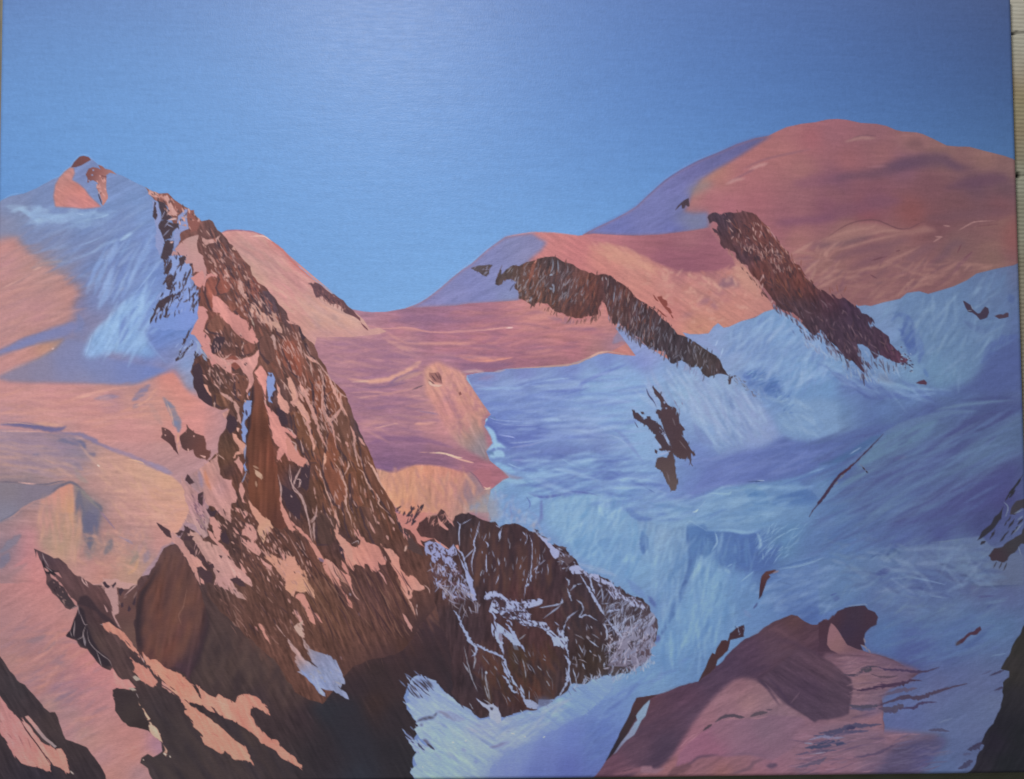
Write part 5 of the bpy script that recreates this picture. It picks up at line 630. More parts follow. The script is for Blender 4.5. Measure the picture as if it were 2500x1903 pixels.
fill('C 900,740 930,650 990,520 1100,420 1200,330 1320,210 1450,80 1560,110 1560,250 1540,350 1490,470 1560,540 1610,620 1700,750 1600,770 1400,740 1200,710 1080,750 980,780', 'C 950,700,84a8dc 1050,550,7ea8da 1200,400,80acdc 1350,250,80a8dc 1480,130,7ca0d8 1250,600,7ea4d6 1450,600,7ca4d6 1500,450,7ea6da 1600,700,7098d4 1100,680,7ca6dc 1400,700,7498d2', soft=6, idset=False, tex=TX(-50, .03))
strokes('C 920,760 960,640 1000,510', 12, '98bce8', alpha=.6, soft=1)
fill('C 1285,600 1285,480 1310,370 1390,270 1480,210 1420,330 1380,450 1400,480 1460,370 1500,260 1510,300 1440,450 1380,530 1330,590 1290,640', '6682c6', soft=2, idset=False, alpha=.9)
strokes('C 1350,480 1370,380 1440,290', 26, '7ca0dc', alpha=.6, soft=2)
strokes('C 1500,470 1560,530 1620,620 1720,750 1810,830', 16, '84a8e0', alpha=.5, soft=2); strokes('C 1480,205 1510,207', 8, 'e0f0fc')
stroke('C 1330,590 1400,480 1480,390', 12, '90b8e4', .6)
scatter('C 1100,500 1450,100 1600,150 1550,650 1200,700', 80, -58, 8, (20, 70), (2, 4), '90b8e4 84acdc 7098d4', (.2, .5), clip='pk', soft=1)
scatter('A 300,700 1500,700 1650,1300 1500,1600 800,1500 400,1000', 170, -28, 10, (30, 120), (2, 5), '7c98cc 6480bc 7088c0 86a4d4', (.12, .35), clip='pk', soft=1)
scatter('A 0,1050 400,1200 700,1500 0,1677 C 0,0 800,50 700,400 0,600', 140, -20, 8, (30, 120), (2, 5), 'c8968c b4867e bd8c80 a88080', (.15, .4), clip='pk', soft=1)
scatter('C 0,1080 1500,1050 2000,1400 1700,1550 0,1450', 160, -6, 8, (30, 120), (2, 5), 'd09a8c c08a80 b4857e c8907c', (.15, .4), soft=1)
scatter('E 1000,250 2000,700 1900,1000 1400,1100 1100,600', 200, 35, 30, (15, 60), (2, 5), 'd0a088 c4948a c89c80 b88a80', (.15, .4), soft=1)
scatter('E 0,50 800,100 900,500 0,520', 110, 8, 10, (30, 110), (2, 5), 'b49494 a48898 c09888 94809a', (.15, .4), soft=1)
scatter('E 400,800 850,700 900,1400 450,1200', 100, 92, 8, (20, 80), (2, 5), 'c49680 bd9074 a88878 c88c80', (.15, .4), soft=1)
scatter('E 900,1100 1600,1050 1650,1400 1300,1550 800,1450', 120, 60, 60, (10, 40), (2, 5), 'c89480 b48478 a4867c c09078', (.2, .45), soft=1)
scatter('A 1150,1150 1700,1000 1720,1400 1600,1677 1200,1677 900,1500', 60, 118, 7, (40, 130), (3, 8), '8cb0e4 7ca0dc 6884c8 98b8e8', (.2, .4), clip='pk', soft=1, bend=.05)
scatter('C 1250,150 1650,50 1700,500 1500,700 1000,720 1000,550', 50, 122, 9, (30, 100), (3, 8), '98c0ec 8cb4e4 7098d4', (.2, .4), clip='pk', soft=1, bend=.05)
scatter('A 150,680 500,700 1200,740 1100,900 700,900 400,850', 50, -12, 14, (20, 70), (3, 9), '98bce0 8cb0dc 7c9ccc', (.2, .4), clip='pk', soft=1, bend=.05)
# summit: orange facet, brown cap, rocks
fill('A 600,690 580,580 600,450 640,380 700,310 760,265 800,270 810,330 780,400 850,440 920,500 960,560 1020,620 1100,690 1000,705 900,712 780,700', 'A 720,340,b8847c 650,450,b48078 700,500,c07c70 900,600,c47c74 800,650,bd7f7e 1000,670,bf7c78 620,620,bb7f74 850,500,c07a6c', soft=2.5, tex=TX(20, .03))
fill('A 770,265 800,210 860,150 905,140 960,155 985,185 940,210 880,245 820,265', 'A 860,190,704846 930,170,7a4a46 820,250,6a4a50', soft=.8)
region('painted_rock_outcrop')
fill('A 1060,240 1100,250 1150,285 1200,290 1270,345 1220,330 1180,325 1140,350 1150,420 1160,520 1170,580 1150,640 1120,690 1105,690 1110,640 1090,580 1060,530 1020,490 1030,420 1000,400 960,440 940,430 950,390 930,340 950,290 1000,275 1080,280', 'A 1050,300,84504c 970,330,70463f 980,400,6c4448 1100,330,985f58 1100,420,be8a80 1080,500,b4807a 1130,580,c08274 1200,310,a47a74', rough=1.5)
scatter('A 1020,370 1150,350 1160,600 1060,520', 20, 70, 30, (4, 12), (2, 4), '6c4448 d09c90 c89088', (.7, 1))
strokes('A 1060,540 1080,600 1105,670', 12, '4c3848'); strokes('A 985,350 1010,345|A 1000,290 1020,300|A 960,400 970,415', 18, '8c98c8', alpha=.9); stroke('A 1060,550 1090,520', 10, 'd8b8b4', .9)
strokes('A 0,625 130,560 260,535|A 400,482 560,392 640,360 700,300 760,255 800,200 860,138 900,128 960,140 1060,225 1130,255', 9, '8cb4ea', alpha=.55)
# ---- dark rock of the lower left
region('painted_rock_slope')
LOW = 'I -60,180 0,210 60,250 150,295 200,285 260,330 330,400 400,470 500,525 570,570 650,590 690,540 750,580 830,600 900,620 1030,580 1050,520 1080,480 1170,465 1240,370 1290,250 1330,180 1400,150 1450,140 F 470,900 600,1000 900,1100 @ 800,1250 1000,1350 1100,1400 1150,1600 M 1500,1000 1220,1020 1000,900 800,720 620,590 480,590 420,700 380,800 410,930 520,1050 560,1150 480,1250 520,1380 480,1450 500,1677 @ 1010,1960 -60,1960 -60,1500 100,1450'
fill(LOW, 'I 100,280,52404a 200,350,5c4448 300,500,63484a 500,600,6a4c4c 150,600,5c4446 450,700,5a4446 600,700,6a4a48 500,850,4a393e 350,950,40343c 700,900,563e40 900,700,644848 950,900,684c4c 450,1100,453a3e 600,1200,54423f 850,1300,5e4643 900,1500,5a4442 650,1400,3e3238 900,1050,5f4646 1000,1150,604848 1000,1400,3c3038 '
     'G 200,700,40383e 400,900,40363c 550,1050,463a3c 800,1400,3e3438 400,1650,36303a 900,1600,383036 1400,900,45393a 1350,800,3b3136 1700,900,40363a 1800,1100,3e3438 1600,1500,443a3e 1900,1400,40363a 1300,300,4e3f40 1400,500,5a4645 2000,1600,3c3438 '
     'H 0,1200,40363a 300,900,3a3034 500,1000,3e3236 700,700,483a3a 500,500,4e3f3c 700,400,4c3c3a 600,200,4f3f3e 900,300,543f3c 900,600,483a39 1000,800,40343a 1200,600,523f3c 1300,800,4a3a3a 1200,1100,3e3236 1100,1300,3a3034 1500,1000,3c3036 1800,1000,343036 1700,1400,342e34 1300,1500,3c3438 800,1600,443a3c 500,1550,40363a 2000,1300,2e323c 2150,1600,303a48 2000,900,343038 1600,600,523a36 1800,700,3a3036 2100,700,3e3036 '
     'L 600,300,5c3e3f 1000,300,64443e 300,700,684540 900,800,5f4340 1300,500,62433f 1500,700,684540 1200,900,583c40 700,1000,64443f 1000,1100,60413e 500,1200,664640 1300,1100,54393e 400,1400,684640 900,1350,54393c 1600,1000,563c3c 1500,1300,42333c 1800,1300,40323a 700,1550,543b39 1100,1550,4c363a 1300,1500,553830 1700,1600,3c3036 '
     'M 300,300,4a3434 400,250,5c3c34 700,300,402f34 100,500,40312f 50,850,4c3428 300,1000,352e34 900,700,382f38 600,500,3c3036 200,1400,2c2d33 400,1600,2e2e33', rough=1.2, tex=[(62, 60, 6, .05, 41), (58, 20, 4, .04, 42)], save='low')
FRINGE[0] = None
# soft brush direction in the rock
scatter('L 300,300 1500,300 1700,1100 1300,1500 300,1500', 420, 62, 5, (30, 110), (2, 6), '75503f 5a3e3c 7c5548 4c3638 6c4a44 84604f', (.15, .45), clip='low', soft=1)
scatter('L 500,900 1300,900 1500,1300 800,1600 300,1300', 60, 62, 3, (40, 120), (1.5, 3.5), '3e2c30 46323a 8a6250', (.35, .65), clip='low')
scatter('H 800,0 1500,100 1900,500 1500,800 1000,300', 80, 60, 6, (30, 90), (2, 6), '6c4a3f 523c3a 7a5648', (.2, .45), clip='low', soft=1)
scatter('H 300,100 1200,300 1500,800 700,700 300,500', 110, 100, 14, (30, 110), (3, 9), '5a4844 43363a 645048 382e34', (.2, .45), clip='low', soft=2)
scatter('H 0,1000 600,900 1500,1500 1000,1677 0,1677', 140, 55, 5, (40, 160), (3, 9), '4a3e3e 36303a 40363a 52443f', (.2, .45), clip='low', soft=2)
scatter('G 1300,700 2100,1200 2200,1677 1500,1600 1250,900', 90, 58, 8, (40, 140), (3, 9), '4a3f3e 352e33 443a3c', (.2, .45), clip='low', soft=2)
scatter('M 300,50 1000,100 900,700 300,500', 60, 62, 6, (40, 120), (3, 8), '54393a 382c34 4a3438', (.2, .4), clip='low', soft=2)
fill('H 1750,800 2100,850 2300,1300 2300,1677 2150,1600 1950,1350 1800,1150 1550,900', '2c333f', soft=12, alpha=.6, idset=False)
fill('M -700,1700 -500,1100 -300,700 0,400 300,250 700,100 1000,300 950,800 500,600 400,900 500,1400 480,1700', '332c34', soft=40, alpha=.55, idset=False, clip='low')
# the big brown cone and its dark seams
region('painted_rock_cone')
fill('I 1450,140 1400,150 1330,180 1290,250 1240,370 1200,450 1130,560 1050,640 1020,800 1010,1000 1020,1150 1070,1300 1140,1400 1190,1390 1270,1420 1360,1490 1450,1490 1560,1540 1640,1650 1600,1560 1680,1420 1760,1200 1800,1000 1790,850 1750,720 1700,560 1640,440 1590,350 1530,230 1480,170', 'I 1400,200,5c4444 1450,350,664640 1300,400,5a4240 1250,600,6c4436 1200,800,6a4438 1400,700,6a463c 1350,900,684238 1550,700,6e483c 1600,500,604440 1500,1000,6a4440 1300,1100,603e3a 1450,1250,684236 1600,1150,523c40 1300,1300,603c34 1600,1350,483840 1100,1000,4c3a3e 1150,1200,523a3a 1700,900,4e3a3c 1500,1450,463440 1200,1350,54383c', tex=[(100, 60, 7, .06, 43), (95, 20, 5, .04, 44)], rough=.6, save='cone')
scatter('I 1100,600 1450,250 1700,700 1700,1100 1400,1450 1100,1200', 110, 105, 9, (40, 120), (4, 12), '74503f 5a403e 7a4f3c 4e3a3e 66443c', (.15, .4), clip='cone', soft=3)
stroke('I 1580,600 1540,800 1490,900 1520,1010', 12, '8a6454', .6, soft=1); stroke('I 1500,1100 1400,1250 1250,1370', 60, '70463a', .5, soft=4)
fill('I 1280,300 1230,420 1140,560 1060,640 1030,760 1010,950 1020,1150 1080,1310 1100,1250 1080,1050 1100,850 1120,700 1200,560 1260,420', '3a2f36', soft=4, alpha=.9, idset=False)
stroke('I 1780,800 1790,1000 1740,1200 1680,1400 1620,1580', 60, '3c3038', .8, soft=4); stroke('I 1550,1540 1480,1480 1350,1480', 40, '3e3036', .5, soft=3)
# ledges left of the cone
region('painted_rock_slope')
fill('I 680,600 720,650 760,800 780,900 830,1000 880,1060 950,1130 1020,1230 1060,1310 1020,1150 1010,900 1030,720 1040,600 900,690 830,600', 'I 900,700,6a4c48 950,850,704c46 900,950,5c4442 980,1050,6a5048 1000,780,54403f', rough=1.5, clip='low')
fills('I 940,850 960,790 980,830 960,860|I 980,780 1020,690 1050,600 1030,740 1000,800|I 860,780 890,760 890,810 870,820', '463640', rough=1)
strokes('I 890,720 930,690|I 840,740 860,790|I 1000,720 1040,640', 18, '8a6c68', alpha=.7)
fill('I 400,780 420,700 500,680 560,740 640,850 720,910 780,960 820,1010 880,1080 780,1010 650,940 600,860 480,800', '3c3038', soft=2, alpha=.8, clip='low', idset=False)
fill('I 330,990 390,890 420,800 470,850 500,1000 560,1150 640,1290 720,1350 760,1450 700,1450 600,1380 500,1250 440,1230 380,1150 290,1140 280,1110', '362d36', soft=1.5, alpha=.95, clip='low', idset=False)
fill('I 60,570 130,500 200,540 270,620 340,720 370,790 320,830 270,800 200,710 130,650', 'I 150,570,4a3a40 280,720,463a40', rough=1.5)
scatter('I 80,520 200,560 330,760 260,790', 12, 60, 20, (5, 14), (2, 4), '33292f 8a6c68', (.7, .9), clip='low')
fill('I 30,300 60,390 150,420 200,430 160,470 60,440 20,380', '332b33', rough=1)
# pink strip running down to the lower edge
region('painted_snow_field')
STRIP = 'E 400,1300 E 385,1660 E -100,1660 @ -60,1500 -60,1580 G -100,230 0,340 50,420 120,520 190,620 270,660 320,720 440,860 540,960 600,960 650,1080 690,1200 710,1250 850,1290 960,1350 1000,1420 1060,1490 1100,1560 1140,1677 1160,1760 1720,1760 1640,1677 1590,1570 1520,1500 1530,1450 1590,1410 1650,1440 1690,1420 1750,1380 1740,1290 1690,1240 1600,1160 1540,1140 1430,1110 1330,1060 1250,930 1250,850 1230,800 1220,720 1270,690 1390,720 1460,690 1390,610 1320,610 1270,560 1210,480 1190,510 1100,470 1030,400 950,290 870,260 830,190 720,150 I 290,1150 270,1120 320,1060 350,980 380,900 410,800 320,830 270,810 200,720 120,660 70,560 60,480 0,320'
fill(STRIP, 'I 0,400,be807c 30,550,bd7e78 100,800,bb8078 200,850,b47e7a 300,900,b48078 100,1000,ae7c7a 250,1000,b27c74 350,850,ac7e7a G 60,60,a47a7c 200,50,ac7c7a 400,60,b67c76 600,40,b87e76 100,200,9c7676 300,250,9a747a 450,150,907480 550,250,a47878 700,100,b87a72 800,250,b87a74 700,300,b67a72 450,350,ae7870 300,420,ac786c 150,420,aa7e74 200,550,a0787a 500,480,a87470 350,560,98767e 650,430,8f727c 700,550,a87474 900,400,ba7a74 1000,500,b87a78 450,680,a27474 600,650,98748a 700,800,8c7080 550,850,a08078 850,650,a87680 900,800,b07a7c 1100,650,ba7c7a 1250,620,c07e78 1380,670,c48278 1150,800,b27c7c 1000,1000,b07a7c 800,1000,a4807e 750,1150,a87c80 900,1200,a8847c 1100,1050,ae7e78 1200,1200,b07c74 1350,1150,b27a72 1500,1250,b47c70 1650,1300,a87888 1700,1350,9c7890 1300,1350,b27e78 1450,1400,be8070 1100,1400,a87c80 1050,1300,b08074 1300,1550,ae7c74 1500,1600,a07c80 1200,1650,b07c70 1620,1430,b68070', tex=TX(-28, .018), rough=.8, save='strip')
for s, w, c, a in (('G 200,460 400,380 550,280 600,200 750,170', 26, 'c08a7c', .6), ('G 150,480 400,450 650,370', 20, 'b98676', .5), ('G 400,330 560,240 600,180', 40, '8c727e', .6), ('G 280,200 400,180 500,130', 60, '8a747e', .5), ('G 620,420 720,470', 60, '8c7280', .5), ('G 550,850 750,750 850,700', 50, '8a7284', .5), ('G 300,560 450,590 600,570', 30, '94727c', .5), ('G 600,720 700,650 800,640', 50, '94728a', .4), ('G 800,320 900,280 940,300', 16, 'c89080', .5), ('G 990,890 1005,895', 14, '8c5c54', .7)):
    stroke(s, w, c, a, soft=3, clip='strip')
scatter('G 0,0 700,30 900,300 1200,700 900,1300 600,950 200,600', 180, -28, 14, (25, 90), (2, 6), 'c08a80 a87878 94747f b88070', (.15, .4), clip='strip', soft=1)
FRINGE[0] = 52
# second pink patch in the corner
region('painted_snow_patch')
PT = SMP('G 100,1000,b47c78 250,1150,bb7e78 150,1250,b47a76 350,1350,bf7e74 300,1450,c07e74 480,1500,c48070 550,1400,c88272 650,1450,cb8674 700,1550,c48070 350,1150,c08478')
fill('G -60,700 0,780 60,870 110,920 200,1010 330,1200 440,1350 550,1510 545,1590 510,1600 440,1570 380,1550 300,1540 230,1510 150,1420 80,1290 0,1170 -60,1100', PT, rough=1, tex=TX(55, .03))
fill('G 210,1010 240,1020 330,1130 450,1270 600,1360 660,1345 720,1430 740,1520 760,1590 740,1605 680,1580 580,1540 500,1420 400,1300 300,1160', PT, rough=1, tex=TX(55, .03))
fill('G 275,1000 310,990 400,1100 500,1230 620,1320 600,1340 480,1260 360,1110', 'G 300,1010,c08a80 500,1250,9c8484 600,1320,98888c', rough=.7)
strokes('G 215,1030 300,1170 420,1330 550,1530', 12, '3c2e34'); strokes('G 80,1180 140,1250|G 300,1230 340,1350|G 0,1040 20,1070|G 200,1200 260,1330', 10, '7c5458', alpha=.6)
stroke('G 760,1590 800,1630', 16, 'b0a098')
# hanging patches beside it
for s, c in (('G 1100,0 1180,-10 1300,70 1390,150 1440,240 1490,310 1520,380 1550,420 1500,360 1450,310 1400,280 1350,200 1270,130 1180,100 1140,70', 'c4846f'),
             ('G 1405,370 1480,420 1520,420 1590,480 1650,560 1700,640 1650,690 1590,660 1510,610 1500,580 1450,510 1460,470', 'c48270'),
             ('G 1535,320 1560,350 1610,400 1680,395 1760,470 1800,495 1900,515 1980,560 2010,570 2060,660 2130,760 2207,860 H 410,880 330,860 270,840 G 2000,830 1920,750 1850,690 1740,600 1660,540 1620,460 1580,440', 'c9836c'),
             ('H 370,690 400,700 470,750 560,800 590,770 650,800 720,820 770,850 790,780 850,765 900,765 1000,795 1050,830 1060,860 1110,890 1140,940 1160,995 1100,970 1000,900 940,920 930,990 1000,1100 1100,1200 1160,1250 1220,1265 1260,1320 1320,1370 1400,1440 1440,1500 1490,1530 1495,1565 1420,1530 1380,1510 1300,1465 1230,1420 1210,1390 1150,1350 1060,1290 1000,1220 950,1170 860,1120 800,1080 750,1040 650,1020 580,980 530,930 545,965 490,950 430,890', 'c8836e'),
             ('H 0,640 60,680 140,740 200,800 270,870 330,910 400,950 500,1020 580,1090 640,1150 700,1200 760,1260 820,1300 880,1340 920,1400 960,1470 985,1530 940,1500 890,1470 830,1480 770,1480 735,1460 730,1420 660,1380 640,1410 580,1390 500,1330 430,1290 415,1240 425,1220 380,1160 320,1120 310,1060 270,1000 225,960 230,940 260,930 190,820 130,770 40,720 0,690', 'c9866f'),
             ('G 1210,480 1270,570 1330,620 1390,610 1460,690 1360,715 1260,680', 'c4837a'),
             ('G 1745,625 1780,660 1850,720 1900,770 1960,820 2000,890 2060,930 2010,900 1930,800 1830,750 1770,690', 'b88478'),
             ('G 2140,690 2207,750 2207,820 2170,770', 'c4846f'),
             ('G 1605,1060 1640,1070 1690,1140 1740,1210 1760,1290 1810,1380 1790,1440 1765,1400 1780,1370 1740,1280 1670,1240 1620,1180 1600,1120', 'cc9880'),
             ('G 1465,830 1490,835 1520,890 1510,905|G 1530,905 1560,910 1630,1030 1600,1045 1550,970', 'd4a084')):
    for q in s.split('|'):
        b = hexc(c); p = P(q); ctr = p.mean(0)
        sm = [(tuple(p[rng.integers(len(p))]*.7+ctr*.3), np.clip(b*(1+rng.normal()*.06), 0, 1)) for _ in range(8)]+[(tuple(ctr), b)]
        fill(q, sm, rough=1.1, tex=TX(52, .03))
fill('G 1230,720 1270,700 1330,730 1400,730 1460,760 1500,850 1540,960 1600,1060 1600,1165 1480,1130 1380,1100 1310,1030 1250,940 1250,850 1225,800', 'G 1300,780,3c3236 1400,950,453a3a 1530,1100,3a3032 1280,850,403539', rough=1)
strokes('G 1350,180 1420,260|G 1660,500 1720,640 1850,730 1950,830|G 1640,540 1700,620', 10, '4c383c', alpha=.8)
strokes('G 1790,560 1850,620|G 1900,600 1960,680|H 20,550 60,600|H 180,620 240,690|H 520,1180 600,1230', 8, '9a6258', alpha=.6)
strokes('H 540,820 650,870 720,890|H 340,960 420,1050|H 880,950 960,1080', 12, 'd89a84', alpha=.5, soft=1)
fills('G 1440,580 1460,570 1500,600 1520,625 1480,625|G 1380,700 1430,690 1475,720 1440,735', 'a8988c', rough=1)
strokes('G 1470,750 1500,810|G 940,60 960,180 1010,260 1100,340 1180,400 1215,470|G 810,10 800,90 805,150|G 760,80 780,150|G 930,20 900,120 920,240|G 830,180 890,150 910,110|G 1040,290 1080,400 1100,470|G 1270,20 1310,60', 9, 'a89698', alpha=.75)
strokes('G 905,130 925,250', 24, '8c8088', alpha=.8); stroke('G 1540,370 1560,430', 10, 'b4a0a0')
strokes('G 1760,1400 1800,1420|G 1830,1425 1845,1450|G 1540,1470 1560,1475', 12, 'c8b4a4')
strokes('I 1070,1320 1110,1400|I 1110,1310 1160,1400', 10, 'c08c80')
strokes('I 640,1000 680,1000|I 20,260 90,380|I 20,230 40,300|I 50,370 130,430|I 420,860 470,990 510,1000|I 370,950 360,1120', 10, 'a08c90', alpha=.8)
# pink drip between the ledges
fills('I 650,590 690,600 720,680 750,750 770,830 800,920 830,1000 870,1050 840,1020 800,960 790,900 830,880 840,800 825,740 830,640 830,600 760,590 720,610|I 680,780 710,820 740,870 720,880|I 770,850 800,880 830,960 870,1040 850,1045 800,970', 'b08884', rough=1.2)
fills('I 640,560 700,500 800,500 900,530 980,560 1030,570 950,610 880,610 850,600 800,590 770,560 730,600 690,600', 'bb9088', rough=1.2)
fills('I 675,550 700,535 720,570 750,590 720,615 690,600|I 760,580 800,540 815,560 780,610|I 840,610 880,600 910,620 860,680 840,660', '453640', rough=1)
strokes('I 900,690 1000,600 1030,580|I 440,480 460,540 520,600|I 480,520 510,580', 12, 'c09a94')
fills('I 30,380 70,400 90,430 60,430|I 100,450 160,500 220,560 270,620 330,690 390,760 400,800 370,790 300,690 240,600 160,530 110,490|I 150,430 200,430 240,490 200,470', 'b07e78', rough=1)
strokes('I 410,790 330,830|I 400,790 420,900', 10, 'a0888c', alpha=.8)

FRINGE[0] = None
# ---- main ridge
region('painted_rock_ridge')
RG = 'B 20,120 70,150 170,200 260,185 330,250 430,330 500,355 560,420 620,480 700,470 740,500 800,590 845,620 910,690 990,800 1060,870 1095,920 1160,980 1180,1060 1250,1160 1340,1215 1400,1290 1450,1370 1530,1470 1580,1570 1660,1610 1710,1640 J 0,790 30,840 100,850 150,880 200,970 280,1050 340,1150 350,1220 420,1330 470,1420 530,1490 620,1570 650,1640 K 650,90 690,190 740,330 800,500 870,630 920,750 960,870 1010,1000 1060,1090 1120,1200 1180,1290 1190,1420 1260,1550 1320,1677 L 1300,400 1500,480 1600,700 1700,900 1550,1100 1420,1250 1300,1450 1150,1560 900,1600 700,1677 @ 790,1720 751,1708 717,1686 672,1613 638,1584 604,1557 508,1458 F 640,1280 600,1200 640,900 700,700 700,450 620,330 720,210 800,130 D 805,1600 800,1480 840,1380 890,1310 900,1200 930,1100 850,1100 760,1090 660,1040 600,980 560,880 550,790 520,700 530,640 560,540 640,500 600,300 B 600,1300 560,1100 420,1000 330,850 400,700 380,600 330,500 240,300 120,260'
fill(RG, 'B 100,170,9a6c62 250,230,7a4c44 400,330,84544a 520,450,86544a 550,550,84564c 700,560,5f4648 750,650,6a4844 650,700,6c4844 850,700,5e4448 700,850,6a4844 850,850,6c4640 950,950,70483e 800,1000,6c4640 1000,1100,704840 1100,1100,6c4844 750,1100,8a4e3e 700,1200,844a3e 900,1150,84503f 1000,1250,6a463e 1150,1200,74483e 1200,1250,703f36 850,1250,5e4644 1000,1400,784838 750,1400,74483f 1100,1450,7c4a3c 1250,1350,5c444a 1350,1350,544248 1450,1500,5a4246 1200,1550,664440 800,1550,7a4a3a 700,1650,7a4c3e 1550,1600,5a4248 '
     'D 700,200,744a3e 900,150,6c4840 800,300,5c4240 1000,300,6e4a40 850,400,5a4444 1100,450,70483e 950,600,804c3c 1300,350,60463f 1450,300,6a463c 1600,400,844c3a 1650,600,8a4c38 1550,550,7c4838 1350,600,6c4a3e 1750,350,5c4644 1850,500,6a4a40 1800,600,54443f 1500,750,5a423c 1700,750,683f34 1850,850,7a4834 2000,850,744636 2000,1000,744634 1900,1000,804a34 2100,1300,6a4840 1950,1300,5c4440 2150,1500,664638 1700,1250,70482f 1750,1450,704838 1600,1150,6a4638 1850,1500,54423c 2050,1500,6a4636 600,700,5a3f3c 600,900,4c3638 750,800,503c3a 850,750,5e4640 1050,850,704a3a 1000,700,5c4440 850,950,66463a 850,1050,6a4636 950,1050,5e443c 900,1250,4c383e 900,1450,5c4438 950,1550,684a38 1100,950,68463a 1050,1200,5c4440 1250,900,70483c 1250,1150,744634 1270,1350,663f30 1300,1500,744430 1380,1550,7a4434 1170,1150,443438 1150,1450,54382f 1420,900,54424a 1500,1150,463848 1500,1250,443850 1580,1000,60463f 1450,1450,523c3e '
     'F 900,200,684834 950,300,42333c 1020,300,784a3a 1200,150,683f30 1300,100,744430 1250,500,70442f 1350,650,683f30 1400,350,6c402f 1250,750,643f33 1450,800,603c32 1500,200,724631 1650,400,43353f 1550,600,403440 1750,300,4a3844 1850,150,704833 1850,400,70482f 1750,550,5a403c 1900,700,6a4636 2050,300,754730 2150,200,6a4636 2100,700,6a4636 1650,1000,5c4038 1800,1200,643f34 1500,1050,64443a 1950,1000,5c4040 2100,1100,563e40 1050,900,583e3a 900,950,553f3c 1000,1150,5a423f 1150,1250,60423a 1300,1400,64453a 1200,1550,66473c 1500,1600,5c4038 850,1500,54403c 700,1400,523d3e 1000,600,583f38 1000,450,6c4636 1050,700,5c4338 '
     'K 150,400,6c4634 150,550,6c4632 550,400,6a4638 600,200,6c4834 450,100,744634 350,150,7c4a34 700,200,5c4440 750,400,544452 800,500,544450 600,550,6c482f 450,600,7c4a30 250,750,7a4a30 500,700,744a2f 480,900,784a2f 550,1000,784a2f 600,700,5c4438 850,750,74482f 900,850,74482f 700,950,744a2f 750,1100,684430 950,950,70462f 1000,1150,6c452f 1100,1300,66442f 850,1050,503a34 800,1300,684632 900,1200,543c34 400,1400,583f34 350,1600,5c4034 600,1300,66452f 700,1400,60432f 1000,1500,5c4038 1200,1550,603f33 1150,1400,5a4034 100,1000,443548 200,950,4a383c 150,1300,403340 250,1200,5a402f 300,1050,6c4832 '
     'L 400,200,553d38 600,250,503a3a 800,100,5e423a 900,300,5c4038 1100,150,603f34 1300,400,60423a 1000,500,563c3c 400,600,644438 300,900,684838 700,800,5a403c 900,900,5c403c 1200,600,603f38 1400,700,64443a 500,1100,664638', rough=1.2, save='rg', tex=[(68, 50, 6, .07, 45), (72, 18, 4, .06, 46), (60, 9, 3, .04, 47)])
fill('L 300,1750 700,1600 1000,1500 1200,1350 1350,1150 1500,950 1650,800 2000,1000 2000,1800 300,1800', 'L 1500,1300,40323a 1300,1450,4c352f 1600,1000,503a3a 1800,1300,3c3038 700,1650,503a39 1100,1600,48353a 1700,1600,3a2f36', soft=36, idset=False, clip='rg')
# body strokes following the fall line
scatter('B 750,600 1000,850 1200,1200 1500,1600 1000,1600 700,1200', 90, 62, 10, (12, 45), (2, 6), '7c4c40 54404a 8e5644 4c3a44 a06a5c 68443e', (.35, .7), clip='rg')
scatter('D 1200,100 1600,200 2100,900 2100,1500 1500,900', 90, 67, 7, (15, 70), (2, 6), '8a4e3a 5c4240 4a3a3e 7c4a3c 9a5a44 6a4a44', (.35, .7), clip='rg')
scatter('D 600,200 1100,300 1100,1000 900,1000 560,700', 90, 62, 16, (10, 40), (2, 6), '7a4e42 4a383c 5a4242 845446', (.3, .65), clip='rg')
scatter('K 0,300 600,100 1000,1000 1200,1500 300,1600 100,700', 110, 74, 7, (20, 90), (2, 6), '7e4e36 5c4036 4a3638 8a5640 6a4630', (.3, .65), clip='rg')
scatter('F 1100,300 1500,500 1900,1000 1800,1600 1200,1500 900,900', 200, 60, 10, (15, 70), (2, 6), '70483a 4c3838 5c4038 7c5242 3e3034', (.3, .65), clip='rg')
# smooth brown slab in the middle
fill('D 1200,790 1270,800 1280,900 1310,1050 1350,1180 1360,1350 1400,1500 1420,1677 F 1450,260 1450,400 1480,550 1500,700 1560,900 1500,950 1420,920 1400,880 1300,820 1200,720 1150,620 1130,500 1150,350 1130,200 1110,50 D 1100,1600 1120,1400 1150,1150 1190,1000 1195,850', 'D 1240,850,74483c 1250,1000,764838 1300,1150,784a34 1260,1200,683f30 1280,1350,5f3a2c 1300,1500,784632 1380,1600,7c4434 1200,1400,6a4030 1180,1500,623f2f F 1200,150,603c2f 1300,200,7c4a34 1200,350,6c432f 1350,400,6c402f 1250,550,744630 1400,600,6a402f 1300,720,683f30 1450,800,603c33', soft=1, tex=[(92, 60, 6, .06, 48)], save='slab')
fill('D 1195,850 1200,1000 1170,1150 1160,1300 1120,1450 1110,1600 1140,1677 1100,1677 1105,1450 1130,1200 1160,1000 1175,850', '3c2e36', soft=1.5, alpha=.9, idset=False)
fills('D 1260,1290 1330,1200 1360,1330 1320,1420 1280,1380', '5f3a2c', soft=3, alpha=.6, idset=False)
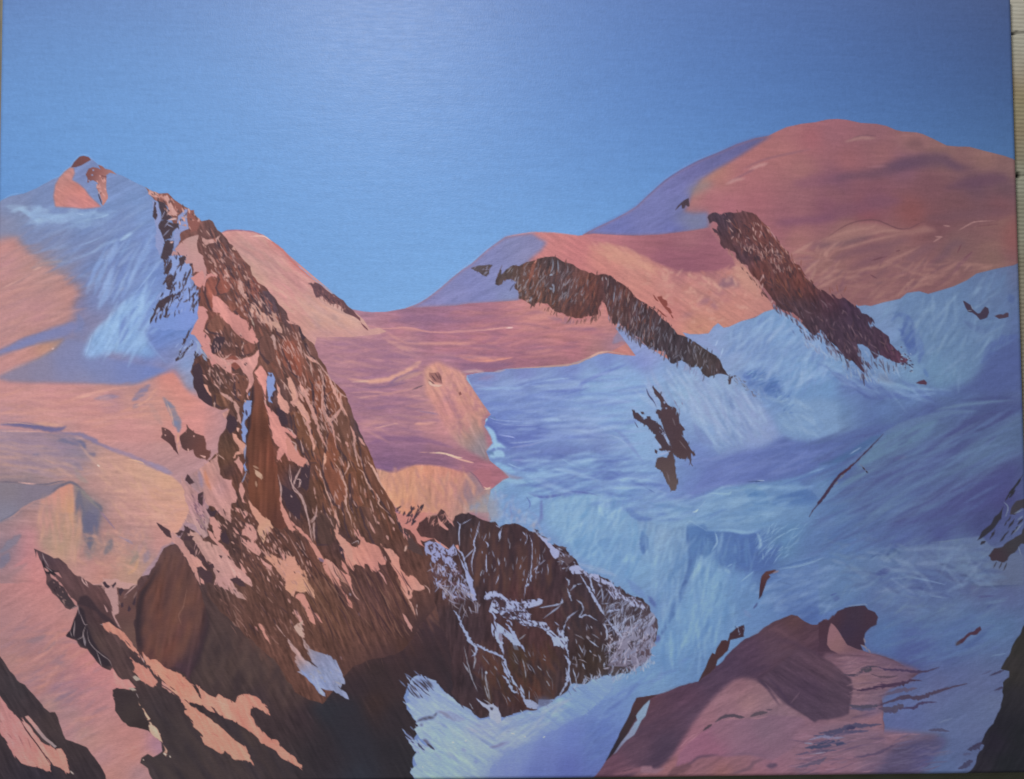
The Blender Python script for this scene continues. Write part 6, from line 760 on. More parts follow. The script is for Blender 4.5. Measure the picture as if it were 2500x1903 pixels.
# dark hollows
fills('D 530,640 520,700 550,790 560,880 600,980 660,1040 760,1090 750,1000 700,950 680,850 650,820 640,700 600,600|D 1375,980 1400,930 1420,900 1425,960 1400,1010|D 890,1200 940,1150 1000,1200 1020,1280 990,1330 940,1360 900,1310|D 1420,1100 1470,1080 1540,1150 1570,1280 1520,1290 1450,1180|F 1500,450 1560,500 1640,560 1700,680 1690,850 1620,800 1540,700 1500,560|F 1700,280 1760,240 1800,240 1790,450 1760,550 1700,500|F 680,700 740,760 800,720 770,790 740,830 720,880 700,850|F 840,1000 880,960 930,1060 920,1100 860,1080|F 2150,1000 2207,1150 2207,1300 2120,1180|D 1690,200 1720,220 1780,330 1720,380 1680,300|D 820,300 880,330 870,400 830,480 760,500 720,460 760,350', '453540', rough=1.3, alpha=.9, clip='rg')
# broad slabs
for q, c in (('D 1530,360 1600,380 1660,480 1700,700 1690,760 1620,700 1550,560 1500,430', '8a4e3c'), ('D 1840,820 1900,800 1950,950 1960,1100 1900,1080 1850,1000', '844b36'), ('D 1960,780 2010,790 2100,950 2120,1060 2060,1150 2010,1200 1980,1050 1960,900', '764836'), ('D 2040,1260 2100,1180 2160,1140 2207,1200 2230,1677 2100,1500 2050,1400', '6c4838'), ('D 1590,1130 1680,1180 1750,1300 1800,1450 1840,1560 1900,1677 1800,1677 1700,1500 1620,1350', '744a36'),
             ('B 660,1180 700,1100 770,1100 790,1250 760,1330 760,1450 720,1400 690,1300', '8a5042'), ('B 800,1030 860,1100 930,1130 950,1200 900,1260 830,1280 800,1200 830,1120', '8a5042'), ('B 1040,1420 1120,1380 1140,1460 1110,1540 1060,1530 1000,1450', '7e4c3e'), ('B 1140,1130 1200,1080 1250,1160 1240,1250 1200,1330 1170,1260', '7a4840'), ('B 860,860 930,820 1000,900 1050,900 1090,930 1080,1000 1000,1000 930,1000 880,950', '744c46'), ('B 960,980 1060,1010 1130,1060 1100,1150 1020,1120 960,1060', '70483f'), ('B 1290,1250 1350,1250 1420,1340 1440,1460 1380,1500 1320,1420', '5c4650'),
             ('D 700,180 800,80 860,120 870,200 830,290 720,270 690,230', '7a5042'), ('D 900,560 960,520 1020,560 1060,640 1000,690 940,640', '8a5042'), ('D 1090,420 1160,390 1200,440 1170,500 1080,530', '7c4e42'), ('D 1000,740 1090,760 1140,830 1110,900 1060,1020 1010,980 990,850', '744c3e'), ('D 780,940 850,960 920,1030 900,1080 840,1090 790,1050', '6e4c3c'), ('D 1250,360 1330,300 1400,420 1420,560 1380,620 1320,560 1270,470', '6a4840'), ('D 1440,160 1500,180 1560,300 1520,340 1460,280', '6a4a44'), ('D 1760,380 1840,400 1890,520 1870,580 1800,520', '6c4a42'),
             ('K 300,0 380,0 390,180 340,280 300,170', '804b36'), ('K 430,80 520,0 570,120 580,190 500,280 440,200', '764a38'), ('K 500,330 600,200 660,330 680,470 640,600 560,660 530,560', '6c4a3c'), ('K 460,480 510,520 550,680 540,780 450,830 400,840 430,690', '804e38'), ('K 400,850 520,800 600,960 640,1150 600,1300 540,1250 460,1080 410,950', '7c4c38'), ('K 690,900 740,900 760,1100 820,1250 780,1280 720,1200 690,1050', '764c38'), ('K 800,620 850,660 930,850 1000,1000 1120,1200 1180,1330 1150,1380 1050,1250 930,1080 870,950 830,800', '6e4838'), ('K 80,270 160,270 250,420 260,560 320,700 280,760 200,640 120,500', '704a36'), ('K 330,1330 500,1400 530,1600 480,1677 340,1677', '553f3a'), ('K 610,1200 700,1400 760,1560 700,1600 640,1450', '664638'), ('K 800,1280 900,1300 1020,1500 1060,1677 960,1677 860,1480', '62443a')):
    fill(P(q)+np.array([-5., 3.]), '463640', rough=1, alpha=.7, clip='rg')
    fill(P(q)+np.array([3., -2.]), np.clip(hexc(c)*1.16, 0, 1), rough=.9, alpha=.6, clip='rg')
    fill(q, c, rough=.9, alpha=.95, clip='rg', tex=[(68, 50, 6, .07, 45), (72, 18, 4, .05, 46)])
FRINGE[0] = 62
# ---- light patches on the crest and face (blue shade, then pink)
region('painted_rock_ridge')
fills('B 380,430 440,360 480,370 470,450 480,540 490,570 420,620 390,700 330,780 330,640 370,520|B 95,260 150,280 190,420 180,530 210,650 240,720 200,850 190,930 140,700 130,480', '8290c6', rough=1.2)
fill('B 310,870 480,850 520,1000 540,1050 500,1100 560,1250 620,1180 610,1350 600,1500 500,1660 200,1660 80,1600 200,1400 250,1200 250,1050', 'B 400,950,8098d4 500,1300,7c96d8 450,1450,6f8cd8 300,1500,6c8cd4 350,1200,7e98d6', rough=1.5, soft=1)
for q in ('B 165,275 240,290 250,380 280,420 300,460 250,480 190,480 195,400', 'B 165,540 200,490 250,480 290,500 375,515 370,560 330,620 310,690 240,700 200,650', 'B 230,720 250,700 300,700 330,700 320,800 310,850 220,940 195,890', 'B 125,290 148,300 148,400 130,480 118,440', 'B 300,870 250,1000 235,1050 270,1060 300,1000 320,960', 'B 275,1060 310,1080 320,1160 330,1180 300,1240 250,1220 245,1130', 'B 370,900 420,870 480,855 450,930 410,970', 'B 170,1340 250,1290 350,1260 350,1340 300,1400 240,1420 170,1470 110,1560 80,1590 100,1500 150,1400', 'B 240,1400 270,1410 285,1440 250,1520 230,1500', 'B 540,950 600,940 630,1000 640,1050 600,1030 560,1040 525,1075', 'B 620,1170 640,1160 620,1300 600,1390 610,1250', 'D 500,240 530,215 490,300 400,490 370,530 420,420', 'D 345,570 370,530 430,480 500,430 540,390 560,340 560,400 480,480 420,560 360,605', 'D 560,480 600,520 560,570', 'A 1975,500 1990,500'):
    if len(P(q)) > 2: fill(q, '4a3c46', rough=1.4)
scatter('B 220,900 600,850 640,1100 600,1430 100,1570 230,1200', 95, 112, 16, (8, 26), (2, 5), '4a3c46 54424a 443a4c 5c4a50', (.8, 1))
scatter('B 150,1250 600,1250 560,1450 120,1560', 40, 112, 12, (6, 22), (1.5, 3.5), '8ca4dc 7c96d4', (.7, 1))
scatter('D 370,420 560,340 560,480 380,580', 16, 125, 8, (8, 22), (1.5, 3), '8ca4d4 7890cc', (.8, 1))
strokes('B 240,380 190,480|B 320,440 230,560|B 290,580 210,660|B 370,480 300,470|B 250,520 330,560|B 330,660 290,720', 11, '9094b8', alpha=.9)
strokes('B 290,730 330,710|B 250,360 290,430|B 270,480 370,460', 18, 'd0a8a0')
PK_ = 'B 330,800 400,730 480,670 600,640 580,740 600,830 640,860 680,1000 690,1080 660,1150 640,1160 650,1050 620,1030 560,1040 520,1080 540,950 470,960 460,930 480,850 370,850 310,870'
fill(PK_, 'B 420,750,c08c84 500,700,b08e88 550,800,c0948a 420,830,b48a90 600,900,c0908c 500,900,b88c88 650,1000,b88884', rough=1.3)
fills('B 520,1090 600,1030 650,1050 660,1100 620,1200 560,1180|B 650,1180 690,1060 720,1050 780,1040 790,1100 740,1080 690,1120 650,1250|D 600,0 650,0 700,40 710,120 680,180 650,260 700,300 740,360 720,420 660,440 600,360 560,300 500,290 540,200 590,120|D 640,440 720,400 740,500 830,540 900,600 950,620 940,700 870,650 800,620 740,640 700,560', 'c4867e', rough=1.3)
fills('B 80,150 130,190 160,240 110,230 60,190|B 180,220 260,210 300,280 350,330 400,400 330,430 280,400 250,290|B 420,430 470,440 460,520 430,500|B 480,390 500,360 490,420|B 450,520 480,530 470,560|B 600,450 610,480 590,520', 'c4948a', rough=1.5)
fills('B 260,190 330,250 380,330 430,340 400,400 350,370 310,290|B 480,380 550,370 570,460 610,520 580,600 520,600 480,480', '8a564c', rough=1.5)
scatter('B 40,130 330,240 560,420 500,600 250,400', 50, 60, 25, (5, 16), (2, 4.5), 'd0a498 7a5048 5a4448 b88478', (.7, 1))
# pink fields of the face, sheet D and B
for q, c in (('B 760,1290 800,1300 900,1400 960,1470 1040,1540 1100,1560 1150,1590 1150,1677 D 1180,220 1220,330 1250,370 1210,400 1120,370 1060,350 1000,290 950,200 900,180 870,150 830,60 B 760,1460', 'c08278'),
             ('D 730,500 830,540 870,560 960,500 890,580 1020,560 1060,570 1150,540 1230,470 1240,530 1230,590 1210,640 1190,720 1200,800 1160,900 1110,980 1140,1010 1110,900 1150,830 1110,740 1080,680 1050,640 1000,600 940,610 950,720 1000,720 1050,730 970,750 900,700 800,620', 'c48c82'),
             ('D 1210,700 1270,640 1330,700 1340,760 1330,900 1330,1050 1380,1100 1450,1200 1500,1290 1600,1330 1650,1400 1640,1430 1580,1370 1530,1350 1600,1450 1640,1520 1700,1600 1760,1677 F 1800,240 1750,230 1690,270 1650,220 1580,200 1530,120 1480,180 1440,210 1480,60 D 1440,1480 1400,1420 1370,1300 1340,1150 1300,1000 1280,850 1240,780', 'c48478'),
             ('D 1440,800 1480,880 1500,950 1560,1050 1580,1100 1560,1160 1500,1120 1460,1000 1430,880', 'c8907f'),
             ('D 1590,750 1640,850 1660,1000 1720,1060 1780,1140 1800,1200 1830,1400 1850,1500 1830,1560 1820,1450 1780,1310 1750,1220 1700,1130 1640,1060 1600,1040 1620,980 1570,850 1570,770', 'c8937f'),
             ('D 1690,760 1720,880 1780,960 1830,1100 1870,1200 1870,1280 1840,1200 1790,1080 1740,980 1690,880', 'c48f80'),
             ('D 650,830 690,850 700,910 740,940 740,970 700,920', 'c8907c'), ('D 660,720 690,730 710,800 680,780', 'c08c80'),
             ('D 750,830 800,850 850,920 920,960 980,1020 1030,1090 1060,1200 1060,1280 1010,1240 1000,1130 960,1040 900,990 840,940', 'b88c80'),
             ('D 970,1370 1010,1380 1050,1450 1100,1500 1080,1580 1000,1610 990,1650 970,1640 1000,1570 1040,1560 1010,1480', 'c48c78'),
             ('D 1000,1310 1030,1310 1020,1360', 'd09c88'), ('D 1430,430 1450,530 1490,600 1500,680 1540,740 1480,680 1440,580', 'b48c80'),
             ('D 1380,310 1410,310 1430,480 1410,460', 'b08c84'), ('D 1190,0 1260,20 1350,90 1400,200 1390,270 1330,180 1250,80', 'b88c7c'), ('D 1380,60 1440,100 1450,200 1510,290 1460,260 1410,170', 'bd9080'), ('D 1170,0 1200,200 1190,270 1175,120', 'a89084'),
             ('D 850,1140 930,1100 920,1150 890,1200 880,1180', 'c08c80'), ('D 360,1370 390,1370 400,1450 380,1490', 'd0967f'), ('D 375,1490 395,1490 395,1560 380,1560', 'd09880'),
             ('B 980,770 1000,820 960,800', 'b88c80'), ('B 860,1020 890,1050 930,1100 870,1110', 'bd8c80'), ('B 1000,1130 1080,1150 1100,1250 1140,1330 1170,1390 1120,1370 1060,1260 1020,1200', 'b88c80'), ('B 1150,1370 1220,1400 1280,1450 1310,1540 1400,1600 1300,1580 1200,1480 1170,1560 1140,1500', 'bd9080'), ('B 1370,1560 1450,1570 1500,1660 1420,1640', 'c09482'), ('B 690,830 730,870 820,980 760,930', 'b48478'), ('B 640,660 700,690 770,680 820,640 800,720 740,720 680,760 640,700', 'b88c84')):
    b = hexc(c); p = P(q); ctr = p.mean(0)
    sm = [(tuple(p[rng.integers(len(p))]*.8+ctr*.2), np.clip(b*(1+rng.normal()*.05), 0, 1)) for _ in range(7)]+[(tuple(ctr), b)]
    fill(q, sm, rough=1.3, tex=TX(60, .03))
strokes('D 560,360 600,420 570,530|D 600,430 700,560|D 640,520 690,590', 26, '8ca0c8', alpha=.8)
# blue threads in the couloirs
fills('D 1345,700 1400,710 1430,780 1410,850 1440,900 1400,920 1370,980 1390,1040 1350,1020 1335,900|D 1110,1020 1170,1010 1150,1130 1140,1190 1110,1220 1110,1350 1080,1440 1060,1400 1070,1240 1080,1100|D 1150,940 1165,900 1165,960|D 1060,1380 1100,1360 1110,1470 1080,1450|F 1080,260 1130,205 1120,250 1120,310 1090,300', '7a90cc', rough=1.3)
strokes('F 1120,310 1090,390 1060,450|D 1110,1470 1100,1620|F 1090,60 1100,200', 14, '8c98c4', alpha=.8)
strokes('D 1380,720 1380,760|D 1110,1110 1120,1180', 22, '4a4058')
# veins and slivers, sheets D, F, K, L
VE = 'c09084'
strokes('D 1740,500 1800,560 1880,600 1950,690 2010,770 2040,850 2090,900 2100,1000 2140,1080|D 1650,330 1690,420 1720,500|D 1800,560 1830,760|D 1880,620 1930,720 1940,820 1930,950 1940,1100 2000,1200 2030,1280 2080,1430|D 2130,1090 2040,1200 1970,1250|D 2040,780 2120,930 2207,980|D 1480,780 1550,870 1600,960|D 1690,900 1720,1000 1740,1030|D 1720,1190 1760,1260|D 780,680 830,800 830,870|D 720,650 720,760|D 860,570 930,530|D 900,630 970,600|D 1060,470 1090,380|D 1100,1000 1110,1040|D 770,1020 770,1090|D 810,1590 880,1650|D 1520,820 1530,900|D 1310,1000 1330,1060', 15, 'bb9488', alpha=.9, jag=.4)
strokes('D 2010,780 2050,880 2110,1000|D 1750,520 1900,620|D 1590,1020 1650,1050|K 70,150 130,200 200,290|K 580,40 590,180 660,300|K 500,0 550,100 590,190', 30, 'c89484', alpha=.95, jag=.35)
strokes('K 100,0 120,120 60,150 90,200|K 130,190 220,300 250,360 210,370 250,450 280,560 300,640|K 180,30 240,160 300,280 320,390|K 130,30 180,140|K 330,340 350,450 390,550 430,630|K 400,20 390,200 450,330 500,430 540,650|K 480,360 600,200|K 640,570 670,630|K 690,400 740,540 710,620|K 780,520 850,620', 26, 'c08c7e', alpha=.95, jag=.35)
strokes('K 410,690 420,760 400,830', 30, 'd09a80'); strokes('K 510,790 570,880 610,980 650,1080 640,1240 690,1380 710,1490|K 600,970 670,850 665,780|K 770,860 830,910 880,1030 950,1120 1000,1190 1000,1250 1110,1350|K 350,860 370,930 390,970|K 400,980 430,1100 480,1230 540,1380 580,1460|K 700,560 740,680 770,800 790,850', 17, 'bf9688', alpha=.95, jag=.4)
strokes('K 720,520 740,640 760,760|K 840,1070 860,1180|K 900,1190 940,1340|K 690,1130 680,1200|K 700,1280 720,1350|K 890,1430 950,1560|K 930,1150 950,1190|K 1100,1370 1170,1460|K 1150,1490 1165,1530|K 980,1430 1000,1460|K 560,1250 575,1300|K 430,1340 440,1390|K 300,1060 310,1150|K 1080,1580 1100,1630|K 520,1100 560,1200', 18, 'b48a80', alpha=.9, jag=.3)
strokes('K 870,780 940,870 1000,1000 1070,1100', 20, 'dcae9c', alpha=.8, jag=.4)
# tree-like lower veins
strokes('K 40,820 50,940 70,1070 150,1160 200,1280 240,1430 270,1600 300,1677|K 170,830 100,970 70,1050|K 30,560 100,600 110,700 180,760|K 0,420 60,460 100,530|K 80,590 110,690|K 150,550 190,700|K 250,1440 310,1370 330,1240|K 290,1440 310,1640', 14, 'ba9690', alpha=.9, jag=.4)
stroke('K 130,970 160,1000 130,1060', 9, 'b4989a', .8)
fill('K 0,520 60,600 130,700 180,740 230,760 250,820 200,790 180,830 120,800 60,790 0,720', 'c48474', rough=1.4)
fill('K 0,1330 60,1440 130,1520 220,1600 280,1677 L 240,280 170,230 90,160 0,60', 'c08274', rough=1.2)
fill('L 80,150 160,200 250,290 330,400 380,490 410,540 350,520 310,430 260,330 170,250', 'c08474', rough=1.2)
fill('L 340,500 410,530 400,560', '8c7088', rough=1)
fill('L 390,570 420,500 500,540 560,600 620,650 690,700 700,780 720,860 660,790 590,720 500,640 450,590', 'c48676', rough=1.4)
fill('L 590,530 640,580 690,720 650,680 600,620', 'bd8072', rough=1.2)
fill('L 400,580 450,600 520,690 590,780 580,800 650,900 700,980 725,1050 680,1020 620,900 540,790 450,710 410,670', 'c08070', rough=1.4)
stroke('L 690,820 740,910 790,960', 12, 'b88c84'); stroke('L 680,880 700,910', 24, 'a890a0', .7)
fill('L 510,30 530,10 560,100 585,160 560,200 600,270 650,330 690,370 740,380 790,360 800,310 770,250 830,290 850,330 900,350 950,370 1000,390 1040,460 1080,570 1040,570 980,510 990,580 1010,640 960,660 900,620 870,570 840,570 830,610 760,570 730,580 730,640 680,610 640,540 630,460 600,380 550,290 510,220 530,140', 'L 560,120,bd8c7c 600,300,c48874 700,450,c08674 800,450,c88472 950,450,c48474 900,580,c08074 700,560,c48876', rough=1.4, tex=TX(60, .03))
stroke('L 990,640 1040,700 1085,790', 18, 'bd8880'); strokes('L 720,180 760,260 810,320|L 760,190 800,270', 18, 'bd8478', jag=.3)
strokes('L 700,350 770,320 780,360', 11, 'a89498')
fill('L 1050,375 1090,400 1130,400 1170,440 1210,500 1220,570 1260,650 1310,710 1340,680 1400,720 1450,780 1500,800 1500,830 1430,870 1380,850 1360,890 1350,950 1310,960 1280,900 1240,850 1220,770 1190,700 1170,620 1130,560 1110,480', 'L 1100,430,c08a78 1180,550,c48876 1250,720,c88472 1330,770,c48674 1420,800,c08c7c 1310,900,c48c7c', rough=1.4, tex=TX(60, .03))
stroke('L 1310,940 1350,1020 1390,1120', 26, 'bd8c7c', jag=.2); strokes('L 1395,1040 1415,1130|L 1410,1000 1405,1040', 12, 'a88c88'); stroke('L 1480,790 1530,830 1550,890', 11, 'b49088')
fill('L 1310,850 1330,860 1325,910 1310,890', '4a3638')
fill('L 1245,1110 1280,1140 1320,1200 1370,1260 1360,1285 1310,1230 1270,1180', 'b8867c', rough=1.5)
fill('L 1270,430 1280,380 1300,360 1300,400 1285,435', 'c09a8c', rough=.8)
strokes('L 890,110 960,240|L 1115,60 1170,140|L 1150,170 1165,210|L 1090,280 1100,310|L 990,110 1000,140|L 1260,180 1270,300|L 590,430 600,460|L 1060,480 1080,540', 18, 'b4847a', alpha=.9)
strokes('L 780,1090 790,1130|L 580,1560 600,1600', 18, '8c6c74', alpha=.6)
# orange patch and its neighbours (sheet F/L)
fill('F 1300,1160 1340,1210 1420,1220 1490,1260 1550,1300 1580,1270 1640,1240 1680,1370 1740,1420 1770,1500 1800,1580 1850,1640 1780,1640 1770,1600 1700,1610 1640,1600 1630,1677 1560,1600 1520,1500 1470,1420 1400,1330 1330,1260', 'F 1400,1270,c48e74 1550,1330,c48c78 1650,1350,c48c78 1600,1450,c48a72 1700,1500,c49078 1600,1560,c48c78 1800,1620,c49a80', rough=1.4, tex=TX(55, .03))
fill('L 0,480 90,490 130,600 200,640 220,720 250,800 300,880 320,950 280,920 220,860 120,860 100,810 60,900 100,930 0,850', 'L 50,600,c48c78 100,700,c48a72 180,780,c49270 280,900,c09078', rough=1.4)
fill('L 130,880 180,890 230,960 270,1040 330,1120 390,1210 350,1190 280,1110 220,1020 300,1130 320,1220 260,1180 210,1100 150,990 95,940', 'c08474', rough=1.3)
fill('L 70,1040 120,1070 170,1140 205,1230 160,1220 120,1160|'.rstrip('|'), 'bd8a80', rough=1.2)
fill('L 95,1250 130,1205 150,1260 180,1330 190,1365 140,1330', 'b49084', rough=1.2)
stroke('L 150,1230 190,1290', 18, 'b08c84'); strokes('L 15,940 45,990|L 40,1170 65,1215|L 70,1080 85,1110|L 110,340 120,370', 24, 'b48478', alpha=.9)
fill('F 1135,620 1160,650 1220,740 1300,820 1370,850 1410,920 1390,940 1360,910 1390,980 1340,960 1320,1030 1300,1110 1270,1040 1240,960 1250,890 1200,800 1150,720', 'F 1180,700,c48c78 1260,840,c48a74 1350,890,c49478 1290,1000,bd9478', rough=1.3)
fill('F 1485,540 1500,660 1540,750 1590,830 1620,920 1700,980 1760,1040 1720,1010 1640,970 1570,950 1530,860 1490,740 1480,640', 'c08474', rough=1.2)
strokes('F 1455,350 1485,500 1490,640|F 1580,240 1580,380 1620,480 1690,560 1740,650 1770,790 1810,930 1850,1070|F 1700,280 1640,420 1620,480|F 1590,570 1610,600|F 1650,400 1690,410 1690,470 1670,500|F 1800,880 1850,830 1880,720|F 1850,860 1840,980', 14, 'b49490', alpha=.9, jag=.4)
strokes('F 1190,290 1280,370 1270,410|F 1215,420 1225,490|F 1185,260 1250,290', 18, 'b08c74', alpha=.8); fill('F 1205,310 1280,355 1275,410 1230,370', 'b8987c', rough=.8)
strokes('F 1640,800 1655,840|F 1580,750 1590,820|F 1650,1080 1780,1250|F 1700,1060 1750,1180|F 1560,990 1700,1250 1720,1360', 13, 'a8847c', alpha=.8)
fill('F 1780,1060 1850,1160 1900,1250 1950,1310 1920,1290 1870,1220 1810,1130', 'c08474', rough=1); fill('F 1890,1250 1930,1260 1950,1300 1910,1290', '84687c', rough=.8)
fill('F 2080,960 2120,1000 2180,1050 2260,1150 2260,1300 2190,1240 2150,1150 2110,1060', 'c08a78', rough=1.2); fill('F 1970,1260 2050,1300 2120,1380 2180,1500 2260,1560 2100,1480 2010,1380', 'c08a7a', rough=1.2); fill('F 1940,1320 1990,1340 2060,1440 2120,1530 2140,1560 2080,1520 2010,1460 1960,1390', 'c08474', rough=1.2)
# twin rocks on the snow shoulder
FRINGE[0] = 80
fill('D 195,1300 240,1310 300,1340 350,1380 365,1500 390,1600 330,1540 270,1470 190,1420 210,1380', 'D 250,1380,5c4040 330,1480,54383a 220,1330,6a4a48', rough=1.2)
fill('D 400,1380 450,1330 480,1280 510,1310 550,1340 620,1390 650,1400 690,1480 690,1550 730,1560 735,1620 690,1660 620,1640 560,1600 540,1540 480,1560 420,1530 400,1460', 'D 480,1400,5c4440 550,1450,664440 640,1500,70463c 600,1600,6a463e 430,1480,50393c', rough=1.2)
fills('D 545,1390 560,1395 555,1415 545,1410|D 230,1370 250,1375 240,1395|D 480,1530 500,1540 495,1570 480,1560|D 610,1600 680,1610 670,1635|D 235,1320 250,1325 240,1340', 'c8988c', rough=.8)
FRINGE[0] = 60
# snow mixed into the left side (sheet F)
fill('F 620,280 800,130 830,350 870,400 960,400 970,480 1020,600 1000,650 950,660 950,870 900,830 850,790 770,710 740,700 690,690 650,600 600,540 560,520 470,450 540,330', 'F 700,300,bd8a7c 680,400,c4805c 720,480,c0836c 800,300,b88c84 620,420,8c7c94 600,480,a48a90 820,500,a48490 760,400,b88480 750,650,c08a80 900,500,c48880 960,560,c48c80 850,700,bd8c84 930,800,bd8c80', rough=1.3, tex=TX(70, .04))
stroke('F 600,300 620,400 640,500', 40, '9080a0', .6, soft=3); stroke('F 660,300 690,420 730,520', 40, 'c07c5c', .7, soft=3)
fill('F 470,900 520,960 600,1000 650,1060 760,1100 830,1130 900,1220 960,1290 1000,1340 1100,1420 1150,1490 1200,1590 1130,1540 1060,1500 990,1460 950,1480 1000,1570 1080,1640 1110,1700 1000,1660 960,1640 880,1580 800,1530 760,1550 780,1480 750,1400 760,1330 690,1280 640,1190 560,1080 500,1040 480,980', 'F 600,1050,b48c80 700,1100,b88e82 800,1200,b88a80 850,1350,b88c84 900,1300,bb8c84 900,1500,b88884 1000,1400,bd8c80 1100,1480,bd8c84 1050,1600,b08c84 650,1150,b48880', rough=1.4, tex=TX(55, .04))
fill('F 290,980 340,1000 430,1080 480,1160 560,1230 620,1290 690,1380 640,1370 600,1350 580,1400 600,1470 610,1530 560,1450 520,1380 480,1280 440,1200 400,1150 360,1110 300,1070', 'F 350,1060,bd8c84 500,1230,c08c80 560,1330,c48c7c 600,1480,bd8a80', rough=1.2, tex=TX(55, .03))
fill('F 400,350 560,520 620,560 700,700 690,720 720,800 690,950 700,1000 640,1030 560,900 470,880 480,740 440,560', 'F 500,600,b88c80 560,650,b48490 600,750,b08488 620,900,b08c88 520,850,b48c84 680,900,a88a88', rough=1.6, tex=TX(60, .05))
fills('F 720,830 770,830 830,880 850,950 830,960 840,1050 800,1070 770,980 750,900 720,890|F 700,960 740,980 800,1060 860,1130 930,1210 1000,1290 940,1250 860,1170 760,1080 710,1010|F 1030,1290 1070,1320 1120,1410 1100,1430 1050,1360|F 1000,700 1040,720 1050,760 1020,740|F 1060,750 1110,750 1140,790 1090,830 1070,800|F 1110,860 1160,900 1230,960 1230,1030 1180,1080 1130,1030 1060,1000 1080,950 1120,930|F 1050,1020 1110,1060 1190,1060 1230,1130 1260,1180 1240,1220 1200,1200 1130,1150 1070,1090|F 940,890 1000,950 1050,1010 1010,990|F 1250,1230 1300,1290 1390,1330 1380,1380 1300,1330|F 610,1460 650,1490 660,1540 620,1520|F 700,1320 740,1310 750,1340|F 1040,450 1080,440 1100,530 1070,620 1130,660 1080,650 1050,590|F 985,200 1030,160 1060,240 1080,360 1050,300|F 1460,1180 1520,1220 1530,1280 1490,1260', 'c08a7e', rough=1.3)
fills('F 460,390 480,345 550,440 500,470 460,420|F 590,560 640,540 650,600 640,700 600,640|F 820,1210 860,1220 850,1250|F 800,1380 840,1400 830,1420|F 150,880 200,910 290,950 300,1040 250,1010 200,950|F 400,940 440,960 410,1020 340,980|F 440,890 510,940 500,980 450,950|F 440,1020 540,1010 510,1060 450,1060|F 530,1070 600,1100 590,1180 540,1140|F 480,1120 560,1180 580,1240 510,1200|F 590,1350 640,1340 680,1390 740,1390 760,1450 740,1530 680,1520 630,1470 600,1420|F 700,1320 750,1310 760,1360 720,1370|F 600,1200 640,1240 680,1300 720,1320 690,1330 640,1290|F 940,1480 1000,1460 1080,1500 1130,1570 1040,1560 980,1520', '4e3a40', rough=1.3)
strokes('F 520,560 550,610|F 540,640 600,720|F 620,600 650,570|F 640,700 670,600|F 570,830 590,850|F 800,790 820,730', 10, '7a5868', alpha=.8)
scatter('F 520,600 620,620 700,950 620,950', 26, 62, 10, (5, 16), (1.5, 3), '7c5c74 6a4c58', (.5, .8))
scatter('F 540,1050 640,1040 640,1200 560,1200', 12, 110, 20, (8, 22), (1.5, 3), 'b88c84', (.8, 1))
# blue-grey patch at the foot
FRINGE[0] = 52
region('painted_snow_patch')
fill('H 1490,170 1530,190 1560,240 1620,290 1660,300 1720,330 1800,360 1870,410 1910,470 1925,520 1940,590 1975,680 1920,650 1900,700 1960,740 2000,820 1960,800 1900,760 1860,750 1800,740 1750,735 1700,700 1750,790 1700,760 1640,700 1570,620 1500,540 1440,500 1480,500 1430,430 1420,370 1440,330 1390,290 1330,180 1290,110 1340,170 1400,250 1490,350 1540,380 1600,430 1660,480 1610,420 1580,380 1560,330 1570,310 1530,260', 'H 1520,220,b08c80 1460,380,b48c80 1500,430,a08c94 1600,330,8c90b0 1700,400,848cb4 1850,450,808ab0 1750,550,8490b4 1600,560,8c90a8 1550,530,7890cc 1700,650,7c90c8 1900,650,8088a8 1950,760,8490b8 1450,330,bd8c7c', rough=1.4, tex=TX(50, .05), clip=None)
scatter('H 1500,400 1900,500 1950,700 1650,650', 50, 55, 20, (5, 16), (2, 4), '8c90b8 a09a9c 7c8cc0 7480a4', (.3, .6))
stroke('H 1540,390 1600,430 1665,480', 14, '4a3c44', .9); strokes('H 1480,500 1560,590 1650,690', 20, '7890d0', alpha=.7)
fill('H 1010,0 1050,20 1080,70 1110,150 1140,210 1200,270 1150,230 1100,170 1070,100', 'bd8474', rough=1.2); fill('H 970,30 1000,40 1020,90 990,70', 'b47c70', rough=1)
fill('H 1410,40 1450,0 1500,-30 1480,40 1510,150 1470,140 1430,80', 'b8988a', rough=1.2); stroke('H 1200,0 1300,130', 12, 'a8847c')

# slivers of snow and rock all over the face
FRINGE[0] = None
scatter('B 600,500 1000,850 1250,1200 1550,1600 1150,1600 800,1200 650,800', 150, 60, 10, (5, 20), (1.6, 4), 'b88c82 a8807a c49a8c 9a7470', (.7, .95), clip='rg')
scatter('B 700,550 1050,900 1500,1550 1100,1550 800,1000', 110, 62, 8, (8, 26), (2, 4.5), '4c3a44 5a4248 8a5244 94594a', (.6, .9), clip='rg')
scatter('D 1250,100 1650,250 2000,750 2150,1200 1950,1400 1600,800', 150, 66, 7, (6, 26), (1.6, 4), 'b88c80 c09488 a47c74', (.7, .95), clip='rg')
scatter('D 650,200 1100,300 1150,900 950,1050 700,800', 90, 62, 18, (5, 18), (1.6, 4), 'b88a80 c49488 a07a74 4a383e', (.7, .95), clip='rg')
scatter('K 50,100 600,150 1000,1000 1200,1500 700,1600 300,1400', 120, 72, 7, (6, 28), (1.6, 4), 'b0887c bd9084 9c766c', (.65, .95), clip='rg')
scatter('K 100,400 650,500 1100,1400 500,1600', 60, 73, 5, (14, 44), (2, 5), '46343a 523c3a 8c5640', (.5, .85), clip='rg')
scatter('F 950,600 1300,900 1700,1100 1900,1500 1500,1600 1000,1300 800,900', 170, 58, 10, (5, 22), (1.6, 4), 'b8887c a87c72 c09284 4a3638', (.65, .95), clip='rg')
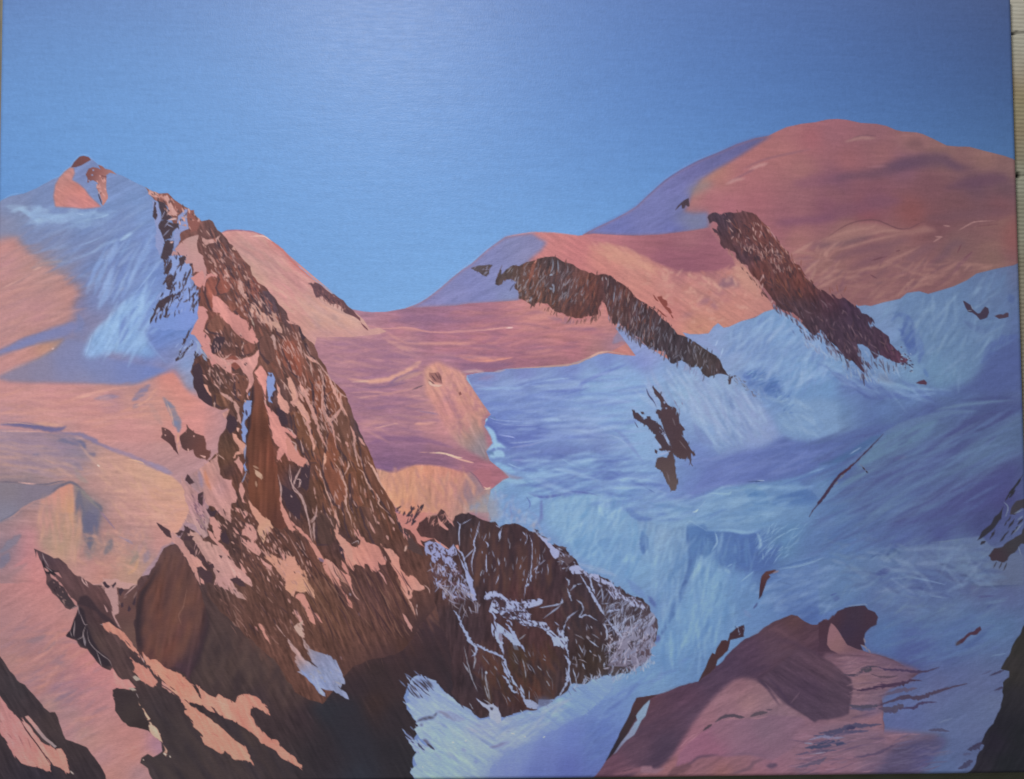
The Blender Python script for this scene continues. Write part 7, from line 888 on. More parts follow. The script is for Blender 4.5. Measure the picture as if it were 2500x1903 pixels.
scatter('F 700,1450 1100,1500 1600,1677 L 400,1200 200,1500 H 1000,200 700,50', 90, 58, 7, (10, 34), (1.6, 4), '7c564c 8c6458 46343a 9a7468', (.4, .75))
scatter('L 200,600 1400,700 1300,1300 600,1500 200,1200', 120, 62, 4, (30, 100), (2, 4), '4a3438 7a5444 84604f 3e2c32', (.4, .75), clip='rg')
FRINGE[0] = None
# ---- snow-laced buttress in the middle
region('painted_rock_buttress')
BT = 'K 1200,1340 1300,1440 1380,1500 1450,1420 1530,1340 1600,1380 1650,1310 1700,1330 1740,1400 1790,1450 1830,1400 1900,1340 Q 30,330 60,270 130,240 180,215 240,260 300,310 360,330 430,355 480,350 540,390 600,355 700,360 780,390 850,430 950,470 1020,520 1080,600 1150,580 1240,610 1290,680 1350,740 1380,820 1450,880 1550,920 1680,950 1750,1000 1900,1100 2050,1160 2140,1230 2180,1320 2260,1400 R 920,60 900,150 850,250 830,380 650,510 520,550 370,600 250,640 100,650 0,660 M 2150,730 2000,830 1830,830 1800,930 1640,970 1460,1010 1400,1000 1340,880 1220,1020 1000,900 900,750 L 1800,1677 1700,1300 1600,1000 1530,700 1450,400 1300,200'
fill(BT, 'K 1300,1400,6a4848 1500,1500,54393a 1600,1450,50393a 1700,1550,4c383a 1800,1500,40343a 1400,1620,603f38 L 1600,150,523a38 1800,250,4c3838 1900,100,3f343c 2000,300,443436 1500,500,64443a 1600,700,5c403c 1700,900,563c38 1900,800,4a3838 1800,1100,42343a 2000,1200,44343a 2100,900,3f3238 Q 100,350,3f333c 300,450,463639 500,500,483538 700,500,46343a 900,600,42323a 300,800,483438 500,900,4a3437 700,800,463238 900,850,42313a 1050,900,40313a 700,1080,523536 400,1000,46343a 900,1050,4a3338 1100,1050,44333a 1150,1300,4a3438 900,1250,503838 1300,1200,44343a 1400,1500,3e3238 1300,1600,40333a 900,1550,4e3538 1050,1500,503838 300,1500,42333a 550,1300,50383a 150,1600,44343a 1600,1400,40333c 1800,1300,42363e 1700,1200,463a44 2000,1500,5a505c 1500,1050,42363f '
     'M 1250,400,563a3c 1400,500,4a353a 1600,400,44372f 1500,700,463230 1700,550,42342c 1800,700,4c3028 1600,850,463030 1900,500,42343a 2000,700,3f333a 1900,250,503536 1250,700,3c3038 1100,600,3a2f36 1500,950,46363c R 100,200,40322f 200,400,3e322c 150,550,403434 400,400,463c3c 300,100,40333a 600,250,504858 700,400,564c5c', rough=1.8, save='bt', tex=[(95, 40, 6, .07, 51), (88, 14, 4, .05, 52)])
scatter('Q 200,400 1000,550 1150,1000 300,1000', 130, 93, 5, (25, 110), (3, 9), '5a3f3a 3a2e36 64463c 42323a', (.25, .5), clip='bt', soft=1.5)
scatter('M 1200,300 2000,300 2000,800 1300,850', 110, 70, 12, (25, 90), (3, 9), '5c3c32 4a382c 382c34 564038', (.25, .5), clip='bt', soft=1.5)
scatter('Q 1200,1000 1800,1300 1700,1600 1200,1600', 60, 70, 20, (20, 60), (3, 7), '54403f 383038', (.25, .5), clip='bt', soft=1)
# pink snow where it meets the cliff
fill('L 1170,0 1240,20 1340,60 1400,30 1500,0 1620,0 1550,50 1480,80 1430,130 1400,200 1450,260 1560,290 1600,300 1490,320 1440,290 1500,400 1450,360 1390,280 1330,200 1250,180 1190,100', 'bd7c70', rough=1.8)
fills('K 1690,1340 1740,1390 1790,1430 1810,1500 1780,1470 1740,1420|L 1620,40 1650,100 1740,200 1750,220 1690,180 1640,130|L 1580,300 1690,360 1760,410 1700,390 1600,330|L 1830,380 1860,370 1870,440 1840,410', 'bd857a', rough=1.5)
scatter('K 1180,1280 1480,1270 1400,1450 1250,1450', 30, 120, 20, (6, 20), (2, 5), '4c3840 3f3440', (.85, 1))
scatter('K 1480,1330 1600,1350 1700,1330 1800,1420 1600,1500', 22, 115, 25, (10, 26), (1.5, 3), 'b47c70 c08878', (.6, .9))
scatter('L 1180,60 1350,250 1300,330 1200,200', 16, 65, 12, (8, 22), (2, 4), 'b87c70 443640', (.8, 1))
# lilac snow lace
FRINGE[0] = 75
LC = '8f98c8'
fill('L 1500,340 1560,310 1640,350 1700,400 1740,420 1790,360 1830,400 1850,460 1800,480 1790,550 1840,570 1830,640 1790,660 1770,600 1740,560 1680,560 1660,490 1620,530 1600,560 1580,480 1510,450 1490,400', '8e94c4', rough=2)
fills('L 1640,600 1700,590 1690,640 1650,650|L 1580,690 1640,760 1680,740 1660,830 1620,800|L 1900,580 1950,640 1980,700 1990,790 2040,900 2060,960 2010,960 1980,860 1940,730|L 1880,760 1940,800 1990,890 2010,980 2060,1040 1980,960 1920,860|L 1770,900 1830,930 1800,960', '8e98c8', rough=2)
fills('L 1530,370 1560,360 1550,400|L 1620,390 1650,410 1630,460|L 1700,450 1760,470 1720,500|L 1620,540 1690,530 1650,580', '553c40', rough=1)
scatter('L 1540,560 1840,560 2000,900 1800,980 1600,850', 130, 75, 35, (8, 30), (1.5, 4.2), '9098c8 a098b4 8c90b8 5c4450', (.65, 1))
scatter('L 1650,850 1950,800 2100,1050 1900,1150', 60, 60, 30, (8, 34), (1.2, 3), '9090ac 7c7890 a8a0b0', (.5, .9))
W2 = dict(alpha=.95, jag=.5)
def veins(lines, w, col, **k): strokes(lines, w*.72, col, **k)
veins('L 1800,1070 1840,1110 1880,1200 1940,1310 1990,1400 2050,1440|M 980,0 1050,100 1090,190 1150,250|L 2050,1430 2130,1480 2207,1520|M 1150,240 1300,300 1420,350 1470,400 1500,500 1560,620 1620,700|M 1440,400 1480,520 1540,640', 34, '90a0cc', **W2)
veins('L 1840,110 1870,150 1860,240 1865,380|L 2080,110 2050,230 2020,350 2030,400 2000,540 2010,690|L 2030,400 1900,530|L 2140,320 2175,360 2165,390|L 2155,460 2155,600 2170,640', 15, '9aa0c4', **W2)
veins('L 1840,400 1900,470 1930,560 1970,680|L 1850,450 1920,620 1960,760 2000,880', 26, '94a0cc', **W2)
veins('Q 110,350 100,420 100,600|Q 110,370 230,300|Q 320,330 300,430 255,550 270,620 245,700 230,800 250,900|Q 265,620 140,740|Q 380,540 410,580 400,610|Q 390,680 390,860 400,850|Q 530,740 525,810|Q 530,900 490,1010|Q 820,450 830,520 800,590|Q 780,440 820,490|Q 850,470 880,560 885,700 870,880 850,1010|Q 860,880 820,1000 795,1170|Q 970,680 960,770 920,880 990,860|Q 890,860 940,820 1030,740|Q 560,380 540,460 520,520|Q 490,370 540,400', 13, '9aa4cc', **W2)
veins('Q 850,1000 810,1030|Q 875,900 870,980|Q 540,430 530,520|Q 260,530 255,560', 28, '94a4d0', **W2)
fill('Q 360,1190 440,1090 470,1080 540,1120 600,1170 640,1200 700,1190 780,1200 850,1190 950,1160 990,1180 980,1220 880,1240 820,1270 850,1330 880,1380 960,1420 1030,1430 1090,1490 1130,1570 1170,1600 1200,1480 1240,1560 1280,1600 1280,1677 1110,1677 1080,1560 1020,1500 960,1460 880,1450 780,1450 700,1380 620,1390 560,1340 540,1290 480,1290 500,1400 560,1460 640,1540 760,1677 700,1660 560,1530 570,1600 540,1677 500,1640 480,1480 460,1350 400,1310 410,1240 440,1170', 'Q 450,1150,98a2d0 600,1230,98a0d4 800,1230,98a0d4 550,1280,8c9cd0 700,1330,8c9ccc 850,1400,94a0d0 1000,1460,94a0d0 1150,1600,94a4d8 520,1500,94a4d8 440,1280,98a4d8 620,1550,8ca0cc', rough=2.2)
fills('Q 470,1160 500,1140 560,1180 600,1210 580,1260 540,1280 520,1220|Q 390,1190 430,1150 440,1190|Q 560,1340 600,1300 640,1340 620,1390|Q 640,1310 760,1290 740,1340 680,1350|Q 750,1230 810,1220 780,1250|Q 480,1310 540,1330 560,1400 520,1400|Q 1000,1450 1040,1470 1030,1510|Q 1150,1530 1180,1510 1170,1570', '4a3840', rough=1.5)
scatter('Q 480,1250 850,1300 850,1450 600,1430', 50, 40, 50, (5, 18), (1.5, 3.5), '453640 94a2d0 54404a', (.7, 1))
veins('Q 500,1480 530,1600 560,1677|M 1400,50 1430,150 1440,250 1460,340|M 1330,0 1350,150', 40, '94a2d0', **W2); strokes('M 1420,100 1430,200', 40, '7c6c7c', alpha=.7)
veins('Q 560,1530 650,1600 760,1677|M 1450,50 1560,140 1640,230 1690,310|M 1480,0 1560,100 1620,200', 36, '90a0d0', **W2)
veins('Q 1240,1430 1280,1360 1380,1290|Q 1220,1480 1240,1440|Q 960,1260 1180,1220 1210,1150|Q 1000,1380 1190,1230|Q 1260,1040 1290,1130 1310,1190|Q 1290,1080 1360,1010 1420,1000|Q 1240,930 1280,980 1270,1030|Q 1360,1170 1420,1220 1440,1290|Q 1440,1270 1400,1360 1480,1340 1590,1400', 22, '8c98bc', **W2)
veins('Q 1400,900 1460,1000 1520,1100 1580,1200 1640,1300 1680,1370|Q 1500,920 1530,1040 1560,1110|Q 1680,1370 1780,1490 1840,1580|Q 1660,1420 1690,1520 1680,1600|Q 1880,1280 1760,1290 1680,1310|Q 1910,1340 1860,1440 1840,1540', 30, '94a2cc', **W2)
# lilac rim against the ice
fills('Q 960,480 1020,500 1080,560 1120,620 1170,640 1180,700 1140,730 1100,670 1080,600 1030,540|Q 1280,840 1380,820 1450,880 1560,920 1660,940 1740,1000 1850,1090 1900,1140 2000,1150 2100,1190 2130,1240 2050,1230 2000,1250 1960,1230 1900,1210 1840,1170 1780,1150 1750,1080 1680,1040 1640,1000 1560,960 1480,930 1400,890 1320,880', '98a0cc', rough=2.4)
scatter('Q 1380,860 1700,950 2100,1200 2000,1260 1750,1150', 50, 50, 30, (5, 18), (1.5, 4), '4a3e4a 5c4c5c 8c98c8', (.6, 1))
scatter('Q 850,400 960,430 1350,760 1200,900 1150,600', 60, 60, 40, (5, 18), (2, 4), '98a0c4 4a3c46 6a5c64 8c98bc', (.6, .95))
fills('Q 1150,610 1200,585 1250,610 1220,635|Q 1210,700 1290,680 1340,740 1290,790 1220,760|Q 1120,560 1140,580 1130,600', '5a4a52', rough=1.6)
# mass of thin lace at the right
fill('Q 1880,1500 1950,1480 2050,1420 2150,1300 2200,1400 2207,1677 1700,1677 1800,1600 R 350,250 480,170 560,60 800,0 880,60 860,200 830,290 830,380 700,450 640,500 480,470 380,450 400,380 450,300', 'Q 2000,1600,8c90ac 2150,1450,8890b4 R 600,200,8c88a4 750,150,8a86a4 700,350,807c98 500,400,746c84', rough=3, alpha=.85)
scatter('Q 1600,1100 1850,1180 2130,1250 2200,1400 1900,1550 1700,1450', 170, 115, 25, (12, 44), (1.2, 3), '8c98bc a0a8c8 5a5464 483e48 7c84a8', (.6, .95), clip='bt')
scatter('R 350,50 880,0 850,350 650,520 350,520', 230, 120, 35, (6, 26), (1.5, 3.6), '9a98b4 a8a4bc 4c4450 5c5060 8088ac 3f3842', (.65, 1))
scatter('R 0,0 400,0 420,500 300,640 0,640', 46, 75, 30, (6, 24), (1.5, 3.2), '8c90a8 a4a0b4 7c7c94', (.6, .95))
fills('R 740,280 770,290 760,340 730,320|R 790,290 830,280 830,350 780,370|R 680,310 720,290 690,340|R 620,190 640,210 630,240|R 750,190 780,150 775,190|R 850,20 890,10 880,80', '5a4a56', rough=1)
veins('R 320,0 370,90 365,180|R 430,0 500,110 540,170|R 540,0 530,110|R 390,240 500,190|R 100,430 130,500|R 340,420 330,480|R 180,540 230,650|R 0,480 40,650|R 260,560 270,620|R 240,560 210,640|R 60,230 110,330|R 170,180 280,260|R 180,290 200,320', 18, '94a0c0', **W2)
# lower fringe
scatter('R 0,600 300,560 650,480 850,380 900,420 650,560 350,660 0,720', 90, 100, 30, (6, 22), (2, 4), '8ca0c4 98a4c8 7c88a8', (.6, .95))
veins('M 2110,340 2160,420 2160,560 2190,680|M 2130,480 2150,600 2130,660 2060,790', 34, '90a0cc', **W2); veins('M 1930,50 2000,140 2050,220 2100,240|M 2130,0 2090,130 2130,220 2150,300 2160,370|M 1680,10 1800,20 1900,60 1980,150 2040,230|M 2040,60 2100,170', 32, '90a0cc', **W2)
scatter('M 1950,0 2170,0 2180,300 2050,280', 20, 70, 30, (6, 18), (2, 4), '94a2cc 4a3c46', (.7, 1))
strokes('M 1660,380 1690,500 1700,590|M 1270,510 1265,600 1290,720 1320,850|M 1250,670 1310,850|M 1030,240 1080,460 1120,600 1180,740|M 1020,420 1090,540|M 1110,280 1150,360 1130,500|M 1160,370 1140,490|M 1620,180 1700,120|M 1820,460 1870,510|M 1920,620 1960,680|M 1360,460 1390,510|M 1090,860 1130,930|M 1240,820 1340,890', 13, '9498ac', alpha=.8, jag=.4)
veins('M 1110,220 1160,260 1150,330 1110,360', 34, '94a4d0', **W2); strokes('M 1270,515 1275,550', 22, '9ca8c4'); strokes('M 1560,240 1620,290', 40, '6c748c', alpha=.7)
veins('M 1440,560 1500,620 1560,720 1620,760|M 1620,700 1670,790 1700,860 1760,910|M 1640,660 1680,770|M 1540,600 1600,680', 36, '8fa0c8', **W2)
fill('M 1680,830 1720,830 1770,860 1840,880 1820,940 1770,940 1720,900', '8c98bc', rough=2.5)
fill('M 1790,810 1900,790 1990,830 1960,900 1850,920', '5c5c78', soft=4, alpha=.7)
fill('M 1165,800 1210,840 1270,870 1340,880 1390,920 1420,990 1440,1110 1380,1080 1310,1020 1300,950 1240,890', '98a2cc', rough=1.8)
fill('M 1310,905 1350,910 1340,940 1320,935', '4a4450')
FRINGE[0] = None
scatter('Q 420,1110 620,1180 980,1170 850,1260 860,1380 1080,1480 1150,1600 1000,1480 800,1450 600,1380 480,1280', 120, 50, 40, (5, 17), (1.6, 3.6), '453640 4c3a40 3e323a', (.75, 1), clip='bt')
scatter('L 1500,340 1830,400 1840,640 2000,900 2050,960 1800,700 1600,540', 70, 70, 35, (4, 14), (1.6, 3.4), '4c3a40 5a4248', (.75, 1), clip='bt')
scatter('Q 1000,480 1180,640 1400,850 1900,1120 2120,1230 1900,1200 1500,950', 80, 45, 30, (4, 14), (1.6, 3.4), '4a3e48 5a4c58 98a2cc', (.7, 1))
scatter('Q 100,400 1000,560 1100,1000 300,1000', 40, 94, 10, (6, 22), (1.4, 2.6), '8c94b8 7c7c94 a0a8c4', (.6, .9), clip='bt')
scatter('M 1150,300 1900,250 2000,750 1500,900 1200,700', 50, 66, 14, (8, 34), (1.2, 2.6), '8c94b0 6c6878 54444a', (.5, .85), clip='bt')
FRINGE[0] = 46
# ---- snow fan at the foot of the buttress
region('painted_snow_fan')
fill('M 480,590 560,560 640,600 720,640 800,720 870,780 960,850 1060,910 1150,970 1220,1020 1300,1010 1380,1080 1460,1020 1640,985 1800,950 1950,880 2060,820 2170,740 2300,650 2600,560 2650,700 2300,1000 2000,1150 1800,1250 1500,1400 1300,1600 1250,1760 500,1760 500,1660 460,1600 500,1530 480,1440 530,1390 480,1290 450,1220 540,1290 640,1330 560,1240 490,1150 540,1110 520,1050 460,980 420,930 470,940 410,870 450,850 430,800 460,730 440,690', 'M 600,650,7e96cc 700,750,8098cc 600,850,8aa2d2 800,850,8aa2d2 900,950,869ed0 600,980,88a0d0 1050,1000,7c98cc 700,1100,86a4d4 900,1150,88a8d6 1100,1150,8c9cc4 1300,1120,90a0c8 1250,1200,8898c0 800,1250,88a8dc 1000,1280,88a8d8 1300,1320,809cc8 700,1450,84a4dc 900,1500,86a8de 600,1550,84a0d8 700,1650,82a4e0 1050,1450,88a4d0 1200,1500,84a0cc 1000,1650,84a0d0 1200,1650,7890c0 1500,1100,8c9cb4 1700,1050,80a0c4 1900,950,7c9ccc 1550,1200,8c9cc4 1800,1150,7c94c4 2100,830,7498c8 2200,900,6c8cc4 1450,1350,7c90c0', rough=1.8, tex=TX(30, .035), save='fan', soft=0)
fill('M 1250,1760 1300,1560 1500,1380 1800,1220 2050,1100 2300,980 2300,1760', 'M 1700,1300,6f86c0 2000,1180,6880c0 1600,1450,6f84c0 1900,1400,6072b8 2150,1250,5c72bc 1500,1600,6a7cbc 1800,1600,5a6cb4 2150,1550,5464b0 1350,1650,7084c0', soft=14, idset=False)
for s, w, c, a in (('M 520,1060 600,1030 700,1010 740,960', 24, '4c4858', .85), ('M 740,950 850,980 940,1020 1040,1040', 50, '7c7c98', .7), ('M 860,950 960,1040', 22, '70708c', .6), ('M 560,1080 590,1110', 30, '5c5c74', .6), ('M 640,1330 600,1270 680,1330', 40, '5c5468', .7), ('M 500,600 640,710 560,600', 30, '4a4454', .7), ('M 620,600 700,700', 16, '443c48', .8), ('M 450,680 540,770 570,800', 50, '4a4858', .6), ('M 470,650 530,740', 30, '564f5c', .6), ('M 700,1040 860,1130', 12, '6c7ca4', .6), ('M 760,1140 840,1230', 10, '7484ac', .5), ('M 580,1160 700,1260', 12, '6c7ca8', .6), ('M 1050,1120 1200,1180', 12, '9c98b0', .6), ('M 1150,1080 1250,1130', 12, '787c98', .6), ('M 850,1380 960,1480', 30, '7888b4', .5), ('M 1000,1350 1060,1380', 30, '7c84b0', .5), ('M 1300,1340 1450,1310 1560,1270', 30, '706c94', .6), ('M 1150,1470 1170,1510', 30, '6c7cac', .5), ('M 1500,1200 1700,1120 1900,1000', 24, '94a8c4', .6), ('M 1450,1150 1650,1070', 30, '6c7c94', .5), ('M 1250,1450 1450,1330 1700,1200', 30, '88a0cc', .5), ('M 700,1380 800,1480', 14, '7484b4', .5)):
    stroke(s, w*1.4, c, min(1, a*1.15), soft=2, clip='fan')
scatter('M 450,600 700,650 600,800 430,800', 30, 48, 4, (12, 40), (2, 4), '8ca2d4 3f3844 7c94cc', (.7, 1))
scatter('M 360,1150 700,1350 520,1400', 22, 45, 5, (10, 36), (2, 5), '8ca4d8 3c3644 7c8cbc', (.7, 1))
scatter('M 1450,1100 2150,800 2000,1100 1500,1350', 90, -30, 8, (25, 90), (2, 4), '90a8cc 7c94c4 a0acc0 6c84bc', (.25, .55), soft=1)
scatter('M 600,800 1200,1050 1250,1500 700,1600 550,1300', 110, 45, 12, (15, 60), (2, 4), '94acd8 7890c8 8ca4d0', (.2, .45), clip='fan', soft=1)
strokes('M 330,610 410,690|M 380,800 440,860|M 380,1160 440,1230|M 450,1110 500,1160|M 390,540 480,600|M 490,510 560,570', 14, '6c80b4', alpha=.7)
strokes('M 900,1285 930,1285|M 1040,1265 1060,1272|M 1540,1185 1580,1195|M 1880,1235 1910,1220|M 580,1550 595,1550|M 1680,1225 1700,1222', 9, 'd4e4f8', alpha=.9)
FRINGE[0] = None
stroke('M 2150,1050 2300,900 2500,720 2700,600', 150, '6c8ec4', .7, soft=14)
# the paint box: everything a little chalkier, pinks a little cooler
_l = (IMG*np.array([.3, .59, .11], np.float32)).sum(-1, keepdims=True)
_sky = (REG == 0)
IMG[:] = _l+(IMG-_l)*.94
_w = np.clip((IMG[..., 0]-IMG[..., 2])*4, 0, 1); _b = np.clip(_l[..., 0]*2.2-.2, 0, 1)
_d = _w*(1-_b); IMG[:] = IMG*(1-.12*_d[..., None])+_l*.12*_d[..., None]
_m = (.02*_w*_b)[..., None]; IMG[:] = IMG*(1-_m)+_l*_m
IMG *= (1+.065*_w*_b+.05*_d)[..., None]
IMG[..., 2] += .015*_w*_b+.012*_d; IMG[..., 0] += .014*_d; IMG[..., 1] -= .006*_w
_y = IMG[..., 2]+.33*(IMG[..., 0]-IMG[..., 2]); _k = _w*_b*.8; IMG[..., 1] = np.where(IMG[..., 1] > _y, IMG[..., 1]*(1-_k)+_y*_k, IMG[..., 1])
_fm = np.isin(REG, [i for i, n in enumerate(REGIONS) if n in ('painted_foreground_slope', 'painted_rock_knoll')])
IMG[..., 2] += .018*_fm; IMG[..., 0] += .006*_fm
_c = np.clip((IMG[..., 2]-IMG[..., 0])*4, 0, 1)*~_sky
IMG[:] = IMG*(1-.14*_c[..., None])+_l*.14*_c[..., None]
IMG[..., 0] += .010*_c; IMG[..., 1] += .004*_c; IMG[..., 2] += .008*_c
_g = _c*np.clip(_l[..., 0]*3-.5, 0, 1); IMG *= (1+.05*_g)[..., None]
# fine tooth over everything: canvas grain picked up by the brush
IMG *= (1+.010*noise(0, 5, 5, 91)+.006*noise(3, 26, 4, 92)+.005*noise(90, 14, 4, 93))[..., None]

# every separate outcrop becomes a part of its own; specks go back to the paint around them
def pieces(mask):
    lab = np.where(mask, np.arange(mask.size).reshape(mask.shape)+1, 0)
    while True:
        n = lab.copy()
        n[1:] = np.maximum(n[1:], lab[:-1]); n[:-1] = np.maximum(n[:-1], lab[1:]); n[:, 1:] = np.maximum(n[:, 1:], lab[:, :-1]); n[:, :-1] = np.maximum(n[:, :-1], lab[:, 1:])
        n[~mask] = 0
        for _ in range(3): n = np.where(mask, n.ravel()[n-1], 0)
        if (n == lab).all(): return lab
        lab = n
for k in range(1, len(REGIONS)):
    if REGIONS[k] not in ('painted_rock_outcrop', 'painted_rock_band', 'painted_snow_patch'): continue
    ys_, xs_ = np.nonzero(REG == k)
    if len(ys_) == 0: continue
    y0, y1, x0, x1 = ys_.min(), ys_.max()+1, xs_.min(), xs_.max()+1
    sub_ = REG[y0:y1, x0:x1]; lab = pieces(sub_ == k); ids, cnt = np.unique(lab[lab > 0], return_counts=True)
    big = int(ids[cnt.argmax()])
    for i, c_ in zip(ids, cnt):
        if i == big: continue
        sel = lab == i
        if c_ < 40:
            yy, xx = np.nonzero(sel); nb = REG[np.clip(yy+y0-1, 0, GH-1), np.clip(xx+x0-1, 0, GW-1)]; nb = nb[nb != k]
            sub_[sel] = np.bincount(nb).argmax() if len(nb) else 0
        else:
            REGIONS.append(REGIONS[k]); sub_[sel] = len(REGIONS)-1
# ---------------------------------------------------------------- materials
def mat(name):
    m = bpy.data.materials.new(name); m.use_nodes = True; nt = m.node_tree
    return m, nt, nt.nodes['Principled BSDF']
def weave_bump(nt, bsdf, strength, dist, grain):
    """the tooth of primed canvas: fine irregular threads both ways, plus brush drag along x"""
    N, L = nt.nodes, nt.links; tc = N.new('ShaderNodeTexCoord'); prev = None
    for sc_, wt in (((grain*.45, grain*1.5, 1), 1.), ((grain*1.5, grain*.5, 1), .8), ((grain*.8, grain*.8, 1), .7), ((45, 330, 1), .5)):
        mp = N.new('ShaderNodeMapping'); mp.inputs['Scale'].default_value = sc_; mp.inputs['Rotation'].default_value = (0, 0, .35 if prev is None else -.1); L.new(tc.outputs['Object'], mp.inputs['Vector'])
        n = N.new('ShaderNodeTexNoise'); n.inputs['Scale'].default_value = 1; n.inputs['Detail'].default_value = 2; L.new(mp.outputs['Vector'], n.inputs['Vector'])
        m = N.new('ShaderNodeMath'); m.operation = 'MULTIPLY_ADD'; L.new(n.outputs['Fac'], m.inputs[0]); m.inputs[1].default_value = wt
        if prev is not None: L.new(prev.outputs[0], m.inputs[2])
        else: m.inputs[2].default_value = 0
        prev = m
    b = N.new('ShaderNodeBump'); b.inputs['Strength'].default_value = strength; b.inputs['Distance'].default_value = dist
    L.new(prev.outputs[0], b.inputs['Height']); L.new(b.outputs['Normal'], bsdf.inputs['Normal'])
    return tc, n
m_paint, nt, bs = mat('acrylic_paint_on_canvas')
at = nt.nodes.new('ShaderNodeAttribute'); at.attribute_name = 'paint'; nt.links.new(at.outputs['Color'], bs.inputs['Base Color'])
tc, gn = weave_bump(nt, bs, .22, .0006, 560)
mr = nt.nodes.new('ShaderNodeMapRange'); mr.inputs['To Min'].default_value = .36; mr.inputs['To Max'].default_value = .52
nt.links.new(gn.outputs['Fac'], mr.inputs['Value']); nt.links.new(mr.outputs['Result'], bs.inputs['Roughness'])
bs.inputs['Specular IOR Level'].default_value = .16
m_edge, nt, bs = mat('bare_canvas_edge')
n = nt.nodes.new('ShaderNodeTexNoise'); n.inputs['Scale'].default_value = 40; n.inputs['Detail'].default_value = 5
cr = nt.nodes.new('ShaderNodeValToRGB'); cr.color_ramp.elements[0].color = (.16, .09, .06, 1); cr.color_ramp.elements[1].color = (.42, .36, .28, 1)
cr.color_ramp.elements[0].position = .38; cr.color_ramp.elements[1].position = .62
nt.links.new(n.outputs['Fac'], cr.inputs['Fac']); nt.links.new(cr.outputs['Color'], bs.inputs['Base Color']); bs.inputs['Roughness'].default_value = .8
weave_bump(nt, bs, .4, .0006, 500)
m_cloth, nt, bs = mat('ribbed_cloth')
at = nt.nodes.new('ShaderNodeAttribute'); at.attribute_name = 'dye'
n = nt.nodes.new('ShaderNodeTexNoise'); n.inputs['Scale'].default_value = 28; n.inputs['Detail'].default_value = 6
tcc = nt.nodes.new('ShaderNodeTexCoord'); nt.links.new(tcc.outputs['Object'], n.inputs['Vector'])
mx = nt.nodes.new('ShaderNodeMix'); mx.data_type = 'RGBA'; mx.blend_type = 'MULTIPLY'; mx.inputs['Factor'].default_value = .55
cr = nt.nodes.new('ShaderNodeValToRGB'); cr.color_ramp.elements[0].position = .3; cr.color_ramp.elements[1].position = .7
cr.color_ramp.elements[0].color = (.62, .55, .45, 1); cr.color_ramp.elements[1].color = (1, 1, .97, 1)
nt.links.new(n.outputs['Fac'], cr.inputs['Fac']); nt.links.new(at.outputs['Color'], mx.inputs['A']); nt.links.new(cr.outputs['Color'], mx.inputs['B']); nt.links.new(mx.outputs['Result'], bs.inputs['Base Color'])
bs.inputs['Roughness'].default_value = .9; bs.inputs['Specular IOR Level'].default_value = .15
mp = nt.nodes.new('ShaderNodeMapping'); mp.inputs['Scale'].default_value = (140, 700, 100); nt.links.new(tcc.outputs['Object'], mp.inputs['Vector'])
n2 = nt.nodes.new('ShaderNodeTexNoise'); n2.inputs['Scale'].default_value = 1; n2.inputs['Detail'].default_value = 3; nt.links.new(mp.outputs['Vector'], n2.inputs['Vector'])
b = nt.nodes.new('ShaderNodeBump'); b.inputs['Strength'].default_value = .5; b.inputs['Distance'].default_value = .001
nt.links.new(n2.outputs['Fac'], b.inputs['Height']); nt.links.new(b.outputs['Normal'], bs.inputs['Normal'])

# ---------------------------------------------------------------- mesh helpers
def mesh_from(name, co, quads, m, parent=None, attr=None, smooth=True):
    me = bpy.data.meshes.new(name)
    me.vertices.add(len(co)); me.vertices.foreach_set('co', co.astype(np.float32).ravel())
    nq = len(quads); me.loops.add(nq*4); me.loops.foreach_set('vertex_index', quads.astype(np.int32).ravel())
    me.polygons.add(nq); me.polygons.foreach_set('loop_start', np.arange(0, nq*4, 4, dtype=np.int32))
    me.polygons.foreach_set('use_smooth', np.full(nq, smooth))
    if attr:
        a = me.attributes.new(attr[0], 'FLOAT_COLOR', 'POINT')
        a.data.foreach_set('color', np.concatenate([attr[1], np.ones((len(co), 1))], 1).astype(np.float32).ravel())
    me.update(calc_edges=True); me.materials.append(m)
    o = bpy.data.objects.new(name, me); scene.collection.objects.link(o); o.parent = parent
    return o
def srgb_lin(c): return np.where(c <= .04045, c/12.92, ((c+.055)/1.055)**2.4)

# ---------------------------------------------------------------- the painting
painting = bpy.data.objects.new('painting', None); scene.collection.objects.link(painting); painting.empty_display_size = .1
painting['label'] = 'unframed canvas painting of pink and blue snowy mountains under a clear blue sky'
painting['category'] = 'painting'
xs = (np.arange(GW)/(GW-1)-.5)*CW; ys = (.5-np.arange(GH)/(GH-1))*CH
XX, YY = np.meshgrid(xs, ys)
paint = np.clip(srgb_lin(np.clip(IMG, 0, 1))/light_at(XX, YY)[..., None]*GAIN, .004, .9)
relief = (HGT-blur(HGT, 5))*3.2e-5+(noise(0, 40, 6, 95)+noise(20, 14, 5, 96)*.6)*1.4e-5
relief = np.clip(blur(relief, 1), -2.5e-4, 2.5e-4)
edge = np.minimum(np.minimum(XX+CW/2, CW/2-XX), np.minimum(YY+CH/2, CH/2-YY))
ZZ = CT+relief-np.where(edge < .004, (1-edge/.004)**2*.0016, 0)
V = np.stack([XX, YY, ZZ], -1).reshape(-1, 3); C = paint.reshape(-1, 3)
iy, ix = np.mgrid[0:GH-1, 0:GW-1]; a = (iy*GW+ix).ravel()
Q = np.stack([a, a+GW, a+GW+1, a+1], 1); fr = REG[:-1, :-1].ravel()
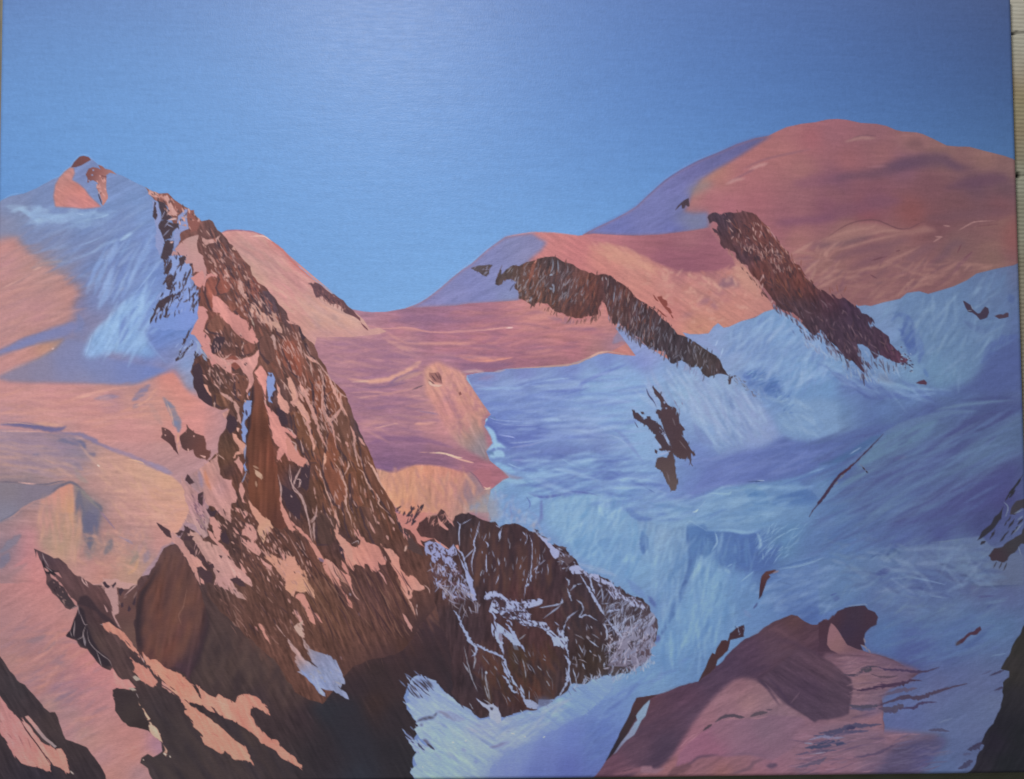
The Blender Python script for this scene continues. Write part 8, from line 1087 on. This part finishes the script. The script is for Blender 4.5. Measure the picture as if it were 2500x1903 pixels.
LABELS = dict(painted_sky='clear blue painted sky above the mountains', painted_snow_dome='rounded pink snow dome with a lilac flank',
    painted_middle_peak='lower salmon peak with a lilac left flank', painted_snow_saddle='mauve and salmon snow plateau between the peaks',
    painted_snow_hump='pink snow hump behind the rocky ridge', painted_glacier='blue shaded glacier and ice fall', painted_left_peak='tall blue and pink peak with brown tip',
    painted_snow_field='pink snow field running to the lower edge', painted_rock_ridge='steep brown rock ridge streaked with pink snow', painted_rock_cone='smooth brown rock cone',
    painted_rock_buttress='dark buttress laced with lilac snow veins', painted_snow_fan='pale blue snow fan below the buttress', painted_foreground_slope='mauve foreground slope with pink ledges',
    painted_rock_knoll='dark brown knoll with a lit pink facet', painted_rock_slope='dark shaded rock of the lower left', painted_rock_cliff='near-black cliff at the right edge')
for k, nm in enumerate(REGIONS):
    sel = Q[fr == k]
    if len(sel) == 0: continue
    u, inv = np.unique(sel.ravel(), return_inverse=True)
    o = mesh_from(nm, V[u], inv.reshape(-1, 4), m_paint, painting, ('paint', C[u]))
    if nm in LABELS: o['label'] = LABELS[nm]
# stretched sides and back of the canvas
hw, hh, zt = CW/2, CH/2, CT-.0016
def slab(name, x0, x1, y0, y1, z0, z1):
    co = np.array([(x0, y0, z0), (x1, y0, z0), (x1, y1, z0), (x0, y1, z0), (x0, y0, z1), (x1, y0, z1), (x1, y1, z1), (x0, y1, z1)])
    q = np.array([(0, 3, 2, 1), (4, 5, 6, 7), (0, 1, 5, 4), (1, 2, 6, 5), (2, 3, 7, 6), (3, 0, 4, 7)])
    o = mesh_from(name, co, q, m_edge, painting, smooth=False)
    bv = o.modifiers.new('round', 'BEVEL'); bv.width = .0012; bv.segments = 2
    return o
for x0, x1, y0, y1 in ((-hw-.0008, -hw+.02, -hh, hh), (hw-.02, hw+.0008, -hh, hh), (-hw+.0202, hw-.0202, hh-.02, hh+.0008), (-hw+.0202, hw-.0202, -hh-.0008, -hh+.02)):
    o = slab('canvas_edge', x0, x1, y0, y1, .0012, zt-.0004)

# ---------------------------------------------------------------- the ribbed cloth it lies on
gx = np.unique(np.concatenate([np.linspace(-1.3, -.62, 24), np.linspace(-.62, .56, 60), np.linspace(.56, .70, 90), np.linspace(.70, 1.3, 24)]))
gy = np.unique(np.concatenate([np.linspace(-1.1, -.52, 40), np.linspace(-.52, -.40, 60), np.linspace(-.40, .56, 900), np.linspace(.56, 1.1, 24)]))
CX, CY = np.meshgrid(gx, gy); r2 = np.random.default_rng(3)
sy = [to_plane([(2495, y)], 0)[0, 1] for y in (80, 428)]
cz = np.zeros_like(CX)+.00035*np.sin(CY*2*math.pi/.0050+.8*np.sin(CX*40))*(CX > .4)+.0006*np.sin(CX*31+CY*9)
for s in sy: cz -= .0022*np.exp(-((CY-s-.0015*np.sin(CX*60))/.0011)**2)*(CX > .5)
dye = np.ones(CX.shape+(3,))*np.array([.43, .42, .35])
def stain_or_shade(px, py, rx, ry, col, a, dz=0.):
    c = to_plane([(px, py)], 0)[0]; m = a*np.exp(-(((CX-c[0])/rx)**2+((CY-c[1])/ry)**2)**1.5)
    global dye, cz
    dye = dye*(1-m[..., None])+np.array(col)*m[..., None]; cz = cz-dz*m
for s in sy: 
    m = .8*np.exp(-((CY-s-.0015*np.sin(CX*60))/.0013)**2)*(CX > .5); dye = dye*(1-m[..., None])+np.array([.05, .05, .045])*m[..., None]
stain_or_shade(2492, 210, .02, .03, (.33, .24, .15), .8); stain_or_shade(2495, 300, .02, .05, (.36, .32, .19), .7); stain_or_shade(2490, 150, .012, .03, (.50, .49, .43), .6)
stain_or_shade(2497, 345, .02, .03, (.30, .20, .12), .6); stain_or_shade(2495, 30, .03, .03, (.52, .50, .44), .7); stain_or_shade(2500, 520, .02, .10, (.32, .33, .26), .7); stain_or_shade(2500, 900, .02, .15, (.26, .22, .16), .6)
stain_or_shade(2474, 82, .0042, .0016, (.01, .01, .012), 1., .002); stain_or_shade(2486, 428, .0030, .0036, (.012, .012, .012), 1., .003); stain_or_shade(2482, 76, .003, .001, (.04, .04, .04), .7)  # seam hole with its shade put into the dye, and a black tack
stain_or_shade(-2, 200, .012, .5, (.05, .035, .028), 1.); stain_or_shade(2400, 1903, .9, .03, (.30, .31, .22), .8)
nx = len(gx); iy, ix = np.mgrid[0:len(gy)-1, 0:nx-1]; a = (iy*nx+ix).ravel()
cloth = mesh_from('cloth', np.stack([CX, CY, cz], -1).reshape(-1, 3), np.stack([a, a+1, a+nx+1, a+nx], 1), m_cloth, None, ('dye', dye.reshape(-1, 3)))
cloth['kind'] = 'structure'; cloth['label'] = 'stained grey-beige ribbed cloth beneath the painting'
